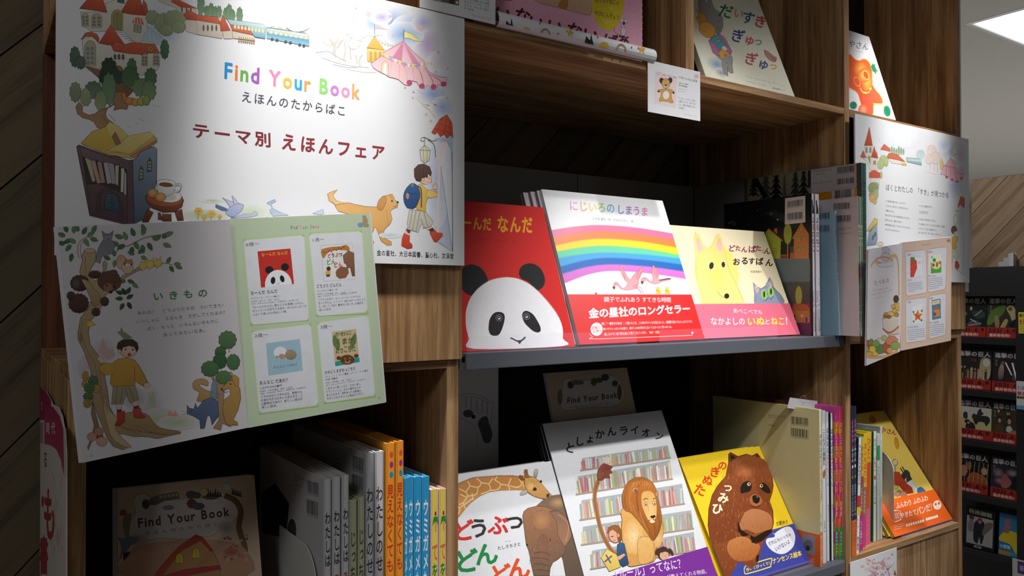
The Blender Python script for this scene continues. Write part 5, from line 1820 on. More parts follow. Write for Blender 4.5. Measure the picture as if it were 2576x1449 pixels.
    # mice by roots, plants at left
    for x, y, q, c in ((480, 1240, 26, 'bc8c80'), (520, 1240, 18, 'a43c30'), (530, 1265, 28, 'c09c8c'), (515, 1212, 24, 'a88468')): s.e(x, y, q, q * .9, c, o=INK, ow=.8)
    for k, (x, y, rx, ry, a, b) in enumerate(((445, 925, 16, 26, 'b8944c', 'a8843c'), (440, 965, 14, 16, 'c08c3c', 'b08038'), (485, 955, 26, 34, '5c7458', '4c6448'), (500, 990, 26, 22, 'b4944c', 'a48440'), (465, 985, 28, 26, '5c7850', '4c6c44'), (460, 1030, 26, 22, '5a784c', '4a6840'), (455, 1065, 20, 24, 'a08c48', '8c7c3c'))): s.bush(x, y, rx, ry, a, b, o='38402c', ow=.8, seed=k)
    # right tree, cat, dog
    s.f('1150,1205 1110,1195 1140,1150 1135,1050 1130,980 1100,930 1105,920 1150,970 1165,920 1180,930 1168,985 1165,1100 1180,1150 1205,1190 1160,1170', 'a88c68', '94785a', sm=0, o=INK, ow=1)
    s.l('1195,800 1190,760', 3, 'a88c68'); s.l('1200,900 1215,930 1190,960', 4, 'a88c68')
    for k, (x, y, rx, ry, a, b) in enumerate(((1185, 735, 46, 46, '5c7c54', '4c6c48'), (1148, 800, 28, 30, '4c6c48', '3c5c3c'), (1145, 845, 36, 40, '3e6440', '34563a'), (1215, 850, 34, 40, '56784e', '466a44'), (1095, 885, 46, 40, '56784e', '466a44'), (1165, 930, 40, 34, '5c8050', '4c7044'))): s.bush(x, y, rx, ry, a, b, o='2c402a', ow=1, seed=k, bumps=11, amp=.08)
    s.f('1175,965 1150,990 1158,1000 1195,985 1200,1020 1165,1050 1160,1100 1170,1150 1185,1180 1240,1178 1238,1165 1215,1150 1240,1100 1255,1040 1250,990 1235,960 1215,945 1190,950', 'b08c50', 'a07c44', sm=0, o='5c4420', ow=1)
    s.f('1205,925 1225,918 1245,935 1245,970 1228,980 1218,960', 'b88a48', sm=0, o='5c4420', ow=.9); s.e(1200, 965, 4, 4, '241a10'); s.e(1155, 992, 6, 4, '241a10'); s.l('1160,1000 1175,1008 1190,1002', 1, '5c4420')
    s.fur('1245,985 1250,1040 1235,1100', '7c5c30', 12, 9, .8, ang=100)
    s.f('1030,1055 1040,1010 1010,990 1005,960 1030,940 1065,940 1085,955 1080,975 1050,965 1040,975 1080,1000 1130,1010 1135,1040', 'b89868', 'a88454', sm=1, o='5c4420', ow=1)
    s.f('1100,1040 1105,960 1125,950 1130,1040', '8090a0', '70809c', sm=1, o='3c485c', ow=.8)
    s.f('975,1075 985,1090 1010,1095 1018,1062 1030,1090 1060,1050 1100,1035 1135,1055 1140,1130 1120,1155 1105,1180 1095,1130 1080,1130 1065,1195 1045,1198 1040,1150 1005,1130 975,1120', '5c6c88', '4c5c78', sm=0, o='262e3c', ow=1.1)
    s.l('985,1108 1000,1104', 1.2, '1c222c'); s.l('940,1105 980,1112', .6, '6c6c70'); s.l('945,1125 982,1118', .6, '6c6c70')
    s.crop(0, 500, 2.0708)
    s.text('いきもの', (803, 532), (1080, 510), (800, 488), '3e7a40', .03, .40)
    for tx, a, b, h in (('あれれ？　どうぶつたちが　ついてきた！', (718, 606), (1163, 563), 20), ('いっしょに　えほんを　さがしてくれるの？', (712, 650), (1172, 600), 20), ('ぼく、もっと　いろんないきものに', (768, 688), (1136, 645), 20), ('あってみたいなあ。', (852, 720), (1068, 694), 20)):
        s.text(tx, a, b, (a[0] - 2, a[1] - h), '4e7c50', .012, .06)
    s.text('12', (466, 1345), (484, 1343), (465, 1330), '6c6c70')
    # faint show through
    return s


def panda_cover(s, q):
    """q maps unit (u right, v down) to current coordinates; a plain panda on red"""
    s.f([q(0, 0), q(1, 0), q(1, 1), q(0, 1)], 'c03028')
    def E(cx, cy, rx, ry, c, a=0, cl=None):
        P = []
        for i in range(24):
            t = 2 * math.pi * i / 24
            x, y = rx * math.cos(t), ry * math.sin(t)
            A = math.radians(a)
            X_, Y_ = cx + x * math.cos(A) - y * math.sin(A), cy + x * math.sin(A) + y * math.cos(A)
            P.append(q(min(max(X_, 0), 1), min(max(Y_, 0), 1)))
        s.f(P, c)
    E(.30, .54, .125, .105, '1c1c1e'); E(.78, .50, .12, .105, '1c1c1e')
    E(.53, .98, .41, .42, 'e4e4e8')
    E(.38, .84, .07, .10, '1c1c1e', 15); E(.66, .82, .065, .10, '1c1c1e', -15)
    s.l([q(.49, .93), q(.53, .95), q(.57, .93)], .9, '1c1c1e', sm=0)


def right_page(s):
    s.crop(550, 500, 2.4154)
    s.f('150,245 520,215 548,740 192,770', 'a8c484'); s.f('550,205 870,190 912,700 592,715', 'a8c484'); s.f('198,800 565,755 610,1262 245,1310', 'a8c484'); s.f('598,755 912,715 955,1205 640,1245', 'a8c484')
    BX = 'd8dae0'
    for p in ('165,250 500,222 520,235 548,720 535,738 215,765 195,748 152,265', '568,212 852,198 872,212 905,672 890,690 612,712 595,700 550,228',
              '222,802 545,762 562,780 608,1235 590,1255 262,1300 245,1285 200,820', '618,752 892,710 912,722 950,1180 938,1196 660,1238 642,1225 600,770'):
        s.f(p, BX, o='c4d8a4', ow=2.4)
    s.text('Find Your Book', (438, 186), (610, 176), (438, 164), RAINBOW1, .02, .08)
    # small sitting dog and cat mark
    s.e(890, 140, 16, 32, 'a89068'); s.e(885, 112, 12, 12, 'a89068'); s.e(862, 158, 18, 14, '7c98b8'); s.e(905, 162, 8, 10, 'a89068')
    for tx, x, y, w_ in (('0歳～', 166, 292, 82), ('1歳～', 572, 264, 70), ('2歳～', 220, 845, 82), ('3歳～', 620, 792, 72)):
        s.text(tx, (x, y), (x + w_, y - w_ * .10), (x - 2, y - 24), '2c2c30', .012, .02)
    # cover 1: panda
    def bil(P):
        return lambda u, v: (P[0][0] * (1 - u) * (1 - v) + P[1][0] * u * (1 - v) + P[2][0] * u * v + P[3][0] * (1 - u) * v,
                             P[0][1] * (1 - u) * (1 - v) + P[1][1] * u * (1 - v) + P[2][1] * u * v + P[3][1] * (1 - u) * v)
    panda_cover(s, bil([(236, 320), (436, 302), (458, 518), (258, 540)]))
    s.text('なーんだ なんだ', (262, 352), (420, 338), (260, 330), 'e0b040', .03, .02)
    # cover 2: giraffe and elephants
    s.f('622,285 812,272 830,488 640,502', 'dcdcdc', o='8c8c90', ow=.7)
    s.f('628,345 626,310 680,295 740,290 775,282 795,300 790,318 765,312 700,312 660,330 640,360', 'b87a3c', sm=1, o='7c4c24', ow=.6)
    for i in range(9): s.e(640 + i * 15, 325 - i * 4 + (i % 2) * 6, 6, 5, '8c5424')
    s.f('755,345 790,315 822,330 828,470 812,472 800,420 780,420 775,400 762,390', '8c6044', '74503a', sm=0, o='4c3020', ow=.7)
    s.f('720,430 745,412 785,420 790,450 772,480 735,485 715,470 712,445', '8a5a3c', sm=0, o='4c3020', ow=.7)
    s.text('どうぶつ', (664, 360), (752, 350), (662, 334), ['c83c38', '2c2c2c', 'c83c38', '2c2c2c'], .04, 0); s.text('どん', (658, 402), (712, 396), (656, 368), '2c8c4c', .04); s.text('どん', (702, 418), (752, 412), (700, 388), 'd05030', .04)
    s.e(668, 425, 13, 14, '4c3430'); s.f('648,440 680,436 680,458 650,462', 'd8a83c'); s.f('652,462 676,458 676,474 654,474', '3c4860')
    # cover 3: hedgehogs on pale blue
    s.f('287,878 494,852 512,1045 303,1075', '9cbccc'); s.e(375, 935, 40, 36, 'dce0e4'); s.bush(438, 948, 34, 30, 'a89478', '8c7860', o='6c5c48', ow=.5, seed=1, amp=.05); s.e(385, 958, 20, 16, 'b08c74'); s.e(355, 962, 10, 8, 'b08c74')
    s.text('おんなじ だあれ？', (336, 1032), (478, 1014), (334, 1016), '3c4c5c', 0, .08)
    # cover 4: bear in river
    s.f('688,808 836,790 856,992 708,1018', 'c8b48c'); s.f('708,990 855,965 857,992 710,1018', '1c9c98')
    for k in range(6): s.bush(702 + k * 5, 860 + k * 6, 10, 34, '6c7a4c', seed=k); s.bush(828 - k * 4, 850 + k * 6, 9, 34, '6c7a4c', seed=k + 9)
    s.text('かわに', (708, 838), (806, 826), (706, 812), '4c6c3c', .03); s.text('くまが', (716, 890), (822, 876), (714, 850), '4c6c3c', .03); s.text('おっこちた', (712, 940), (832, 926), (710, 900), '4c6c3c', .03)
    s.e(782, 978, 44, 30, '6c3c20'); s.e(730, 968, 14, 12, '6c3c20'); s.e(836, 955, 14, 12, '6c3c20'); s.e(784, 990, 18, 12, 'a47c58'); s.e(783, 984, 7, 5, '1c1410'); s.e(768, 972, 3, 3, 'e0d8c0'); s.e(798, 968, 3, 3, 'e0d8c0')
    # texts
    s.text('なーんだ なんだ', (196, 585), (358, 572), (194, 562), '222226', .024, .04); s.text('カズコ・G・ストーン◉さく', (198, 612), (376, 596), (197, 600), '2c2c30', .01)
    s.text('出版社：童心社　本体：800円', (198, 630), (368, 616), (197, 620), '6c6c74'); s.text('ISBN：978-4-494-00288-4　初版年月：2004年10月', (200, 644), (484, 620), (199, 634), '6c6c74')
    tiny(s, 204, 668, 326, ['「なーんだなんだ」歌のような言葉とともに、', 'ゆっくりパンダがでてきます。ゆったりしたリズ', 'ムとくり返しが心地よい一冊。'], 21.5, 15, -.095, '3c3c42')
    s.text('どうぶつ どんどん', (598, 543), (747, 532), (596, 521), '222226', .024, .04); s.text('たしろちさと◉文・絵', (600, 568), (722, 558), (599, 555), '2c2c30', .01)
    s.text('出版社：大日本図書　本体：1300円', (600, 584), (770, 574), (599, 575), '6c6c74'); s.text('ISBN：978-4-477-03131-6　初版年月：2018年9月', (602, 600), (838, 574), (601, 590), '6c6c74')
    tiny(s, 604, 622, 284, ['ゾウさん水浴び、ばっしゃーん！シマウマが', '走ってきたよ、ドドドド！首のながーいキリンさ', 'ん、何しているの？動物のいきいきした様子を', '描いた絵本。'], 20.5, 15, -.085, '3c3c42')
    s.text('おんなじ だあれ？', (250, 1132), (420, 1112), (248, 1108), '222226', .024, .04); s.text('しもかわらゆみ◉作', (252, 1158), (384, 1140), (251, 1144), '2c2c30', .01)
    s.text('出版社：あかね書房　本体：1300円', (252, 1175), (448, 1150), (251, 1165), '6c6c74'); s.text('ISBN：978-4-251-09932-7　初版年月：2020年3月', (254, 1190), (528, 1150), (253, 1180), '6c6c74')
    tiny(s, 256, 1212, 250, ['ゾウのはなとブタのはな、動物たち', 'の体が穴からのぞいて見えます。こ', 'の動物はだあれ？ あてっこ遊びが', '楽しい絵本。'], 21, 16, -.13, '3c3c42')
    s.text('かわにくまがおっこちた', (646, 1068), (832, 1040), (644, 1046), '222226', .024, .02); s.text('リチャード・T・モリス◉著　レウィン・ファム◉絵', (648, 1090), (908, 1050), (647, 1076), '2c2c30', .01); s.text('木坂 涼◉訳', (650, 1106), (724, 1095), (649, 1093), '2c2c30', .01)
    s.text('出版社：岩崎書店　本体：1500円', (650, 1124), (804, 1102), (649, 1115), '6c6c74'); s.text('ISBN：978-4-265-85150-8　初版年月：2018年9月', (652, 1140), (886, 1102), (651, 1130), '6c6c74')
    tiny(s, 652, 1162, 222, ['くまが川に落っこちて、丸太に乗っ', 'て下っていくと、次々に動物たちが', 'あらわれます。個性あふれる動物た', 'ちがくり広げるスリル満点の川下り！'], 20, 15, -.14, '3c3c42')
    s.text('13', (968, 1218), (982, 1216), (967, 1206), '6c6c70')


left_page(S_BK[0])
S_BK[0].build(T_BK, 'printed_artwork', 'printed_lettering')
right_page(S_BK[1])
S_BK[1].build(T_BK, 'printed_artwork', 'printed_lettering')


# ---------------------------------------------------------------- the booklet over the right poster
def bk2_left(s):
    s.crop(2100, 450, 2.8971)
    for c in ((330, 560, 120, 60, 'c4c4cc'), (300, 1230, 120, 60, 'd8d0b8')): s.e(*c[:4], c[4], edge='cbc7cc')
    s.f('345,505 375,490 405,520 400,545 370,560 350,545', 'b0b0b4', o='5c5c60', ow=.7); s.e(370, 570, 36, 30, 'b0b4bc', o='6c6c74', ow=.7)
    s.l('290,600 310,580 360,570 400,580 420,600 360,615 300,605', 2.4, 'c07c58'); s.f('300,620 420,600 430,630 400,640 360,645 320,640', 'c4c4c8', o='8c8c94', ow=.6)
    s.l('400,570 440,560 460,600 465,700 468,850', 5, 'c8a470'); s.l('262,640 280,610 320,600', 4, 'c8a470')
    s.text('たべもの', (290, 778), (395, 755), (288, 742), 'a04c48', .01, .2)
    s.text('ぱくっ たべるの だいすき！', (278, 820), (390, 800), (277, 808), 'b0706c'); s.text('「くだもの」「やさい」「だいず」、たべよう', (262, 855), (420, 815), (261, 842), 'b0706c'); s.text('さん、ぱーてぃー♪', (280, 880), (360, 862), (279, 867), 'b0706c')
    s.f('345,1020 455,990 470,1130 395,1140 355,1100', 'd0c8bc', 'c4b8ac', sm=0, o='6c5444', ow=.9); s.l('348,1090 400,1122 468,1075', 3, 'b05c44')
    for k, (x, y, r_, c) in enumerate(((375, 990, 20, 'c89048'), (365, 1000, 14, 'b06c34'), (410, 985, 24, 'd0b868'), (440, 960, 22, 'c8a850'), (425, 930, 16, 'd0b060'), (450, 990, 18, 'b88440'), (395, 1005, 16, 'a85c34'))): s.e(x, y, r_, r_ * .8, c, o='5c4028', ow=.6)
    s.e(447, 875, 20, 26, '4c3a30', o='241a14', ow=.7); s.f('430,900 470,905 472,960 450,960', 'c8a858', o='5c4028', ow=.6)
    for k, (x, y, rx, ry, c) in enumerate(((240, 1210, 40, 34, 'b8442c'), (225, 1250, 26, 34, '8c9c4c'), (290, 1250, 40, 42, 'd8b84c'), (335, 1190, 42, 30, 'c4c4b8'), (330, 1240, 34, 36, '5c8448'), (385, 1230, 40, 44, 'a8583c'), (415, 1180, 44, 34, 'c87c64'), (440, 1215, 34, 30, '8c9c54'), (265, 1190, 18, 24, '6c8c48'), (300, 1200, 26, 24, '7c9c54'), (400, 1250, 22, 22, 'c89c58'), (360, 1160, 22, 18, 'a8b06c'), (252, 1275, 30, 16, 'd0a048'))):
        s.bush(x, y, rx, ry, c, o='5c4028', ow=.6, seed=k, bumps=7, amp=.08)
    s.l('185,1270 260,1300 380,1290 460,1250', 4, 'c8a068')


def bk2_right(s):
    s.crop(2100, 450, 2.8971)
    s.text('Find Your Book', (636, 490), (702, 480), (636, 476), '9c8c84'); s.e(830, 450, 16, 12, 'a88c6c')
    for p in ('525,530 650,515 665,525 672,820 660,832 535,855 520,842 515,545', '690,510 805,495 818,505 808,795 795,808 690,828 680,818 678,520',
              '530,880 660,862 672,872 668,1165 655,1180 530,1195 518,1185 515,895', '695,850 800,832 812,842 808,1130 798,1140 700,1165 688,1158 686,865'):
        s.f(p, 'd2d4dc', o='d09c78', ow=1.6)
    for tx, x, y in (('0歳～', 528, 562), ('0歳～', 682, 542), ('1歳～', 530, 908), ('2歳～', 690, 880)): s.text(tx, (x, y), (x + 36, y - 4), (x - 1, y - 17), '2c2c30', .012)
    s.f('550,572 638,565 640,708 552,716', 'dcdce2', o='a8a8b0', ow=.5); s.f('552,572 572,572 596,600 598,650 575,714 552,716', 'c83c30', sm=0, o='8c2c20', ow=.5); s.f('553,572 580,570 585,595 565,600 553,598', '4c8c44')
    for i in range(6):
        for j in range(2): s.e(562 + j * 16 + (i % 2) * 6, 612 + i * 16, 2, 3, 'e8c470', n=8)
    s.text('いちご', (602, 620), (634, 616), (601, 602), 'd06c7c', .02)
    s.f('698,555 775,545 776,682 700,692', 'dce0c8'); s.f('700,610 776,600 776,682 700,690', '5c9c3c'); s.e(738, 628, 34, 30, 'c8dc9c'); s.e(725, 592, 12, 14, '3c8c3c'); s.e(745, 625, 8, 20, 'c84c28'); s.e(765, 610, 10, 12, 'd86c30'); s.e(718, 628, 10, 12, 'b8402c'); s.e(708, 572, 6, 9, '5cac4c')
    s.f('562,925 640,905 642,1050 562,1062', 'dcdce0', o='b8b8c0', ow=.5)
    P = []
    for i in range(10):
        a = math.radians(-90 + 36 * i); r_ = 44 if i % 2 == 0 else 22
        P.append((605 + r_ * math.cos(a) * .8, 998 + r_ * math.sin(a)))
    s.f(P, 'cc5c34', sm=1, o='e0b060', ow=1); s.e(610, 985, 8, 8, 'e0a050')
    for x, y in ((573, 970), (634, 962), (575, 1040), (632, 1030)): s.e(x, y, 6, 9, '3c7c5c')
    s.f('706,885 770,872 774,1015 710,1028', '4c7c98'); s.f('710,892 765,880 766,908 712,920', 'e0d4a4'); s.text('くまさん', (718, 912), (758, 904), (717, 895), 'b04838', .02); s.e(742, 940, 14, 14, 'b0683c'); s.f('722,955 765,950 768,1000 724,1008', 'c08c5c'); s.e(728, 985, 12, 12, 'a03c34')
    for tx, x, y, w_ in (('いちご', 528, 745, 34), ('やさいとんとん', 682, 716, 54), ('もりのパンやさん', 530, 1090, 78), ('おいしいおにぎり', 692, 1056, 66)): s.text(tx, (x, y), (x + w_, y - w_ * .08), (x - 1, y - 14), '28282c', .02)
    s.greek(530, 762, 536, 822, 108, 6, -.10, '6c6c74', .9); s.greek(684, 730, 688, 800, 100, 6, -.12, '6c6c74', .9); s.greek(530, 1105, 534, 1172, 125, 6, -.10, '6c6c74', .9); s.greek(694, 1070, 698, 1140, 100, 6, -.12, '6c6c74', .9)


bk2_left(S_BK2[0])
S_BK2[0].build(T_BK2, 'printed_artwork', 'printed_lettering')
bk2_right(S_BK2[1])
S_BK2[1].build(T_BK2, 'printed_artwork', 'printed_lettering')
# ================================================================ ART: FACE-OUT COVERS
def fin(key, mat=None, tmat=None):
    th, sh = ART[key]
    sh.build(th, 'cover_picture', 'cover_lettering', mat or M_GLOSS, tmat or mat or M_GLOSS)


def panda(s):
    s.crop(1100, 400, 2.6343)
    K = '19181a'
    s.f('148,790 155,745 180,712 225,698 275,712 315,750 335,800 325,830 290,850 260,880 235,906 190,890 158,850', K, sm=1)
    s.f('541,760 552,720 580,698 625,692 670,712 700,750 714,800 705,840 680,865 668,870 640,850 600,812 560,795', K, sm=1)
    s.f('188,1060 192,1000 215,930 250,880 300,835 360,802 430,787 480,785 540,795 610,830 670,880 730,945 780,1010 815,1070 832,1130 832,1190 828,1240 240,1258 210,1190 192,1120', 'e2e2e6', sm=1)
    s.fur('195,1000 250,880 350,805 480,786 610,830 720,930 800,1040 832,1140', 'e2e2e6', 5, 6, .9, ang=-70)
    s.f('340,1110 348,1060 375,1022 410,1013 440,1025 447,1055 435,1110 412,1160 385,1172 355,1165 342,1140', K, sm=1)
    s.f('562,1035 575,1010 600,1008 635,1030 662,1070 682,1110 684,1140 665,1150 635,1140 600,1110 575,1080', K, sm=1)
    for x, y in ((409, 1053), (591, 1043)):
        s.l([(x + 21 * math.cos(a), y + 22 * math.sin(a)) for a in [i * .4 for i in range(17)]], .6, 'b0b0b4', sm=0); s.e(x, y, 11, 12, 'c4c4c8'); s.e(x, y, 9, 10, K); s.e(x + 2, y + 4, 5, 5, 'dcdce0')
    s.l('484,1186 500,1192 525,1205 545,1208 565,1198 584,1180', 3.6, K); s.f('525,1203 545,1200 562,1205 546,1228', K)
    Y = 'e8a820'
    s.text('なーんだ', (105, 462), (362, 476), (100, 372), Y, .05, .04); s.text('なんだ', (402, 486), (634, 492), (398, 376), Y, .05, .04)
    s.text('カズコ G・ストーン　さく', (254, 546), (534, 558), (254, 524), '641c18', .0, .1)


def rainbow(s):
    s.crop(1100, 400, 2.6343)
    # arcs: left edge y, crown, right edge y, bottom curve pairs
    top = [(770, 468), (850, 455), (950, 443), (1060, 438), (1160, 440), (1260, 450), (1360, 463), (1460, 478), (1560, 494)]
    cuts = [0, 40, 82, 128, 172, 214, 258, 310, 362]
    prev = top
    cols = ['dc6c94', 'ee7c3c', 'f6cc10', '5cc49c', '3c98d4', '1660b0', 'c86cc0']
    cen = [(762, 470), (780, 520), (792, 572), (800, 612), (815, 655), (828, 710), (832, 760), (848, 822)]
    rgt = [(1560, 494), (1575, 538), (1592, 588), (1600, 635), (1608, 660), (1622, 700), (1632, 745), (1645, 795)]
    mid = [(1080, 438), (1090, 480), (1100, 528), (1120, 574), (1130, 620), (1140, 655), (1150, 698), (1160, 742)]
    def arc(i):
        a, m_, b = cen[i], mid[i], rgt[i]
        q1 = ((a[0] + m_[0]) / 2, (a[1] + m_[1]) / 2 - (a[1] - m_[1]) * .22)
        q2 = ((m_[0] + b[0]) / 2, (m_[1] + b[1]) / 2 - (b[1] - m_[1]) * .20)
        a0 = (a[0] - 30, a[1] + 8)
        b0 = (b[0] + 30, b[1] + 8)
        return catmull([a0, a, q1, m_, q2, b, b0], False, 6)
    for i, c in enumerate(cols):
        s.f(arc(i) + arc(i + 1)[::-1], c)
        if i:
            s.l(arc(i), 2.2, {1: 'e47468', 2: 'f2a424', 3: 'a8c858', 4: '4cb0b8', 5: '2c7cc4', 6: '7468b8'}[i], sm=0)
    P = 'e4848c'
    s.f('1162,845 1175,818 1195,818 1210,840 1230,858 1250,850 1262,820 1240,800 1225,770 1205,705 1222,715 1240,745 1262,785 1280,800 1300,770 1340,730 1368,716 1362,740 1348,775 1335,800 1335,828 1318,855 1300,862 1270,868 1240,868 1215,862 1195,838 1180,838 1178,862 1165,862', P, 'ec9ca4', sm=0, o='a04450', ow=.8)
    s.l('1310,855 1335,862 1350,890', 1.6, 'a04450'); s.l('1318,852 1345,850 1365,890', 1.2, 'a04450'); s.f('1160,848 1180,845 1172,866', '3c2c2c')
    s.f('1350,800 1365,785 1385,785 1400,800 1420,815 1430,790 1420,760 1430,702 1445,720 1460,735 1470,765 1462,790 1475,800 1530,790 1548,790 1545,800 1490,812 1450,828 1425,826 1400,815 1385,802 1370,808 1360,830 1350,828', P, 'ec9ca4', sm=0, o='a04450', ow=.8)
    s.l('1470,805 1548,792', 2, '4c3c3c', sm=0); s.f('1348,812 1368,808 1358,832', '3c2c2c'); s.e(1183, 828, 2.5, 2.5, '3c2c2c'); s.e(1372, 793, 2.5, 2.5, '3c2c2c')
    for p in ('1232,760 1245,800', '1340,735 1315,790', '1355,745 1325,800', '1436,715 1444,770', '1454,740 1456,785', '1295,850 1325,830'): s.l(p, .9, 'a04450')
    for x in (1462, 1522): s.f([(x - 14, 892), (x - 10, 862), (x - 16, 850), (x, 856), (x + 8, 840), (x + 10, 862), (x + 24, 892)], 'e8c428', o='6c5420', ow=.6); s.e(x - 3, 872, 4, 4, '7c5c20'); s.e(x + 8, 880, 3, 4, '7c5c20')
    s.e(1052, 892, 8, 8, 'a8584c')
    C = ['d88cc0', 'ec9a5c', 'ecc04c', '8cc45c', '3c9ccc', '2c74c0', '8c5cb8', 'b45cb4', 'd070b0']
    s.text('にじいろの', (880, 342), (1176, 360), (878, 276), C[:5], .03, -.02); s.text('しまうま', (1200, 364), (1394, 380), (1200, 304), C[5:], .03, -.02)
    s.text('こやま 峰子・作　やなせ たかし・絵', (1030, 404), (1300, 422), (1030, 385), '3c3c44', .012, .02)


def dog(s):
    s.crop(1650, 380, 2.5417)
    Y = 'ecd47c'
    s.bush(400, 800, 130, 190, 'ecdc74', 'f0dc80', seed=1, amp=.05, bumps=26)
    s.f('245,560 252,515 275,540 300,600 330,625 360,600 385,540 400,528 415,550 430,610 450,680 460,740 490,800 520,860 550,930 570,970 290,975 280,900 262,840 248,780 255,700 250,620', Y, 'eedc84', sm=0, o='d8bc64', ow=1)
    s.f('258,560 268,555 290,600 298,628 272,655 262,620', 'e8b0a8', 'ecc0b8', sm=1); s.f('388,600 400,558 412,570 422,620 412,645 395,630', 'e8b0a8', 'ecc0b8', sm=1)
    s.e(385, 790, 60, 140, 'dce46c', edge=Y, rot=-8)
    for k, p in enumerate(('250,700 262,800 290,900 300,965', '450,700 480,790 530,890 560,960', '270,660 258,740 270,820', '440,640 456,720 480,790')): s.fur(p, 'dcb85c', 22, 8, .9, seed=k, ang=75 if k % 2 == 0 else 60)
    s.fur('300,930 380,960 460,960', 'e0c068', 26, 14, .9, ang=95); s.fur('410,700 450,800 500,900', 'e0c068', 26, 12, .9, ang=60)
    s.e(355, 733, 16, 24, '2c2820', rot=8, o='f4ecc4', ow=1); s.e(431, 726, 13, 20, '2c2820', rot=-6, o='f4ecc4', ow=1)
    s.l('395,900 420,930 448,940', 1, '4c3c24'); s.e(453, 927, 16, 17, '241e18')
    G = '94a0b0'
    s.f('628,960 630,920 622,838 650,870 675,880 700,862 728,806 745,840 752,868 770,890 800,920 822,958 815,978 630,978', G, '8490a4', sm=0, o='5c6878', ow=1)
    s.f('630,870 640,858 664,888 642,915', 'dcb0b4'); s.f('722,840 732,826 748,858 735,875', 'dcb0b4')
    s.e(692, 918, 17, 30, '7cbc34', rot=-6, o='d0dcc0', ow=.8); s.e(692, 916, 5, 20, '141810'); s.e(734, 900, 16, 30, '7cbc34', rot=-6, o='d0dcc0', ow=.8); s.e(736, 898, 5, 20, '141810')
    s.f('705,912 722,908 715,922', 'b06c74'); s.l('685,945 702,955 718,938 735,948 752,925', 1.1, '3c444c'); s.fur('760,880 800,920 820,955', '5c6878', 20, 9, .9, ang=200); s.fur('640,880 635,920 632,960', '5c6878', 18, 9, .9, ang=-10); s.fur('660,885 690,870 715,865', '5c6878', 16, 8, 1.2, ang=80)
    for i, (c, x, y, z, r) in enumerate((('ど', 484, 622, 46, 4), ('た', 525, 622, 38, 0), ('ん', 565, 630, 42, 4), ('ば', 615, 628, 50, 0), ('た', 655, 622, 42, -6), ('ん', 0, 0, 0, 0), ('ん', 712, 640, 44, 6))):
        if z: s.ch(c, x, y, z, '8c2c54', r, .05)
    s.ch('こ', 688, 640, 22, '8c2c54', 0, .05)
    for c, x, y, z, r in (('お', 515, 708, 50, 0), ('る', 568, 702, 52, 2), ('す', 612, 704, 46, 0), ('ば', 662, 706, 52, 0), ('ん', 724, 714, 52, 4)): s.ch(c, x, y, z, '2c241c', r, .05)
    s.text('松田奈那子', (606, 778), (678, 780), (606, 763), '3c342c', .02, .02)


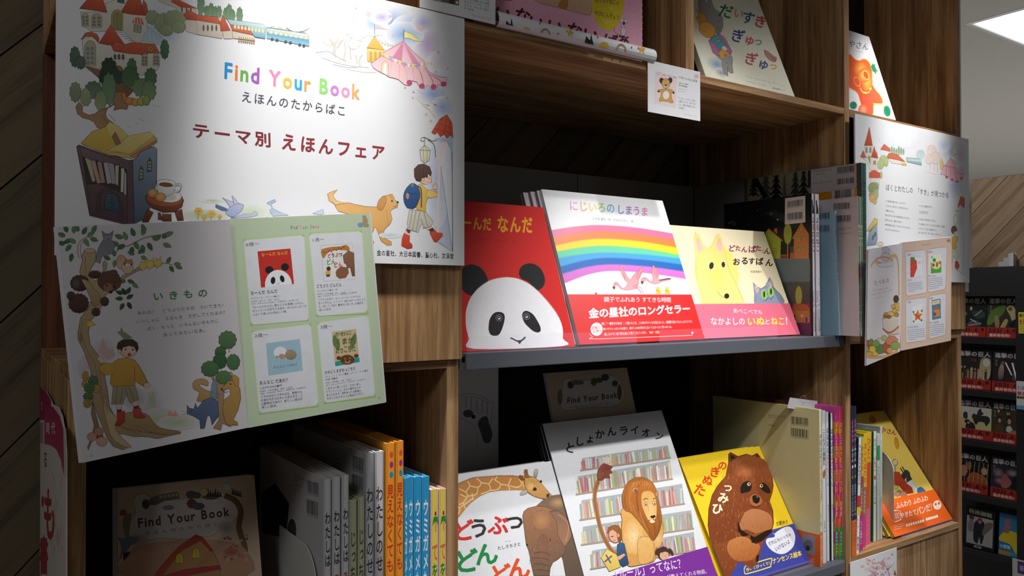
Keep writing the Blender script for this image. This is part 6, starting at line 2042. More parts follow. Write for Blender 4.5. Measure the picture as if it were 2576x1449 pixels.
def lion(s):
    s.crop(1100, 900, 2.64)
    INK = '6a4a30'
    # library shelves: rows follow the cover
    rows_ = [((955, 745), (1545, 660), 90), ((925, 905), (1560, 800), 130), ((950, 1075), (1640, 965), 140), ((960, 1240), (1700, 1130), 130), ((1020, 1400), (1716, 1275), 130)]
    r = random.Random(4)
    pal = ['c4706c', 'd4d0c8', 'a8b878', 'c4c8cc', 'b8707c', 'd8cca4', '9cb0a8', 'c88c84', 'b0b4bc', '8ca87c', 'd4a49c', 'e0dcd4']
    for (x0, y0), (x1, y1), h in rows_:
        sl = (y1 - y0) / (x1 - x0)
        s.f([(x0, y0), (x1, y1), (x1 - 14, y1 - h + 12), (x0 + 8, y0 - h + 12)], 'a4acac', 'b4babc')
        x = x0 + 4
        while x < x1 - 8:
            wd = r.uniform(7, 17)
            hh = h * r.uniform(.62, .86)
            y = y0 + sl * (x - x0)
            tl = r.choice((0, 0, 0, 0, 7, -7))
            dx = -hh * .10
            s.f([(x, y), (x + wd, y + sl * wd), (x + wd + dx + tl, y + sl * wd - hh), (x + dx + tl, y - hh + 2)], r.choice(pal), o='8c8484', ow=.35)
            if r.random() < .35: s.l([(x + dx * .3, y - hh * .3), (x + wd + dx * .3, y - hh * .3)], 1, 'c8a484', sm=0)
            x += wd + r.choice((0, 0, 1, 5))
        s.l([(x0 - 6, y0 + 3), (x1 + 4, y1 + 3)], 3.0, 'b49478', sm=0); s.l([(x0 - 6, y0 + 8), (x1 + 4, y1 + 8)], 1.0, '8c9090', sm=0)
    # tail
    s.l('1190,1320 1150,1270 1110,1200 1080,1120 1060,1030 1045,940 1050,870 1070,820', 11, 'a87044'); s.l('1190,1320 1145,1265 1105,1195 1075,1110 1056,1020 1044,940 1052,870 1075,815', 2, '7c4c2c')
    s.f('1065,820 1060,780 1065,745 1085,715 1105,700 1130,708 1165,725 1150,745 1165,765 1140,775 1150,800 1115,800 1095,815', '8c4c3c', '7c4030', sm=0)
    s.fur('1070,800 1075,750 1100,710', '9c5c48', 34, 5, 1.0, ang=-35); s.fur('1095,800 1120,770 1130,730', '74382c', 32, 5, 1.0, ang=-20)
    # body
    BD, MN, MD = 'dca85c', 'b46c30', '9c5c28'
    s.f('1235,1000 1225,1080 1222,1180 1240,1280 1255,1350 1270,1385 1330,1380 1440,1350 1445,1280 1480,1230 1500,1160 1490,1080 1450,1000', BD, 'd09850', sm=1, o=INK, ow=1)
    s.e(1300, 1190, 70, 120, 'ecd09c', edge=BD); s.e(1460, 1190, 34, 70, 'e4c088', edge='d8a45c')
    s.f('1335,1200 1330,1300 1345,1370 1420,1355 1440,1290 1420,1200', 'e0b46c', 'd8a45c', sm=1, o=INK, ow=.8)
    for k in range(60):
        x, y = 1230 + r.uniform(0, 210), 1040 + r.uniform(0, 310)
        s.l([(x, y), (x + r.uniform(-4, 8), y + r.uniform(14, 34))], 1.0, r.choice(('c08840', 'b07834', 'e8c88c')), sm=0, tap=1)
    s.f('1240,1010 1225,940 1235,880 1262,830 1310,800 1360,795 1410,815 1440,850 1455,890 1462,930 1480,1000 1490,1080 1480,1130 1465,1170 1440,1210 1420,1210 1395,1170 1360,1120 1320,1070 1280,1030', MN, MD, sm=1, o=INK, ow=1.1)
    s.f('1358,900 1400,885 1432,900 1450,950 1455,1010 1450,1060 1425,1090 1400,1080 1375,1030 1355,970', 'dca860', 'e4b878', sm=1)
    for k, p in enumerate(('1262,840 1240,920 1250,1000', '1300,820 1270,920 1290,1010', '1340,805 1320,900 1330,1010', '1370,1060 1400,1130 1430,1195', '1340,1010 1360,1080 1400,1150', '1455,1020 1470,1100 1450,1180', '1430,1080 1440,1140 1435,1200', '1280,950 1310,1030 1350,1090')):
        s.fur(p, ('8c4c20', 'c8884c', '7c4420')[k % 3], 40, 6, 1.1, seed=k, ang=80 - k * 3)
    s.fur('1300,830 1360,815 1420,840', 'dc9c54', 60, 7, 1.2, ang=95); s.fur('1330,860 1380,855 1430,880', 'c07c3c', 44, 7, 1.1, ang=88)
    s.e(1312, 880, 22, 20, 'c88850', rot=-30, o=INK, ow=.9); s.e(1316, 884, 12, 12, '8c5430'); s.e(1455, 905, 11, 17, 'c88850', o=INK, ow=.8)
    s.e(1383, 972, 12, 12, 'e8dcb0', o='3c2818', ow=1); s.e(1383, 974, 5, 6, '241810'); s.e(1440, 968, 10, 12, 'e8dcb0', o='3c2818', ow=1); s.e(1441, 971, 4, 6, '241810')
    s.l('1366,945 1385,935 1398,942', 1.8, '6c4420'); s.l('1430,938 1445,935', 1.8, '6c4420')
    s.f('1398,980 1420,975 1432,1010 1436,1045 1415,1060 1395,1040', 'e8bc7c', sm=1); s.l('1400,985 1402,1030', .9, 'a87444'); s.f('1412,1052 1440,1045 1450,1055 1432,1068 1416,1064', '3c2418'); s.l('1432,1068 1430,1080 1400,1082', 1.3, '3c2418'); s.l('1430,1080 1445,1078', 1.2, '3c2418'); s.e(1425, 1088, 18, 10, 'eed8b0')
    # children
    s.f('1195,1240 1215,1228 1240,1235 1252,1290 1270,1370 1230,1390 1200,1360 1190,1320', '3c5c84', '2c4468', sm=0, o='1c2c44', ow=1)
    s.e(1180, 1175, 44, 54, 'dca888', o=INK, ow=1); s.f('1128,1165 1135,1130 1170,1110 1205,1118 1222,1150 1225,1200 1212,1235 1196,1210 1190,1160 1160,1140 1135,1160', '9c6438', '7c4c28', sm=0, o=INK, ow=1)
    s.e(1200, 1180, 10, 14, 'd09878', o=INK, ow=.7); s.l('1150,1190 1168,1186', 1.6, '3c2418'); s.l('1165,1218 1180,1212', 1.2, '9c4c3c'); s.fur('1140,1130 1180,1115 1215,1140', '6c4020', 20, 6, .9, ang=60)
    s.f('1170,1320 1200,1318 1235,1300 1250,1310 1215,1340 1180,1352', 'dca888', o=INK, ow=.7)
    s.f('1085,1330 1125,1270 1190,1310 1215,1390 1140,1420 1120,1385', 'e0cc70', 'd4b858', sm=0, o='7c6428', ow=1); s.ch('X', 1135, 1335, 70, '6c4c84', 10, .04)
    s.e(1500, 1300, 40, 44, '4c3024', o='241810', ow=.8); s.e(1460, 1288, 14, 26, '4c3024', rot=30); s.e(1550, 1290, 12, 28, '4c3024', rot=-30); s.e(1505, 1312, 30, 34, 'd8a888'); s.f('1470,1300 1480,1275 1520,1268 1540,1295 1510,1288', '4c3024'); s.e(1494, 1303, 5, 5, 'f0e8e0', o='241810', ow=.7); s.e(1524, 1298, 5, 5, 'f0e8e0', o='241810', ow=.7); s.e(1512, 1318, 5, 4, 'c47868')
    T = '1c3430'
    for c, x, y, z, r_ in (('と', 882, 598, 74, 14), ('し', 945, 556, 66, 4), ('ょ', 1014, 538, 66, 0), ('か', 1080, 508, 66, -6), ('ん', 1158, 490, 66, -6), ('ラ', 1238, 484, 66, -8), ('イ', 1312, 480, 62, 0), ('オ', 1386, 498, 62, -6), ('ン', 1474, 520, 60, 10)):
        s.ch(c, x, y, z, T, r_, .045)


def giraffe(s):
    s.crop(1100, 900, 2.64)
    s.f('60,960 80,900 110,860 145,835 230,800 330,790 430,785 500,782 545,788 585,780 610,785 640,792 680,820 720,870 760,915 762,935 740,946 700,940 650,925 610,905 580,880 520,878 430,880 350,890 280,920 220,965 180,1010 145,1055 80,1120 20,1200', 'c88444', 'd49450', sm=0, o='7c4c24', ow=1)
    LG = 'ecd090'
    for p in ('145,870 200,905 175,960 145,975', '150,905 190,925', '200,820 215,850 190,890', '215,850 270,860 290,830 260,800', '270,860 260,905 200,920', '290,830 340,840 350,880 290,905', '340,840 370,800', '350,880 400,875 420,840 380,810', '420,840 470,850 480,878', '470,850 490,800', '480,850 530,860 560,840 540,800', '145,1000 200,960 240,930', '170,960 190,1010', '130,900 110,960 60,1010', '110,960 150,1010 120,1060', '60,920 110,960', '380,810 400,790', '230,900 240,945', '560,800 575,860', '90,1010 60,1080'):
        s.l(p, 3.0, LG)
    s.fur('120,845 230,800 330,790 430,785 540,790', 'a06c64', 10, 4, 1.3, ang=-60)
    s.f('585,800 575,760 580,742 598,742 602,770 612,790', '8c5430', 'a8683c', sm=0, o='5c3418', ow=.8); s.f('560,815 540,800 545,780 560,782 580,812', '8c5430', o='5c3418', ow=.8)
    s.f('640,795 642,755 655,740 668,748 664,780 655,798', 'c8c4c0', '8c8884', sm=1, o='5c5450', ow=.9); s.f('590,875 560,890 548,908 560,915 590,905 602,885', 'c8c4c0', '9c9894', sm=1, o='5c5450', ow=.9)
    s.f('580,800 640,790 685,830 760,915 762,935 742,946 700,938 640,920 600,890 580,850', 'dca860', 'c48c4c', sm=0, o='7c4c24', ow=1)
    s.e(644, 872, 16, 12, '241c18', rot=15); s.e(688, 822, 7, 9, '241c18'); s.e(734, 915, 10, 14, '4c3020', rot=30); s.l('700,935 745,944 760,936', 1.6, '4c2c18'); s.e(620, 850, 22, 30, 'e4bc78', edge='dca860')
    s.fur('600,800 640,830 690,880', 'a46c34', 14, 8, 1, ang=40)
    E1, E2 = '8c6850', '6c5240'
    s.f('660,980 700,945 760,915 830,905 850,960 870,1040 890,1100 905,1200 930,1300 975,1449 840,1449 830,1340 760,1100', '7c6450', '5c4c40', sm=0)
    s.f('566,1050 575,1020 600,1000 660,985 720,990 770,1010 800,1060 830,1150 850,1250 845,1300 800,1340 765,1360 750,1400 745,1449 640,1449 625,1380 610,1290 590,1240 580,1160', '9c6c4c', '6c5444', sm=0, o='3c2c24', ow=1)
    s.f('745,1020 800,1015 850,1050 885,1110 892,1180 870,1225 845,1255 800,1180 790,1090', '84604c', '9c7458', sm=0, o='3c2c24', ow=1); s.l('800,1040 860,1090 870,1150 850,1220', 1.2, 'c49c78')
    s.e(690, 1080, 60, 60, 'b08058', edge='9c6c4c'); s.e(800, 960, 60, 40, 'b88c5c', edge='7c6450'); s.e(700, 1260, 40, 90, '8c5c40', edge='7c5a46')
    s.e(745, 1207, 12, 11, 'c47c3c', o='3c2418', ow=1); s.e(747, 1208, 6, 6, '1c120c'); s.e(596, 1243, 5, 8, '1c120c')
    rr = random.Random(6)
    for k in range(110):
        x, y = 590 + rr.uniform(0, 250), 1010 + rr.uniform(0, 400)
        if x > 800 and y > 1350: continue
        s.l([(x, y), (x + rr.uniform(-14, 14), y + rr.uniform(6, 26))], .9, rr.choice(('4c3c30', 'a87c58', '6c5848', 'b88c64')), sm=0, tap=1)
    for p in ('640,1300 700,1290 750,1310', '632,1330 690,1330 750,1345', '640,1370 690,1370 740,1385', '645,1410 700,1410 745,1420'): s.l(p, 1.1, '3c3028')
    s.f('770,1360 830,1340 850,1449 760,1449', 'dcdcde')
    R, K, G, O = 'cc2c2c', '28282c', '128844', 'dc5024'
    for c, x, y, z, col, r_ in (('ど', 172, 1148, 150, R, -6), ('う', 278, 1132, 140, K, -4), ('ぶ', 405, 1112, 140, R, 0), ('つ', 515, 1092, 120, K, 6), ('ど', 190, 1350, 170, G, -6), ('ん', 325, 1305, 160, G, -6), ('ど', 418, 1440, 150, O, -6), ('ん', 540, 1400, 160, O, -4)):
        s.ch(c, x, y, z, col, r_, .055)
    s.text('たしろちさと', (402, 1278), (552, 1248), (400, 1254), '28282c', .03, .04); s.text('文・絵', (453, 1226), (482, 1222), (453, 1216), '28282c', .01)


def tanuki(s):
    s.crop(1650, 950, 2.9033)
    B1, B2 = '8c4824', '74381c'
    s.f('530,620 535,560 545,545 600,575 660,558 705,570 740,552 760,575 780,625 820,655 850,710 858,790 850,840 830,900 855,970 860,1060 840,1150 790,1200 760,1290 740,1340 700,1449 470,1449 440,1290 395,1180 380,1080 385,960 410,860 450,790 510,720', B1, B2, sm=0, o='3c1c10', ow=1)
    s.f('530,615 530,560 545,545 600,575 570,600', '6c3418', o='2c140c', ow=1); s.f('545,600 548,565 585,585', '241008'); s.f('705,572 740,552 762,590 770,620', '6c3418', o='2c140c', ow=1); s.f('722,578 740,565 752,600', '241008')
    s.bush(700, 720, 150, 150, '94502a', '7c3c1e', seed=2, bumps=30, amp=.03); s.e(650, 680, 80, 50, 'b4683c', edge='94502a')
    s.f('620,840 618,800 640,765 670,755 690,765 700,800 685,830 650,840 630,845', '1c1410', sm=1); s.f('760,790 775,770 800,775 830,810 835,840 815,845 780,825 765,810', '1c1410', sm=1)
    for x, y in ((679, 778), (770, 790)): s.e(x, y, 13, 14, 'e0c898', o='3c2010', ow=.8); s.e(x + 2, y - 1, 6, 7, '1c1008')
    s.f('690,870 720,850 760,870 775,905 750,935 710,935 685,905', 'a8623c', sm=1); s.f('705,868 730,858 758,878 755,905 735,920 710,905', '18100c', sm=1); s.e(738, 872, 6, 4, '8c8078'); s.l('690,935 730,948 765,930', 1.4, '3c1c10')
    rr = random.Random(3)
    for k in range(420):
        x, y = 390 + rr.uniform(0, 460), 600 + rr.uniform(0, 700)
        if x < 420 + max(0, (800 - y) * .75) or (y > 1000 and x > 1160 - .3 * y): continue
        if abs(x - 740) < 60 and 860 < y < 960: continue
        if y < 860 and (abs(x - 665) < 48 or abs(x - 795) < 42) and y > 745: continue
        s.l([(x, y), (x + rr.uniform(-12, 12), y + rr.uniform(16, 44))], 1.0, rr.choice(('a86030', 'b8743c', '5c2c14', '6c3418', 'c48850')), sm=0, tap=1)
    s.f('600,1120 640,1000 700,960 780,970 840,1010 850,1080 820,1130 740,1140 660,1110', 'b87850', 'a8683c', sm=1); s.f('520,1230 560,1180 640,1160 720,1200 760,1230 740,1290 700,1330 600,1340 540,1300', 'c07c48', 'a8602c', sm=1)
    for k in range(90):
        x, y = 560 + rr.uniform(0, 260), 980 + rr.uniform(0, 330)
        s.l([(x, y), (x + rr.uniform(-8, 8), y + rr.uniform(14, 34))], .9, rr.choice(('c88c5c', 'a86438', '8c4c24')), sm=0, tap=1)
    s.f('600,1050 620,1110 680,1150 720,1165 800,1120 850,1105 840,1150 780,1190 730,1215 700,1205 690,1185 640,1165 600,1120', '2c1810', '1c100a', sm=0, o='140a06', ow=.8)
    s.f('700,1449 640,1400 600,1350 560,1320 600,1340 700,1330 745,1300 750,1350 720,1400', '201410')
    s.f('385,1180 420,1240 470,1300 510,1400 500,1449 455,1440 420,1340 395,1260', '7c3c1c', '9c5428', sm=0, o='3c1c10', ow=.8)
    # title
    for c, x, y, z, r_ in (('た', 322, 820, 92, 20), ('ぬ', 378, 750, 80, 14), ('き', 430, 690, 84, 8), ('の', 486, 642, 72, 4)): s.ch(c, x, y, z, 'd43c20', r_, .05)
    for c, x, y, z, r_ in (('ひ', 448, 958, 86, 6), ('み', 492, 878, 84, 8), ('つ', 526, 806, 64, 14)): s.ch(c, x, y, z, 'e8e4c0', r_, .06)
    s.text('加藤休ミ', (878, 1085), (962, 1068), (876, 1052), '2c2820', .02, .02)


def bunny(s):
    s.crop(1600, 0, 2.8986)
    s.e(590, 470, 80, 50, '7c94b8', edge='d4d4c4', rot=25); s.e(620, 530, 50, 30, '7c94b8', edge='d4d4c4', rot=30)
    s.f('462,110 452,20 470,-40 490,-60 500,0 525,30 540,60 520,10 515,-60 535,-60 555,20 570,60 610,90 632,130 635,190 620,235 590,248 555,220 520,190 480,140', 'a4a09c', '8c8884', sm=0, o='5c5854', ow=.8); s.f('512,0 508,-50 530,-40 538,5', 'd0a8a8')
    s.l('595,162 608,155', 1, '3c3834'); s.l('598,212 612,218', 1, '3c3834'); s.e(598, 195, 4, 3, '4c3c38')
    s.f('572,390 600,420 625,440 628,480 640,540 670,556 668,500 660,470 665,455 672,520 690,535 710,530 700,480 705,430 690,390 650,400', '9c9894', '8c8884', sm=0, o='5c5854', ow=.9)
    s.f('528,300 560,265 610,245 640,270 670,320 700,375 690,395 640,395 600,410 560,385 545,340', 'c47ca4', 'b86c98', sm=0, o='7c3c64', ow=.9); s.l('650,270 690,370', .8, '8c4474')
    s.f('548,285 585,255 610,265 640,310 665,345 640,365 610,370 585,340 570,310 545,305', '5ca4b4', '4c94a8', sm=1, o='2c6474', ow=.8)
    s.f('445,80 435,60 460,90 500,110 510,160 500,190 470,160', 'e09c40', sm=1, o='9c5c1c', ow=.9); s.f('440,120 470,140 480,165 460,180', 'dc9840', sm=1, o='9c5c1c', ow=.7)
    s.f('460,190 485,160 530,165 570,200 578,240 560,268 520,275 480,250 462,225', 'e8a848', 'dc9838', sm=1, o='9c5c1c', ow=.9); s.l('490,228 500,235', 1, '5c3410')
    s.f('600,380 640,345 665,380 690,405 680,415 655,395 640,400 645,425 625,430 610,400', 'e0a040', sm=0, o='9c5c1c', ow=.8); s.e(645, 352, 20, 14, 'e8d8c4', rot=30); s.e(600, 300, 16, 12, 'a4a09c', o='5c5854', ow=.7)
    for c, x, y, z, col, r_ in (('だ', 655, 82, 108, '2c7448', 14), ('い', 748, 98, 78, 'd8885c', 12), ('す', 818, 130, 100, '246878', 14), ('き', 906, 158, 96, 'b84448', 14),
                             ('ぎ', 742, 262, 104, '2c4880', 14), ('ゅ', 828, 290, 86, 'bc5058', 12), ('っ', 892, 300, 72, '5c9474', 12), ('ぎ', 838, 430, 100, 'b44450', 14), ('ゅ', 930, 466, 90, '44487c', 12), ('っ', 1002, 480, 70, 'd89454', 12)):
        s.ch(c, x, y, z, col, r_, .04)
    s.f('940,365 975,385 1005,410 1025,420 1015,450 985,445 955,420 935,385', 'b87c74', sm=1, o='6c3834', ow=.7); s.l('985,410 1020,445', 2, '7c4440')
    s.text('フィリス・ゲイシャイトー / ミム・グリーン', (796, 562), (1044, 622), (795, 548), '54544c', 0, .06); s.text('さく', (1056, 628), (1084, 634), (1056, 614), 'd09c98')
    s.text('デイヴィッド・ウォーカー', (808, 600), (948, 632), (806, 586), '54544c', 0, .06); s.text('福本友美子', (996, 648), (1056, 660), (994, 634), '3c3c38', .01); s.text('やく', (1070, 664), (1096, 668), (1068, 648), 'd09c98')


def bread(s):
    s.crop(2050, 0, 2.8973)
    s.f('180,480 215,430 252,395 290,430 330,445 345,432 375,435 405,470 418,520 415,600 440,650 480,700 495,750 470,762 430,765 425,830 400,850 360,830 330,740 310,680 270,650 240,640 200,680 150,700 160,600', 'e4602c', 'd8503c', sm=1, o='e8a848', ow=2.2)
    for c in ((330, 500, 50, 60, 'f0a850'), (380, 590, 40, 90, 'f0b048'), (360, 550, 50, 50, 'ecc45c'), (350, 800, 34, 40, 'ec9c84')): s.e(*c[:4], c[4], edge='e4642f')
    s.e(372, 548, 18, 34, 'd85428', rot=-25, o='f0c460', ow=1.6); s.e(308, 595, 20, 36, 'dc5c2c', rot=-25, o='f0b050', ow=1.4); s.l('330,640 350,672 385,672 410,640', 3, 'f0d070'); s.l('355,660 380,668 400,655', 2, 'd45028'); s.l('425,755 480,758', 1.6, 'f0c460')
    s.f('415,455 425,470 440,465 438,485 462,525 450,520 445,545 435,530 420,520 412,500 402,480 414,475', '1c7c64', o='d0b048', ow=1.2); s.e(280, 768, 26, 28, '14806c', o='c8a848', ow=1); s.e(526, 810, 26, 42, '14745c', rot=-10, o='d0b048', ow=1.4)
    for k in range(10): s.l([(505 + k * 4, 780 + k * 7), (520 + k * 3, 775 + k * 7)], .8, '0c5c48', sm=0)
    s.text('パンやさん', (140, 318), (386, 368), (150, 268), '3c2c30', 0, .02); s.text('ふくざわゆみこ', (278, 368), (352, 386), (278, 360), '8c7c7c')


def yellow(s):
    s.crop(2100, 950, 2.9034)
    s.e(275, 305, 22, 32, 'b8702c', rot=-30, o='c89034', ow=1); s.e(452, 478, 15, 44, 'c8902c', rot=-8, o='b07c24', ow=1)
    for c, x, y, z in (('や', 352, 385, 48), ('さ', 396, 392, 42), ('ん', 432, 400, 42)): s.ch(c, x, y, z, '8c2420', 10, .03)
    s.f('500,690 520,672 545,690 550,720 520,735 500,760 480,745 482,715', '2c3434', sm=1); s.l('478,660 505,700', 3.4, '2c3434'); s.l('492,650 515,688', 3.4, '2c3434')
    s.f('540,700 565,740 560,770 530,775 520,745', '2c3434'); s.e(440, 620, 18, 24, 'd0c4a8', o='3c3428', ow=.9); s.l('440,635 450,700 520,760', 3, '8c8c7c')
    s.f('430,690 470,690 500,740 560,800 575,840 520,850 470,790 430,780', 'b44028', '983020', sm=0, o='4c1c10', ow=.9); s.f('520,770 560,745 620,840 600,845 560,800', 'c8ccd0', o='4c4c50', ow=.7)
    s.f('605,815 630,800 658,822 655,835 610,845', '2c6cb4', sm=1, o='183c68', ow=.9)
    for x, y, r_, c in ((445, 800, 16, 'd8b44c'), (470, 832, 14, '4c9c54'), (455, 850, 22, 'c88c74'), (500, 850, 26, 'b87464'), (430, 835, 14, 'd8dce0')): s.e(x, y, r_, r_ * .8, c, o='4c3c28', ow=.7)


for k_, fn in (('panda', panda), ('rainbow', rainbow), ('dog', dog), ('lion', lion), ('giraffe', giraffe), ('tanuki', tanuki), ('bunny', bunny), ('bread', bread), ('yellow', yellow)):
    fn(ART[k_][1])
    fin(k_, M_MATT if k_ in ('panda', 'bunny') else None)


# ---- paper bands
def mk_band(key, z1, col, fn, z1r=None, shape=None):
    p = POSE[key]
    U, V = ART[key + '_fr']
    th = ART[key][0]
    b, sh = band(th, Vector(p[:3]), U, V, p[3], .0, z1, p[5], col, z1r=z1r)
    fn(sh)
    sh.build(b, 'band_print', 'band_lettering', M_GLOSS, M_GLOSS)
    return b


def at_v(key, px, py):
    th, sh = ART[key]
    sh.crop(0, 0, 1)
    return sh.ab((px, py))[1]


def band_rainbow(s):
    s.crop(1100, 400, 2.6343)
    W = 'eceaec'
    s.text('親子でふれあう すてきな時間', (1104, 948), (1548, 950), (1104, 912), W, .01, -.06)
    s.text('金の星社のロングセラー', (1004, 1058), (1678, 1022), (1000, 988), W, .06, -.06)
    s.e(1056, 1128, 40, 44, W); s.text('読者の', (1026, 1132), (1082, 1128), (1024, 1108), 'c82020', .02, -.04); s.text('お便り', (1034, 1154), (1088, 1148), (1032, 1134), 'c82020', .02, -.04)
    s.text('娘に「一番好きな本は？」と聞いたとき、この本のタイトルを答えました。幼稚園で読んでもらったそうです。', (1090, 1102), (1692, 1086), (1088, 1082), W, .01, -.06)
    s.text('思いやりいっぱいのお話で、娘がこの本が好きと言ってよかったと思いました。', (1100, 1136), (1556, 1120), (1098, 1118), W, .01, -.06)
    s.text('親しみやすい絵で孫も喜んで見てくれています。（36才・女性）', (1108, 1172), (1474, 1156), (1106, 1152), W, .01, -.06)
    s.l('1010,1158 1030,1180 1060,1192 1690,1168', 1, W); s.f('1682,1146 1698,1146 1690,1166', W)


def band_dog(s):
    s.crop(1650, 380, 2.5417)
    s.text('あべこべでも', (496, 1034), (680, 1044), (494, 1006), 'f0e8ec', .012, -.02)
    s.text('なかよしの', (354, 1112), (570, 1112), (350, 1064), 'f0e8ec', .02, 0); s.text('いぬ', (588, 1114), (696, 1112), (588, 1062), 'f0dc50', .04); s.text('と', (700, 1108), (728, 1108), (700, 1074), 'f0e8ec', .02); s.text('ねこ', (736, 1112), (820, 1112), (734, 1062), 'f0dc50', .04); s.text('！', (832, 1108), (840, 1108), (830, 1064), 'f0e8ec', .03)


def band_lion(s):
    s.crop(1100, 900, 2.64)
    W = 'e8e4ee'
    s.text('「ルール」ってなに？', (1190, 1478), (1622, 1400), (1180, 1404), W, .015, 0)
    s.text('図書館のライオンが教えてくれる物語。', (1280, 1510), (1790, 1432), (1276, 1478), W, .012, 0)
    s.f('1570,1600 1800,1480 1850,1550 1700,1700', 'c4b8d4')


def band_tanuki(s):
    s.crop(1650, 950, 2.9033)
    s.f('855,1132 862,1142 890,1120 940,1092 980,1090 1005,1120 1018,1170 1005,1230 970,1268 930,1288 890,1285 850,1265 820,1235 803,1200 815,1175 862,1165 868,1150', 'e0e0ea', sm=1)
    s.text('だれにもいっちゃ', (828, 1230), (990, 1158), (818, 1202), '2c2c4c', .02, .0); s.text('いけないよ', (878, 1272), (982, 1210), (866, 1240), '2c2c4c', .02, .0)
    for k in range(5): s.l([(790 + k, 1275 + k * 24), (795 + k, 1285 + k * 24)], .1, '3c48a0', sm=0)
    s.text('ナンセンス絵本', (856, 1364), (1068, 1302), (848, 1318), 'ecd848', .04, -.06)
    P = [(655, 1375), (830, 1322), (845, 1332), (838, 1370), (825, 1385), (665, 1432), (648, 1420), (645, 1395)]
    s.l(P + [P[0]], 2.2, 'ecd848', sm=1); s.text('きいてびっくり！', (664, 1418), (836, 1364), (656, 1392), 'ecd848', .04, -.04)
    # lower part of the animal printed across the band
    s.f('385,1150 860,1080 845,1130 790,1190 768,1250 750,1340 700,1400 610,1340 540,1449 470,1449 440,1290 395,1190', '8c4c24', '7c3c1c', sm=0)
    s.f('520,1230 560,1170 640,1160 720,1200 760,1230 740,1290 700,1330 600,1340 540,1300', 'c07c48', 'a8602c', sm=1)
    s.f('690,1150 720,1165 800,1120 850,1090 845,1130 780,1190 730,1215 700,1205 690,1185', '241409'); s.f('735,1300 755,1290 745,1350 730,1340', '241409')
    rr = random.Random(8)
    for k in range(80):
        x, y = 440 + rr.uniform(0, 300), 1180 + rr.uniform(0, 200)
        s.l([(x, y), (x + rr.uniform(-8, 8), y + rr.uniform(14, 34))], .9, rr.choice(('c88c5c', 'a86438', '6c3418')), sm=0, tap=1)


def band_yellow(s):
    s.crop(2100, 950, 2.9034)
    W = 'f0e4dc'
    s.text('ふんわり ふわふわ', (452, 960), (684, 898), (444, 916), W, .02, -.02); s.text('やきたて', (482, 1028), (598, 1000), (476, 988), W, .02, -.02); s.text('パンだ！', (602, 1008), (712, 968), (594, 952), W, .015, -.04)
    s.bush(748, 930, 30, 34, W, seed=1, bumps=6, amp=.03); s.e(736, 925, 8, 10, 'd86420'); s.e(760, 918, 8, 10, 'd86420'); s.e(748, 945, 4, 3, 'd86420')
    for k in range(8): s.e(526 + k * 17, 1078 - k * 4.6, 7, 11, W)
    for k in range(6): s.e(672 + k * 15, 1034 - k * 4.2, 7, 11, W)
    s.l('425,975 450,968 478,975 484,1035 440,1055', 1.6, W, sm=0); s.text('100', (428, 1040), (472, 1028), (426, 994), W, 0, .0); s.greek(430, 1082, 434, 1110, 80, 3, -.24, 'ecc8b0', .9)


mk_band('rainbow', at_v('rainbow', 1427, 741), 'cc1c1c', band_rainbow)
mk_band('dog', at_v('dog', 1900, 764), 'e46c84', band_dog)
mk_band('lion', at_v('lion', 1700, 1408), '7a2f96', band_lion, z1r=at_v('lion', 1780, 1375))
mk_band('tanuki', at_v('tanuki', 1800, 1375), '3c449c', band_tanuki, z1r=at_v('tanuki', 2000, 1316))
mk_band('yellow', at_v('yellow', 2260, 1250), 'e8641c', band_yellow, z1r=at_v('yellow', 2350, 1231))
# ================================================================ ART: CARDS, BOX, STRIP, BROCHURES
def bear(s, x, y, k, c1='c49a54', c2='5c3c24'):
    s.e(x - 34 * k, y - 92 * k, 20 * k, 28 * k, '3c2c28', rot=-20, o='2c1c14', ow=.6); s.e(x + 36 * k, y - 96 * k, 20 * k, 26 * k, '3c2c28', rot=20, o='2c1c14', ow=.6)
    s.f([(x - 60 * k, y + 5 * k), (x - 70 * k, y - 8 * k), (x - 40 * k, y - 20 * k), (x + 40 * k, y - 20 * k), (x + 74 * k, y + 4 * k), (x + 66 * k, y + 18 * k), (x + 50 * k, y + 10 * k), (x + 52 * k, y + 60 * k), (x + 66 * k, y + 88 * k), (x + 50 * k, y + 100 * k), (x + 20 * k, y + 88 * k), (x - 30 * k, y + 82 * k), (x - 55 * k, y + 84 * k), (x - 56 * k, y + 62 * k), (x - 46 * k, y + 45 * k), (x - 42 * k, y + 2 * k)], c1, sm=1, o=c2, ow=.7)
    s.e(x, y - 70 * k, 36 * k, 44 * k, c1, o=c2, ow=.7); s.e(x + 2 * k, y + 30 * k, 28 * k, 36 * k, 'e4dcd4'); s.e(x, y - 44 * k, 18 * k, 16 * k, 'dcc49c')
    s.e(x - 14 * k, y - 78 * k, 7 * k, 9 * k, 'ece4d4', o=c2, ow=.4); s.e(x + 16 * k, y - 80 * k, 7 * k, 9 * k, 'ece4d4', o=c2, ow=.4); s.e(x - 13 * k, y - 76 * k, 3 * k, 4 * k, '241810'); s.e(x + 15 * k, y - 78 * k, 3 * k, 4 * k, '241810'); s.e(x, y - 54 * k, 9 * k, 8 * k, '2c1c14'); s.l([(x - 12 * k, y - 38 * k), (x, y - 32 * k), (x + 14 * k, y - 40 * k)], .8, '2c1c14')
    s.e(x - 64 * k, y - 2 * k, 9 * k, 8 * k, '2c1c14'); s.e(x + 68 * k, y + 10 * k, 9 * k, 8 * k, '2c1c14')


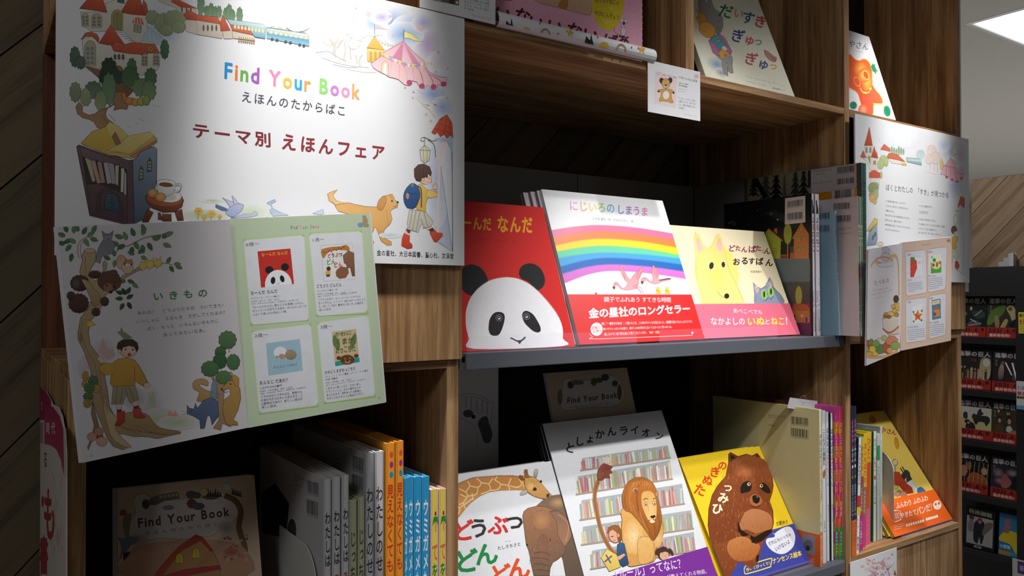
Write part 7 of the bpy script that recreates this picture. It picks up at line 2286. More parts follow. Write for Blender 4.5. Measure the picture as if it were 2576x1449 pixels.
s = S_C1.crop(1600, 0, 2.8986)
s.f('138,515 298,560 290,790 132,752', 'e0cccc'); bear(s, 217, 668, .84)
s.text('いない いない ばあ', (188, 552), (292, 574), (187, 536), '4c3c3c', .01); s.greek(146, 526, 146, 540, 36, 2, .2, '8c7c7c', .8)
s.text('いないいないばあ', (312, 570), (446, 602), (312, 552), '3c3c44', .02, .02)
for i, (tx, wd) in enumerate((('松谷みよ子◉文', 70), ('瀬川康男◉絵', 62))): s.text(tx, (312, 610 + i * 17), (312 + wd, 624 + i * 17), (312, 598 + i * 17), '3c3c44', .01)
s.greek(310, 645, 310, 662, 62, 2, .2, '9c9ca4', .8)
for i, tx in enumerate(('「いない いない ばあ」', 'と語りかけて、あかちゃ', 'んと一緒に笑顔になれ', 'る絵本。')): s.text(tx, (308, 722 + i * 23), (308 + (128, 128, 124, 46)[i], 744 + i * 23 - (0, 0, 0, 14)[i]), (308, 706 + i * 23), '5c5c68', .0, .04)
s.text('Find Your Book フェア', (348, 836), (442, 857), (347, 824), 'c8a0b0', .0, .06)
for a in range(5): s.e(440 + 9 * math.cos(a * 1.257), 557 + 9 * math.sin(a * 1.257), 8, 7, 'e4b8c4', o='b88494', ow=.4, n=10)
S_C1.build(T_C1, 'card_picture', 'card_lettering')
s = S_C2.crop(1050, 0, 3.22)
s.f('120,-300 345,-260 336,46 110,-2', '9c8c80', '6c5c54'); s.f('150,-100 290,-70 290,0 160,-20', 'c4a48c'); s.f('255,-10 300,0 300,38 255,28', '3c3430'); s.f('160,-15 190,-8 190,12 160,5', 'b8a498'); s.e(320, 20, 10, 12, 'd8d0c8')
for i, tx in enumerate(('まれたばかりの', 'しい命の誕', '生をパパ、ママ、子ど', 'もたち、みんなで喜び', 'あう絵本。')): s.text(tx, (378, -30 + i * 26), (378 + (206, 206, 206, 206, 84)[i], 16 + i * 26 - (0, 0, 0, 0, 27)[i]), (378, -50 + i * 26), '54545c', .008, .04)
s.text('Find Your Book フェア', (444, 132), (600, 168), (443, 112), ['9c8488', '9c8488', '9c8488', '9c8488', 'a88c90', 'a88c90', 'a88c90', 'a88c90', 'c09098', 'c09098', 'c09098', 'c09098', 'a88c90', 'a88c90', 'a88c90'], .008, .06)
S_C2.build(T_C2, 'card_picture', 'card_lettering')
s = S_C3.crop(2100, 950, 2.9034)
rr = random.Random(5)
for k in range(70):
    x, y = 320 + rr.gauss(0, 60), 1390 + rr.gauss(0, 45)
    s.e(x, y, rr.uniform(6, 17), rr.uniform(5, 13), rr.choice(('d8b4b8', 'dcc0c0', 'd0a4ac', 'e0ccc8', 'c89ca4')), n=9)
for p in ('400,1449 385,1400 360,1370 330,1350', '385,1400 420,1370 440,1340', '360,1370 350,1340 355,1320', '300,1449 270,1420 230,1400', '340,1449 330,1400'): s.l(p, 1.8, '6c6c78', tap=1)
for k in range(30):
    x, y = 320 + rr.gauss(0, 55), 1385 + rr.gauss(0, 40)
    s.e(x, y, rr.uniform(3, 8), rr.uniform(3, 7), rr.choice(('c48c98', 'dcc0c0', 'b8808c')), n=8)
s.f('428,1440 438,1400 452,1449', 'a85c3c')
S_C3.build(T_C3, 'card_picture', 'card_lettering')

# pink box
s = S_BOX.crop(1050, 0, 3.22)
s.f('790,-300 1408,-200 1420,-20 1412,100 1395,126 1370,122 1000,28 960,10 900,-60', 'dcb89c', 'c8a080', sm=0, o='a8707c', ow=1.4); s.f('1150,-80 1215,-60 1212,72 1140,50 1165,-10', 'b88440', 'a87434', sm=1); s.f('640,-60 740,-60 775,0 700,2 640,-10', 'b84060', sm=1)
s.f('1412,0 1410,-60 1470,-120 1600,-100 1668,-20 1664,90 1640,170 1600,225 1550,246 1500,235 1450,180 1420,100', 'd8c02c', sm=1)
for y_, tx, a, b, col in ((30, 'ねずみやあにゃ', (1440, 22), (1632, 44), '5c4828'), (0, 'の', (1560, 76), (1584, 82), 'e4dc9c'), (0, 'ゆびにんぎょう', (1440, 122), (1632, 162), '5c4828'), (0, 'セット', (1498, 172), (1572, 190), 'e4dc9c')):
    s.text(tx, a, b, (a[0], a[1] - (42 if len(tx) > 4 else 24)), col, .015, .02)
K = '54242c'
for i, (c, x, y, z) in enumerate((('い', 690, 120, 150), ('な', 850, 130, 140), ('い', 960, 190, 140), ('い', 1110, 220, 140), ('な', 1270, 250, 140), ('い', 1400, 290, 140), ('ば', 1560, 330, 120), ('あ', 1668, 330, 110))): s.ch(c, x, y, z, K, 12, .05)
for k in range(40):
    rr = random.Random(k); x = 1690 + (k % 3) * 66 if k < 24 else 760 + (k - 24) * 55
    y = 10 + (k // 3) * 48 + (k % 3) * 16 if k < 24 else 20 + (k - 24) * 12
    s.f([(x + (8 if a % 2 == 0 else 3.4) * math.cos(a * .628 - 1.57), y + (8 if a % 2 == 0 else 3.4) * math.sin(a * .628 - 1.57)) for a in range(10)], 'eccad6')
s.e(1668, 200, 16, 36, 'd8ccd0', o='3c2c30', ow=.8); s.e(1656, 165, 13, 16, 'e4dce0', o='3c2c30', ow=.8); s.e(1688, 168, 12, 16, 'e4dce0', o='3c2c30', ow=.8); s.e(1672, 190, 9, 14, '3c2c30'); s.e(1668, 255, 20, 36, 'd8d0d4', o='3c2c30', ow=.8); s.l('1650,290 1610,270 1590,240 1600,228', 1, '3c2c30')
S_BOX.build(T_BOX, 'printed_picture', 'printed_lettering', M_PRINT, M_PRINT)

# animal pattern on the curved strip (on its near-vertical front)
SS = Sheet((.6183, -.0110, 1.8490), (1, 0, 0), (0, 0, 1), .3144, .0042)
SS = Sheet((.6185, -.01115, 1.8438), (1, 0, 0), (0, 0, 1), .3140, .0165)
s = SS.crop(1050, 0, 3.22)
for x, y in ((745, 205), (1390, 330)): s.f([(x - 32, y + 40), (x - 30, y - 10), (x - 20, y - 40), (x - 5, y - 15), (x + 10, y - 5), (x + 18, y - 60), (x + 26, y - 10), (x + 38, y + 30), (x + 10, y + 70)], '28282c', sm=0)
for x, y in ((880, 262), (1512, 380)): s.bush(x, y, 40, 40, 'd0b044', 'b89830', seed=2, amp=.04)
for x, y in ((1040, 270), (1655, 395)): s.l([(x - 34, y + 40), (x - 34, y - 10), (x - 10, y - 34), (x + 20, y - 20), (x + 34, y + 20), (x + 30, y + 60), (x, y + 66), (x - 26, y + 44)], 4.4, 'a48c64')
for x, y in ((1235, 270), (1815, 405)): s.l([(x - 30, y - 24), (x, y), (x + 28, y - 10)], 4, 'dca83c'); s.l([(x - 10, y + 20), (x + 4, y - 30), (x + 18, y + 26)], 3.4, 'e0b050')
for x, y in ((993, 187), (1140, 273), (1280, 358), (1735, 385), (1850, 482), (1460, 300)): s.e(x, y, 7, 8, 'c03458', n=8)
SS.build(T_STRIP, 'printed_pattern', 'printed_pattern', M_GLOSS)


# shaded booklets
def brochure_art(s, house):
    INK = '4c3c34'
    s.crop(0, 950, 2.9043)
    B = lambda x, y, rx, ry, c, c2=None, k=1: s.bush(x, y, rx, ry, c, c2, o=INK, ow=.7, seed=k, amp=.1)
    s.f('940,1150 950,1060 990,980 975,900 1010,855 1060,850 1110,880 1170,900 1240,895 1320,890 1400,880 1480,880 1560,850 1640,845 1700,880 1740,950 1735,1010 1690,1060 1620,1090 1560,1150 1440,1170 1300,1180 1180,1170 1060,1190 980,1170', 'd8d4cc', 'ccc8c2', sm=1, o=INK, ow=.8)
    B(1065, 925, 26, 34, '54504c'); s.f('1090,890 1130,870 1190,850 1300,835 1312,880 1200,900 1140,930 1090,930', '847c74', '6c645c', o=INK, ow=.8)
    for k in range(5): s.f([(1165 + k * 29, 862 - k * 4), (1186 + k * 29, 858 - k * 4), (1186 + k * 29, 880 - k * 4), (1165 + k * 29, 884 - k * 4)], 'b8ac98', o=INK, ow=.5)
    for x, y, rx, ry, c in ((1400, 855, 40, 28, '5c6454'), (1440, 860, 28, 22, '6c5c4c'), (1400, 920, 34, 34, '7c4c40'), (1450, 940, 44, 26, '5c5c68'), (1230, 950, 40, 16, '8c8c94'), (1540, 870, 60, 20, '6c6454')): B(x, y, rx, ry, c)
    for k in range(6): s.f([(1508 + k * 18, 870), (1520 + k * 18, 800 + (k % 3) * 14), (1532 + k * 18, 872)], '3c4440')
    s.e(1490, 835, 30, 30, 'd8c478', o=INK, ow=.7); s.e(1655, 800, 32, 28, 'ccc8c4', o=INK, ow=.7)
    for k in range(5): s.f([(1690 + k * 14, 850 + k * 4), (1700 + k * 14, 800 + k * 6), (1712 + k * 14, 860 + k * 4)], '4c5048')
    s.l('1640,860 1720,900 1760,980 1745,1080 1760,1150 1790,1250 1780,1400 1800,1500', 14, '74603f'); s.l('1640,852 1728,892 1770,980 1756,1080 1772,1150', 1, INK)
    for k in range(10): s.f([(905 - k * 3 + (k > 4) * (k - 4) * 8, 1000 + k * 18), (960 - k * 2, 990 + k * 18), (960 - k * 2, 1004 + k * 18), (905 - k * 3 + (k > 4) * (k - 4) * 8, 1014 + k * 18)], '8c8070', o=INK, ow=.5)
    B(900, 985, 24, 20, 'a85c4c'); s.f('870,1010 885,975 905,1005', 'a84c3c')
    for c in ((1650, 1100, 60, 50, '8c98a4'), (1000, 1190, 80, 50, '8894a0')): s.e(*c[:4], c[4], edge='c8b8a4')
    s.f('860,1165 900,1180 950,1160 1010,1165 1000,1200 950,1230 900,1300 870,1340 890,1260 880,1200', '7c8894', '6c7884', o=INK, ow=.8); s.e(925, 1305, 34, 30, 'c8a888'); s.f('900,1280 960,1270 970,1330 900,1350', '34302f')
    s.text('Find Your Book', (1010, 1100), (1678, 1012), (1006, 1028), '5c3630', .05, .08); s.text('えほんのたからばこ', (1060, 1152), (1590, 1080), (1058, 1128), '54443c', .01, .55)
    if house:
        s.f('1000,1230 1200,1200 1400,1180 1600,1190 1780,1240 1800,1449 900,1449 940,1300', 'c49c80', 'b08868', sm=1)
        s.f('1220,1330 1430,1150 1560,1270 1615,1400 1590,1500 1130,1500 1160,1440', 'b88c5c', 'a87c50', o=INK, ow=1); s.f('1130,1440 1220,1330 1300,1240 1430,1148 1480,1165 1555,1262 1540,1270 1465,1190 1330,1260 1240,1370 1180,1460', 'a84030', 'b8503c', sm=0, o='5c1c14', ow=1)
        for x, y in ((1312, 1318), (1432, 1280)): s.f([(x - 28, y + 42), (x - 26, y - 14), (x, y - 42), (x + 24, y - 20), (x + 28, y + 32)], 'd0b83c', o=INK, ow=1); s.l([(x, y - 40), (x, y + 38)], .8, INK, sm=0)
        s.f('1130,1470 1350,1400 1600,1370 1615,1400 1400,1440 1160,1500', 'a83c38', o=INK, ow=.7)
        for k in range(30): r = random.Random(k); s.e(1700 + r.uniform(-80, 110), 1220 + r.uniform(-70, 120), 12, 10, ('c07c74', 'a85c58', 'd0a090')[k % 3], n=8)
        s.e(1690, 1275, 60, 30, 'a4584c', edge='b87c68')


brochure_art(S_BR1, True)
S_BR1.build(T_BR1, 'printed_artwork', 'printed_lettering')
s = S_BR2.crop(1100, 900, 2.64)
s.f('830,210 835,160 860,135 920,150 980,150 1050,140 1120,110 1180,130 1220,170 1240,230 1230,280 1180,320 1000,330 860,350 810,300', 'd8d4cc', sm=1, o='4c3c34', ow=.7)
for x, y, rx, ry, c in ((885, 180, 20, 24, '54504c'), (930, 165, 44, 14, '847c74'), (1040, 160, 20, 26, '5c6454'), (1075, 150, 24, 16, '5c6454'), (1115, 130, 26, 22, '4c5048'), (1180, 170, 20, 20, '5c5c54'), (1210, 230, 14, 50, '74603f'), (815, 260, 16, 50, '8c8070')): s.bush(x, y, rx, ry, c, o='4c3c34', ow=.5)
s.text('Find Your Book', (865, 305), (1195, 266), (863, 264), '5c3630', .05, .08); s.text('えほんのたからばこ', (880, 338), (1165, 304), (879, 325), '54443c', .0, .5)
S_BR2.build(T_BR2, 'printed_artwork', 'printed_lettering')
s = S_BED.crop(1100, 900, 2.64)
s.l('150,250 200,240 260,245 310,265 350,290 375,290', 1.2, '8c8c90'); s.l('170,262 250,262 320,290 362,310', 1, '8c8c90')
for x in (190, 225, 262, 298, 330): s.l([(x, 262 + (x - 190) * .2), (x + 2, 330 + (x - 190) * .35)], 2.4, '9c9ca0')
s.l('375,290 360,400 345,520', 1.2, '8c8c90'); s.l('145,400 200,420 250,470 270,540 260,600', 1, '8c8c90'); s.e(205, 370, 34, 26, '5c5c60'); s.e(240, 392, 14, 14, '3c3c40'); s.f('290,400 330,390 345,440 365,500 350,560 310,560 290,500 270,440', '5c5c60', sm=1)
S_BED.build(T_BED, 'printed_picture')


# ================================================================ ART: STANDING BOOKS
def done(e, mat=None):
    th, cov, sp = e
    cov.build(th, 'cover_print', 'cover_lettering', mat or M_GLOSS, M_GLOSS)
    sp.build(th, 'spine_print', 'spine_lettering', mat or M_GLOSS, M_GLOSS)


def spine_txt(e, st, y0, y1, col, bold=.03, x=(.12, .88), fill=1.0):
    s = e[2]
    s.uv(); s.vtext(st, (x[0], 1 - y0), (x[1], 1 - y0), (x[0], 1 - y1), col, bold, fill)


def blk(e, y0, y1, col, x0=0, x1=1):
    s = e[2]
    s.uv(); s.f([(x0, 1 - y0), (x1, 1 - y0), (x1, 1 - y1), (x0, 1 - y1)], col)


K0 = '2c2c30'
for e in SP['white']:
    spine_txt(e, 'わたしは', .13, .355, K0, .03, (.2, .95)); spine_txt(e, 'あかねこ', .385, .60, ['b83030', 'b83030', K0, K0], .03, (.2, .95)); spine_txt(e, 'サトシン 作', .70, .86, K0, 0, (.3, .8))
s = SP['white'][0][1]
s.crop(600, 1050, 3.6317); s.f('205,700 335,605 462,790 435,1100 215,1050', '3a3836', '302e2c', o='1c1a18', ow=1); s.e(488, 1030, 38, 100, '4c4838', o='2c2820', ow=1); s.l('488,1120 480,1165', 3, '2c2820', sm=0)
s.barcode((628, 572), (736, 602), (628, 680), 2); s.barcode((622, 745), (728, 775), (622, 870), 3); s.greek(510, 525, 510, 570, 90, 3, .28, '7c7c80', 1); s.greek(505, 610, 505, 650, 80, 2, .28, '7c7c80', 1)
for e in SP['olive']:
    spine_txt(e, 'じっちょりんのあるく', .14, .92, '4c4a3c', .03)
s = SP['olive'][1][2]; s.uv(); s.f([(.1, .30), (.9, .31), (.9, .22), (.1, .21)], 'd8cc3c')
for e in SP['tall']:
    spine_txt(e, 'わたしのせいじゃない', .13, .80, K0, .02, (.12, .95)); s = e[2]; s.uv(); s.f([(.2, .18), (.8, .18), (.9, .08), (.7, .02), (.3, .02), (.1, .08)], 'b8b8bc', o='6c6c70', ow=.0004)
s = SP['tall'][0][1]; s.crop(600, 1050, 3.6317); s.barcode((1042, 345), (1142, 378), (1040, 462), 4); s.barcode((1035, 512), (1138, 548), (1035, 632), 5); s.greek(850, 280, 855, 330, 140, 3, .3, '6c6c70', 1); s.greek(860, 365, 860, 440, 90, 3, .3, '6c6c70', 1)
for e in SP['orange']:
    s = e[2]; s.uv()
    for i, c in enumerate(('e05030', 'a02c90', '1c8cc8')):
        y = .955 - i * .038; s.f([(.62 + .20 * math.cos(t * .5), y + .0125 * math.sin(t * .5)) for t in range(13)], c)
    spine_txt(e, '見えなくても だいじょうぶ？', .155, .905, 'cc3424', .03, (.1, .9)); blk(e, .91, 1, 'd8482c'); s.f([(.3, .06), (.8, .07), (.7, .02), (.35, .02)], 'ece4dc')
for e in SP['blue']:
    spine_txt(e, 'ウミガメものがたり', .10, .83, 'e8ecf0', .04); s = e[2]; s.uv(); s.f([(.2, .08), (.8, .08), (.9, .03), (.5, .0), (.1, .03)], 'c8602c')
for e in SP['lemon']:
    s = e[2]; s.uv()
    s.f([(.62 + .12 * math.cos(t * .5), .880 + .012 * math.sin(t * .5)) for t in range(13)], '6c3c20'); s.f([(.35, .865), (.9, .865), (1, .82), (.75, .84), (.5, .84), (.2, .82)], '2c8c3c'); s.f([(.5, .84), (.75, .84), (.72, .79), (.55, .79)], 'd0a048')
    spine_txt(e, 'てをつなぐ', .26, .74, ['d86c3c', '2c8c3c', 'd89c3c', '8cb4c8', '8cb4c8'], .04, (.15, .95)); s.f([(.4, .20), (.8, .20), (.9, .08), (.3, .06)], '4c6c5c'); s.f([(.45, .24), (.75, .24), (.75, .20), (.45, .20)], '8c4c30')
for k_ in ('white', 'olive', 'tall', 'orange', 'blue', 'lemon'):
    for e in SP[k_]: done(e)

# upper metal shelf
e = SP['night'][0]
s = e[1]; s.crop(1650, 380, 2.5417)
s.f('300,700 420,680 560,682 985,690 985,840 300,880', '66727a', '5c666c'); s.f('300,840 985,836 985,1100 300,1130', '4c4848', '443c3c'); s.f('700,990 985,975 990,1110 700,1120', '8c3438', '5c3448'); s.f('860,1100 992,1098 994,1185 860,1190', '5c3450')
s.f('700,690 700,520 720,495 745,515 800,570 796,690', '98a434', 'a4b03c', o='6c4420', ow=.7); s.l('700,535 722,498 810,575', 2.4, 'c86c2c', sm=0); s.f('757,495 775,495 775,530 757,515', 'c86c2c')
for x, y in ((760, 640), (728, 590)): s.f([(x - 14, y - 16), (x + 14, y - 14), (x + 14, y + 16), (x - 14, y + 16)], 'c0b040', o='5c3c1c', ow=1); s.l([(x, y - 15), (x, y + 16)], .9, '5c3c1c', sm=0); s.l([(x - 14, y), (x + 14, y)], .9, '5c3c1c', sm=0)
s.e(843, 530, 26, 66, '989c34', o='6c6c24', ow=.6); s.l('843,596 842,692', 3, 'c06c34', sm=0)
s.f('882,690 882,560 870,560 930,455 978,530 978,690', 'b8683c', 'c07440', o='7c3c1c', ow=.7); s.f('858,690 858,640 885,600 888,690', 'a85c34'); s.f('858,612 880,612 880,650 858,650', '44403c')
for x, y in ((930, 500), (912, 565), (945, 562), (912, 630), (945, 628)): s.f([(x - 9, y - 14), (x + 9, y - 13), (x + 9, y + 14), (x - 9, y + 13)], 'a8b04c', o='4c3c1c', ow=.9); s.l([(x, y - 14), (x, y + 14)], .8, '4c3c1c', sm=0); s.l([(x - 9, y), (x + 9, y)], .8, '4c3c1c', sm=0)
for k in range(7): s.l([(797 + k * 7, 660), (797 + k * 7, 692)], 1.1, 'b8683c', sm=0)
s.l('795,670 850,668', 1, 'b8683c', sm=0)
s.e(913, 925, 22, 62, '9c9c40', o='6c6c24', ow=.6); s.l('913,985 911,1100', 3.4, 'c0642c', sm=0); s.f('860,1098 862,1020 885,975 960,978 985,1010 985,1098', 'b07c3c', 'a0703c', o='5c341c', ow=.7); s.f('862,1020 885,975 960,978 985,1022', '9c5c30'); s.f('952,1060 972,1060 972,1098 952,1098', '6c3c5c', o='d0c0c0', ow=.7); s.f('928,1045 942,1045 942,1062 928,1062', 'c8a83c', o='d0c0c0', ow=.7); s.f('880,1045 895,1045 897,1096 882,1096', '5c2c34', o='d0c0c0', ow=.7)
for x, y, r_ in ((490, 375, 3), (541, 383, 3), (648, 379, 4), (737, 402, 6), (778, 438, 8), (590, 468, 4)):
    s.f([(x + (r_ if a % 2 == 0 else r_ * .3) * math.cos(a * .785), y + (r_ if a % 2 == 0 else r_ * .3) * math.sin(a * .785)) for a in range(8)], 'dcdce0')
s.l('460,470 485,450 510,465 495,475 480,458 458,462', .8, '9c9ca4')
for k in range(14): s.l([(700 + k * 14, 400 + k * 7), (770 + k * 12, 380 + k * 7)], .5, '6c7078', sm=0)
s.f('826,302 955,286 956,456 824,470', 'c4bcc0'); s.barcode((842, 322), (938, 308), (842, 360), 7); s.barcode((840, 398), (938, 388), (840, 440), 8, digits='1928797013005')
for e in (SP['night'][0], SP['night2'][0]):
    s = e[2]; s.uv(); s.f([(.25, .86), (.3, .90), (.2, .945), (.3, .96), (.4, .95), (.5, .965), (.5, .935), (.75, .90), (.8, .86)], '1c1c20')
    spine_txt(e, 'よるのねこ', .16, .41, '6c2444', .025, (.12, .95)); spine_txt(e, 'ダーロフ・イプカー 文と絵', .59, .79, '3c3c40', 0, (.55, .95)); spine_txt(e, '光吉夏弥 訳', .68, .80, '3c3c40', .01, (.05, .5)); spine_txt(e, '大日本図書', .87, .97, '3c3c40', .01, (.5, .9)); done(e)
e = SP['sky'][0]; s = e[1]; s.crop(1870, 390, 5.797)
s.barcode((1090, 850), (1255, 840), (1090, 930), 9); s.barcode((1090, 1025), (1258, 1020), (1090, 1115), 10); s = e[2]; spine_txt(e, 'おんなじだあれ？', .14, .62, '3c5468', .02); done(e)
e = SP['safari'][0]; s = e[1]; s.crop(1870, 390, 5.797)
s.barcode((1315, 705), (1555, 690), (1315, 795), 11, digits='784323073941'); s.barcode((1330, 885), (1563, 872), (1330, 975), 12, digits='1928745014009'); s.text('ISBN978-4-323-07394-1', (1380, 1082), (1582, 1068), (1380, 1062), '4c4c50'); s.text('定価（本体1,400円＋税）', (1390, 1158), (1575, 1148), (1390, 1136), '4c4c50'); s.text('C8793 ¥1400E', (1385, 1108), (1490, 1100), (1385, 1090), '4c4c50')
for k_ in ('safari', 'safari2'):
    e = SP[k_][0]; spine_txt(e, 'ハロー！サファリ', .04, .36, ['5c8c4c', '5c8c4c', '5c8c4c', '5c8c4c', 'd0d8c8', 'd0d8c8', 'd0d8c8', 'd0d8c8'], .04, (.1, .9)); spine_txt(e, '飯野まつロウ 作・絵', .62, .84, 'c8d8b4', 0, (.2, .8)); blk(e, .50, .58, '5c6048', .1, .9); spine_txt(e, '金の星社', .90, .98, 'c8d8b4', 0, (.2, .8)); done(e)
e = SP['ochre'][0]; s = e[1]; s.crop(1870, 390, 5.797); s.f('1290,485 1620,440 1620,800 1290,800', 'c8c0c0'); s.barcode((1330, 520), (1580, 488), (1330, 640), 13, digits=None); s.greek(1092, 560, 1092, 595, 150, 2, -.08, '8c6420', 1); done(e)
e = SP['teal'][0]; s = e[1]; s.crop(1870, 390, 5.797)
s.f('60,270 1715,20 1715,700 60,700', '8c8468', '7c745c')
T1 = '1c1e20'
for x, y0, y1, w_, c in ((150, 280, 620, 90, T1), (330, 250, 700, 130, '3c4244'), (480, 220, 700, 130, '141618'), (600, 290, 700, 60, '4c5450'), (760, 190, 700, 110, '2c3234'), (880, 180, 700, 110, '1c2022')):
    for k in range(5):
        t = k / 5; yy = y0 + (y1 - y0) * t * .9
        ww = w_ * (.35 + t * .8)
        s.f([(x, yy - 30), (x + ww, yy + (y1 - y0) * .24), (x + ww * .3, yy + (y1 - y0) * .17), (x, yy + (y1 - y0) * .26), (x - ww * .3, yy + (y1 - y0) * .17), (x - ww, yy + (y1 - y0) * .24)], c)
s.f('100,300 180,290 360,600 300,640', '101214'); s.f('940,190 985,180 985,470 940,480', '2c3030'); s.f('1040,150 1260,110 1200,170', '24282a'); s.f('1650,110 1715,80 1715,700 1650,700', '4c4844')
for k in range(20): s.l([(1655 + (k % 3) * 16, 120 + k * 26), (1675 + (k % 3) * 14, 100 + k * 26)], 1, '8c8484', sm=0)
s.f('985,195 1650,98 1655,700 990,700', 'b8b2b0'); s.barcode((1365, 178), (1615, 150), (1365, 265), 14, digits='9784265851508'); s.barcode((1370, 350), (1615, 325), (1370, 430), 15, digits=None)
s.text('ISBN978-4-265-85150-8', (1020, 250), (1285, 218), (1018, 232), '3c3c40'); s.text('C8798 ¥1500E', (1020, 298), (1192, 280), (1018, 284), '3c3c40'); s.text('定価（本体1,500円＋税）', (1025, 425), (1305, 392), (1023, 405), '3c3c40')
for k_ in ('teal', 'teal2'):
    e = SP[k_][0]; spine_txt(e, 'かわにくまがおっこちた', .10, .62, '0c3c40', .02, (.15, .85)); blk(e, .50, .56, '5c3c30', .1, .9); spine_txt(e, '岩崎書店', .88, .97, 'a8c8c4', 0, (.2, .8)); done(e)

# lower metal shelf
e = SP['cream'][0]; s = e[1]; s.crop(1650, 950, 2.9033)
s.barcode((985, 282), (1112, 296), (985, 335), 16); s.barcode((987, 365), (1114, 382), (987, 425), 17, digits='1928793015003'); s.text('ISBN978-4-7999-0221-9', (820, 278), (948, 292), (820, 268), '5c5a48'); s.text('C8793 ¥1500E', (820, 292), (896, 300), (820, 282), '5c5a48'); s.text('文溪堂', (818, 352), (866, 358), (818, 338), '3c3a30', .01)
s.f('700,1100 1030,1108 1200,1150 1200,1400 700,1400', 'dc641c'); s.f('1065,1140 1165,1160 1160,1300 1062,1270', '8c8c90'); s.bush(1112, 1225, 34, 40, '6c6c74', seed=1, amp=.05); s.e(1110, 1245, 14, 20, '34343c'); s.greek(1070, 1310, 1080, 1370, 90, 4, .2, 'e8b48c', 1)
for k_ in ('cream', 'cream2'):
    e = SP[k_][0]; blk(e, .78, 1, 'e06c20'); spine_txt(e, 'ぱん日ごはんせんとかーバックバックばば！', .16, .60, ['3c3428'] * 8 + ['c05c24'] * 14, .03, (.05, .95)); spine_txt(e, '文・絵', .66, .74, '3c3428', 0, (.2, .8)); spine_txt(e, '食べたらおいしい鬼！', .80, .97, 'f0dcc8', .02, (.15, .85)); done(e)
e = SP['plain'][0]; spine_txt(e, 'ことわざ久猫猫久', .12, .36, K0, .03, (.1, .9)); s = e[2]; s.uv(); s.f([(.2, .60), (.8, .62), (.9, .58), (.5, .55), (.1, .57)], 'a85c30'); spine_txt(e, '文渓堂 作', .72, .80, '4c4c50', 0, (.3, .8)); done(e)
for k_ in ('plain2', 'plain3'):
    e = SP[k_][0]; spine_txt(e, 'はははははけたくん', .10, .50, ['2c3c80', '2c3c80', '2c3c80', '1c78b8', 'c83c50', 'c83c50', 'c03c90', '2c8cc0', '2c8cc0'], .03, (.15, .9)); spine_txt(e, '岡田よしたか', .62, .74, '4c4c50', 0, (.3, .8)); done(e)
for k_ in ('pepper', 'pepper2'):
    e = SP[k_][0]; s = e[1]; s.uv()
    for j in range(7): s.f([(.6, .98 - j * .16), (.8, .98 - j * .16), (1, .90 - j * .16), (1, .82 - j * .16), (.8, .90 - j * .16), (.6, .90 - j * .16)], 'd0a020')
    for j in range(4): s.f([(.0 + j * .2, 1), (.1 + j * .2, 1), (.16 + j * .2, .93), (.06 + j * .2, .93)], 'd0a020')
    blk(e, .79, 1, '128040'); s = e[2]; s.uv()
    for j in range(8): s.f([(0, .97 - j * .095), (.22, .95 - j * .095), (.22, .90 - j * .095), (0, .92 - j * .095)], ('c850a0', 'd0a020')[j % 2])
    spine_txt(e, 'おかしになりたいピーマン', .10, .56, 'ecc03c', .03, (.3, .9)); spine_txt(e, '岩神愛', .62, .72, 'ecc03c', .02, (.3, .85)); spine_txt(e, 'だいへんしん！', .82, .98, 'd8e4d8', .02, (.3, .85)); done(e)
# right cubby
for k_ in ('navy', 'navy2'):
    e = SP[k_][0]; blk(e, .76, 1, 'd8641c'); spine_txt(e, 'よるのわがしやさん', .08, .37, ['d870a4'] * 6 + ['c8d0d8'] * 3, .03, (.1, .9)); spine_txt(e, '穂高順也 文 青山友美 絵', .52, .73, 'a8b4c8', 0, (.2, .8)); spine_txt(e, 'おかしなおはなし', .77, .93, '3c2c20', .03, (.15, .85))
    s = e[2]; s.uv()
    for i, c in enumerate(('d8d8dc', '5c3c5c', '6c8c50')): s.f([(.5 + .28 * math.cos(t * .5), .60 - i * .035 + .012 * math.sin(t * .5)) for t in range(13)], c)
    done(e)
e = SP['onion'][0]; blk(e, .50, .60, 'b82c30'); blk(e, .60, .67, 'd8b82c'); spine_txt(e, 'ちいさなたまねぎさん', .06, .41, '34406c', .03, (.15, .85)); spine_txt(e, '金の星社', .85, .97, '3c3c44', .03, (.2, .8)); spine_txt(e, '作・絵', .70, .78, '7c7c84', 0, (.3, .7)); done(e)
e = SP['magenta'][0]; blk(e, 0, .35, 'd8b828'); blk(e, .35, .68, '8c5c48'); blk(e, .68, 1, 'b82c74'); spine_txt(e, 'やまのおいも', .08, .42, 'c03c34', .04); spine_txt(e, 'いろいろおいも', .44, .66, 'e0d0c4', .01, (.2, .8)); spine_txt(e, 'とっても美味しい', .74, .95, 'e8c0d4', .02, (.2, .8)); done(e)
e = SP['magenta2'][0]; blk(e, .47, .72, '9c6c50'); blk(e, .72, 1, 'c4407c'); spine_txt(e, 'おいもほりの', .08, .44, 'c83c2c', .04); spine_txt(e, 'なかまたち', .50, .70, 'e0d0c4', .01, (.2, .8)); done(e)
e = SP['chick'][0]; blk(e, 0, .27, 'd8b024'); blk(e, .68, 1, 'd85c80'); spine_txt(e, 'ひよこ', .05, .24, 'c83c2c', .04); s = e[2]; s.uv()
for j in range(6): s.l([(.2, .28 - j * .04), (.8, .30 - j * .04)], .0006, 'f0a8c0', sm=0)
done(e)
e = SP['strawberry'][0]; spine_txt(e, '絵本の', .06, .18, '3c3c40', .01, (.2, .8)); spine_txt(e, 'いちご', .22, .36, 'c83848', .04, (.15, .85)); s = e[2]; s.uv(); s.f([(.5 + .24 * math.cos(t * .5), .58 + .02 * math.sin(t * .5)) for t in range(13)], 'c83028'); spine_txt(e, 'こがようこ 文・絵', .48, .66, '3c3c40', .02, (.2, .8)); done(e)
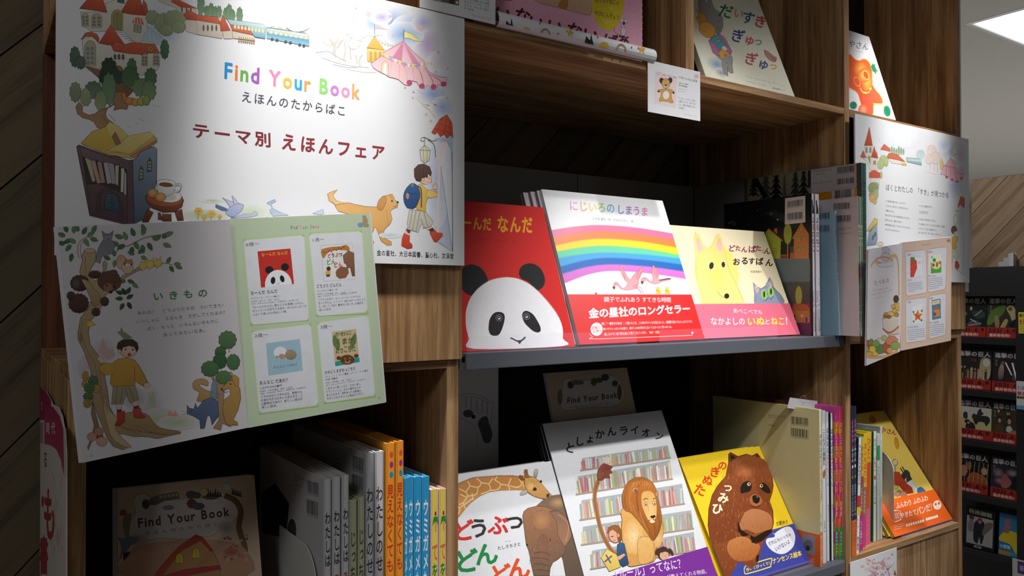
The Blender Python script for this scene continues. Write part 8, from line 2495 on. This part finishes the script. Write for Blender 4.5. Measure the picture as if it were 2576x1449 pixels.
e = SP['veg'][0]; blk(e, .11, .25, '2c9450'); spine_txt(e, 'とことこ', .02, .10, '4c4c50', 0, (.2, .8)); spine_txt(e, 'おやさいとんとん', .30, .58, ['5c7c5c', '5c7c5c', '5c7c5c', '5c7c5c', 'c87c94', 'c87c94', 'c87c94', 'c87c94'], .0, (.15, .8)); done(e)
e = SP['veg2'][0]; spine_txt(e, 'もったいないばあさん', .12, .40, '8c8c94', 0, (.2, .8)); spine_txt(e, '作・絵', .62, .9, '8c8c94', 0, (.2, .8)); done(e)
# ================================================================ COMICS ON THE FAR RACK
ZG = GZ
LBL = [('comic book with dark grey fighting scene on the top row, left', 'comic book with a green and tan scene on the top row, right'),
       ('comic book with a volume 13 crowd scene on the second row, left', 'comic book with a man and two white streaks on the second row, right'),
       ('comic book with a black horse on a pale field on the third row, left', 'comic book with three brown clad figures on the third row, right'),
       ('comic book with a face behind prison bars on the fourth row, left', 'comic book with a pink and purple mist scene on the fourth row, right'),
       ('comic book with a dark coated figure on white on the bottom row', 'blue book with a yellow clothed figure on the bottom row')]
XR = [(2400, 2479.5, 2481.5, 2558), (2402, 2491, 2494, 2580), (2402, 2491, 2490, 2567), (2398, 2482, 2488, 2566), (2425, 2495, 2508, 2580)]


def comic_art(s, row_, col_):
    s.uv()
    r = random.Random(row_ * 5 + col_)
    f = lambda p, c, c2=None: s.f([(a, b) for a, b in pts(p)], c, c2, sm=1)
    R = lambda a, b, c, d, col: s.f([(a, b), (c, b), (c, d), (a, d)], col)
    if row_ < 4:
        R(0, 0, 1, 1, '1c1e20')
        if (row_, col_) == (0, 0):
            f('.05,.25 .2,.6 .35,.55 .3,.3', '3c3a3c'); s.bush(.06, .48, .08, .06, '6c6c70'); f('.0,.28 .1,.45 .24,.4 .2,.26', '8c3c54'); s.bush(.34, .56, .07, .06, '5c3c34'); s.bush(.33, .57, .035, .03, 'b48478'); s.bush(.52, .70, .04, .05, 'b08c70')
            f('.4,.3 .6,.42 .85,.35 .8,.28 .5,.26', '4c4c50'); f('.55,.62 .9,.62 .95,.5 .7,.45', '2c4038'); s.l([(.65, .52), (.86, .66)], .004, '8c8c90', sm=0); s.l([(.5, .44), (.7, .36)], .004, 'a8a8ac', sm=0); s.l([(.45, .28), (.85, .34)], .003, '9c9ca0', sm=0)
        elif (row_, col_) == (0, 1):
            R(0, .25, 1, .8, '2c3024'); f('.0,.35 .1,.6 .35,.75 .6,.78 .55,.6 .3,.42 .1,.3', '48602c', '5c7434'); f('.3,.25 .25,.45 .32,.55 .42,.4 .4,.25', '8c7450'); f('.45,.25 .6,.45 .7,.42 .6,.25', 'a08c5c'); f('.64,.7 .75,.78 .9,.72 .95,.5 .85,.4 .75,.55', 'a49468'); s.bush(.76, .70, .07, .05, '5c4838'); f('.72,.3 .9,.45 .98,.4 .9,.26', '18181a')
        elif (row_, col_) == (1, 0):
            R(0, .25, 1, .78, '2a2622'); f('.7,.3 .7,.75 .9,.8 .98,.7 .95,.3', '8c7a4c', 'b4ac88'); s.bush(.86, .68, .10, .10, 'b4b4b0'); f('.0,.45 .2,.4 .3,.28 .0,.27', '8c7c4c')
            for i in range(8): x = .12 + i * .10; R(x, .26, x + .07, .42 + r.uniform(0, .1), r.choice(('3c3430', '8c6c4c', '1c1c1c', 'a09078'))); s.bush(x + .035, .46 + r.uniform(0, .1), .03, .028, r.choice(('a87c60', '6c4c38', 'b8a898')))
            s.text('13', (.46, .70), (.56, .70), (.46, .755), 'b83c48', .02)
        elif (row_, col_) == (1, 1):
            R(0, .25, 1, .8, '282226'); f('.2,.3 .18,.5 .26,.68 .34,.6 .32,.35', '9c8c84', '6c4834'); s.bush(.30, .70, .05, .05, '8c4c44'); f('.6,.3 .7,.55 .95,.5 .95,.3', '5c3c34'); s.bush(.78, .58, .05, .05, '8c6c60'); s.l([(.38, .72), (.58, .42)], .005, 'dcdce0', sm=0); s.l([(.58, .72), (.74, .28)], .006, 'dcdce0', sm=0); s.text('14', (.62, .66), (.70, .66), (.62, .71), 'a83c44', .02)
        elif (row_, col_) == (2, 0):
            R(0, .25, 1, .80, 'b8b4a8'); R(0, .25, 1, .50, 'b4ac7c'); f('.5,.5 .55,.62 .65,.6 .9,.6 .96,.5 .9,.4 .85,.36 .8,.44 .65,.44 .58,.36 .52,.42', '2c2826'); f('.45,.56 .5,.64 .56,.58 .52,.48 .48,.5', '302a28'); f('.6,.6 .62,.72 .7,.78 .72,.7 .78,.66 .7,.6', '3c2c2c'); f('.22,.5 .2,.6 .25,.66 .32,.64 .33,.52 .3,.48', '34302e'); f('.3,.25 .3,.36 .4,.42 .52,.38 .55,.25', '28242a'); s.bush(.33, .42, .08, .05, '1c1a1a'); s.bush(.36, .395, .04, .03, 'a07c64')
        elif (row_, col_) == (2, 1):
            R(0, .25, 1, .8, '3c3424')
            for x, y, q in ((.28, .5, 1), (.6, .5, 1.2), (.9, .58, .9), (.24, .73, .8)): s.bush(x, y + .06, .08 * q, .09 * q, '2c1c18'); s.bush(x, y + .04, .05 * q, .055 * q, 'b08470'); f('%f,.25 %f,.44 %f,.44 %f,.25' % (x - .12, x - .06, x + .08, x + .14), '4c3c2c')
            f('.52,.3 .54,.42 .66,.42 .72,.28', 'b4b4b0'); s.text('21', (.50, .70), (.60, .70), (.50, .755), 'd0c8c0', .02); f('.62,.25 .7,.34 .95,.3 .95,.25', '9c6c4c')
        elif (row_, col_) == (3, 0):
            R(0, .25, 1, .8, '1c1816'); f('.4,.25 .45,.45 .6,.52 .9,.45 1,.25', 'a85428', '8c4424'); s.bush(.25, .52, .14, .14, 'a8705c'); s.bush(.42, .66, .08, .10, '8c5844'); s.bush(.88, .58, .09, .09, 'b08c74')
            for i in range(8): s.l([(.04 + i * .13, .26), (.08 + i * .13, .78)], .0024, '9c8c6c', sm=0)
        else:
            R(0, .25, 1, .8, '2c2830'); s.e(.25, .6, .2, .14, '8c7884', edge='2c2830'); s.e(.3, .42, .2, .1, '9c6c8c', edge='2c2830'); s.e(.7, .65, .24, .1, '8c8490', edge='2c2830'); f('.35,.3 .38,.55 .48,.62 .6,.52 .68,.42 .55,.28', '8c4c48', 'a06058'); f('.7,.28 .7,.5 .85,.62 1,.6 1,.3', '18161a'); s.e(.92, .35, .08, .1, 'a8a0ac', edge='2c2830')
        s.text('進撃の巨人', (.06, .82), (.97, .815), (.06, .955), 'a8a4a4', .06, 0)
        s.vtext('諫山創', (.08, .78), (.15, .78), (.08, .62), '8c8c8c', .0)
        R(0, 0, 1, .25, '9c2c24')
        s.text('2021.6.9', (.06, .125), (.95, .125), (.06, .225), '2c1412', .05, 0)
        s.text('最終巻発売!!', (.10, .02), (.78, .02), (.10, .10), 'd8b8b0', .04, 0)
    elif col_ == 0:
        R(0, 0, 1, 1, '141414'); R(.03, .10, .97, .78, '9c9ca0'); f('.3,.2 .28,.5 .34,.66 .5,.72 .66,.66 .68,.45 .62,.2 .55,.14 .5,.3 .44,.14', '20222a'); s.bush(.50, .70, .09, .07, '7c3434'); s.bush(.50, .665, .05, .035, 'a88474'); s.bush(.2, .74, .09, .06, '5c2c2c'); f('.1,.4 .08,.6 .2,.7 .3,.6 .25,.4', '7c7074'); f('.6,.35 .9,.55 .95,.7 .7,.66', '6c6458')
        s.text('呪術廻戦', (.10, .84), (.92, .82), (.10, .96), 'a09c84', .05, 0)
        s.text('8', (.3, .02), (.6, .02), (.3, .08), '9c9ca0', .03)
    else:
        R(0, 0, 1, 1, '2c74a0'); f('.0,.35 .15,.55 .4,.62 .7,.58 .9,.4 .85,.2 .6,.12 .4,.3', 'c8b028', 'd4bc34'); s.bush(.85, .48, .13, .10, 'c8a48c'); s.bush(.8, .58, .16, .07, '8c3430')
        for x, y in ((.2, .85), (.2, .72), (.15, .60), (.75, .85), (.75, .74)): R(x, y - .05, x + .2, y + .05, 'a85c5c')
        s.text('小説版', (.04, .18), (.42, .18), (.04, .27), 'c8dce8', .04); R(0, .03, .4, .12, 'c07c2c'); R(.4, .04, .8, .12, '4c8cb4')


for i, z in enumerate(ZG):
    for j in range(2):
        xa, xb = XR[i][2 * j], XR[i][2 * j + 1]
        y0 = on_x(xa, 900, gx - .002).y
        y1 = on_x(xb, 900, gx - .002).y
        h = (1.4497 if i == 0 else ZG[i] + .168) - z
        face = ('1c1e20', '18181a')[j] if i < 4 or j == 0 else '2c74a0'
        U, V = Vector((0, -1, 0)), Vector((.09, 0, 1)).normalized()
        nm = 'comic_book' if not (i == 4 and j == 1) else 'novel'
        th, sh = book(nm, LBL[i][j], Vector((gx - .002, y0, z)), U, V, y0 - y1, h, .012, face, 'c8c8c4' if j else '141416')
        sh.grid = {}
        comic_art(sh, i, j)
        sh.build(th, 'cover_picture', 'cover_lettering', M_GLOSS, M_GLOSS)
        for k in range(2):
            if i in (1, 2, 4) and j == 0:
                pass

# cards hung on the rack and the pale volumes on its top
def rack_card(label, px, x, fn, col='c8c4bc'):
    (xa, ya), (xb, yb) = px
    A, B = on_x(xa, yb, x), on_x(xb, ya, x)
    zb, zt = A.z, B.z
    t = thing('price_card', label, 'card', (x, (A.y + B.y) / 2, zb))
    m = MB(); m.box((x, B.y, zb), (x + .0015, A.y, zt), .0003); m.build('card_stock', plain('card_' + col, col, .6), t)
    s = Sheet((x, A.y, zb), (0, -1, 0), (0, 0, 1), A.y - B.y, zt - zb)
    s.uv(); fn(s); s.build(t, 'card_print', 'card_lettering')


def yc(s):
    s.text('顔だけじゃ', (.06, .76), (.96, .76), (.06, .93), '2c2c24', .04); s.text('を見て！', (.06, .42), (.86, .42), (.06, .68), 'b8342c', .05)
    for k in range(3): s.l([(.1, .32 - k * .1), (.9, .32 - k * .1)], .0012, '5c5c34', sm=0)
def wc(s):
    s.text('お金の話', (.05, .70), (.9, .70), (.05, .84), '5c6c9c', .02); s.text('最高に', (.04, .50), (.8, .50), (.04, .64), 'b8304c', .04); s.f([(.03, .38), (.97, .38), (.97, .47), (.03, .47)], '2c3024'); s.text('You', (.1, .39), (.5, .39), (.1, .46), 'a8b05c', .02); s.f([(0, 0), (1, 0), (1, .14), (0, .14)], '5c9cb8')
def bc(s):
    s.f([(.25, .55), (1, .55), (1, .95), (.25, .95)], '54387c'); s.text('新刊', (.35, .64), (.85, .64), (.35, .84), 'c8bcd8', .02)


rack_card('yellow price card with black and red lettering on the rack edge', ((2562, 786), (2600, 839)), gx - .034, yc, 'c8b83c')
rack_card('white card with a blue foot on the rack edge', ((2557, 962), (2604, 1029)), gx - .034, wc)
rack_card('white card with a purple label at the bottom right corner', ((2547, 1417), (2600, 1480)), gx - .034, bc)
for k in range(6):
    y = on_x(2516 + k * 6.2, 660, gx + .0).y
    h = (.020, .020, .036, .036, .052, .054)[k]
    book('comic_book', ('pale grey volume on top of the comic rack, %s' % ('leftmost and lowest', 'second from the left', 'third from the left', 'fourth from the left', 'fifth from the left', 'rightmost and tallest')[k]),
         Vector((gx - .015, y, 1.5702)), (0, -1, 0), (0, 0, 1), .0098, h, .03, ('9c9ea0', 'a4a0a4', 'a89ca0', '9ca4a8', 'a8a8ac', 'b4b4b4')[k])
t = thing('card', 'small white card with a blue and yellow emblem, peeking out below the small poster', 'card', (1.985, .0, 1.47))
A, B = on_y(2412, 734, -.0005), on_y(2436.5, 700, -.0005)
m = MB(); m.box((A.x, -.0008, A.z), (B.x, .0, B.z), 0); m.build('card_stock', M_PAPER, t)
s = Sheet((A.x, -.0008, A.z), (1, 0, 0), (0, 0, 1), B.x - A.x, B.z - A.z).crop(0, 0, 1)
s.f('2412,712 2427,712 2427,727 2412,726', '24386c'); s.f('2415,724 2414,716 2420,711 2426,716 2426,722', 'd0c43c', sm=1); s.build(t, 'card_print')

# sign lettering
s = S_SIGN.crop(60, 950, 2.905)
s.f('115,60 160,100 200,170 200,310 115,310', '8c2048'); s.f('150,190 215,215 262,280 290,380 295,720 270,600 240,530 200,495 150,485', '9c2450', 'a8405c')
s.f('118,320 140,330 140,480 118,480', '8c8078')
for y, c in ((330, '時'), (385, '代')): s.ch(c, 175 if c == '時' else 215, 370, 96, 'd8c8cc', 0, .03, sx=.30)
s.vtext('新刊', (124, 175), (138, 175), (124, 245), 'c8a0ac', .0)
s.ch('る', 158, 600, 130, '3c3434', 0, .02, sx=.22); s.ch('も', 188, 1000, 420, '9c3038', 0, .05, sx=.22); s.ch('書', 146, 1300, 300, '9c3038', 0, .05, sx=.22)
for k in range(26):
    r = random.Random(k); x = 190 + r.uniform(0, 90); y = 620 + r.uniform(0, 650); s.l([(x, y), (x + r.uniform(-4, 4), y + r.uniform(60, 160))], r.uniform(.8, 2.4), ('b0505c', 'a84048', 'bc7c80')[k % 3], sm=0, tap=1)
s.e(138, 905, 9, 42, 'a03038')
S_SIGN.build(T_SIGN, 'printed_picture', 'printed_lettering')
bpy.data.objects.remove(_to)
# repeats of one kind that stand together share a group
for keys, g in ((('white', 'olive', 'tall', 'orange', 'blue', 'lemon'), 'picture books standing in the left cubby'),
                (('night', 'night2', 'sky', 'safari', 'safari2', 'ochre', 'teal', 'teal2'), 'picture books standing at the end of the upper metal shelf'),
                (('cream', 'cream2', 'plain', 'plain2', 'plain3', 'pepper', 'pepper2'), 'picture books standing at the end of the lower metal shelf'),
                (('navy', 'navy2', 'onion', 'magenta', 'magenta2', 'chick', 'strawberry', 'veg', 'veg2'), 'picture books standing in the right cubby')):
    for k in keys:
        for e in SP[k]:
            e[0]['group'] = g
for o in list(COL.objects):
    if o.name.startswith('picture_book') and o.get('label') and not o.get('group'):
        o['group'] = 'picture books leaning with their covers out'
    elif o.name.startswith('comic_book') and o.get('label'):
        o['group'] = 'pale volumes on top of the comic rack' if 'pale' in o['label'] else 'comic books face out on the black rack'
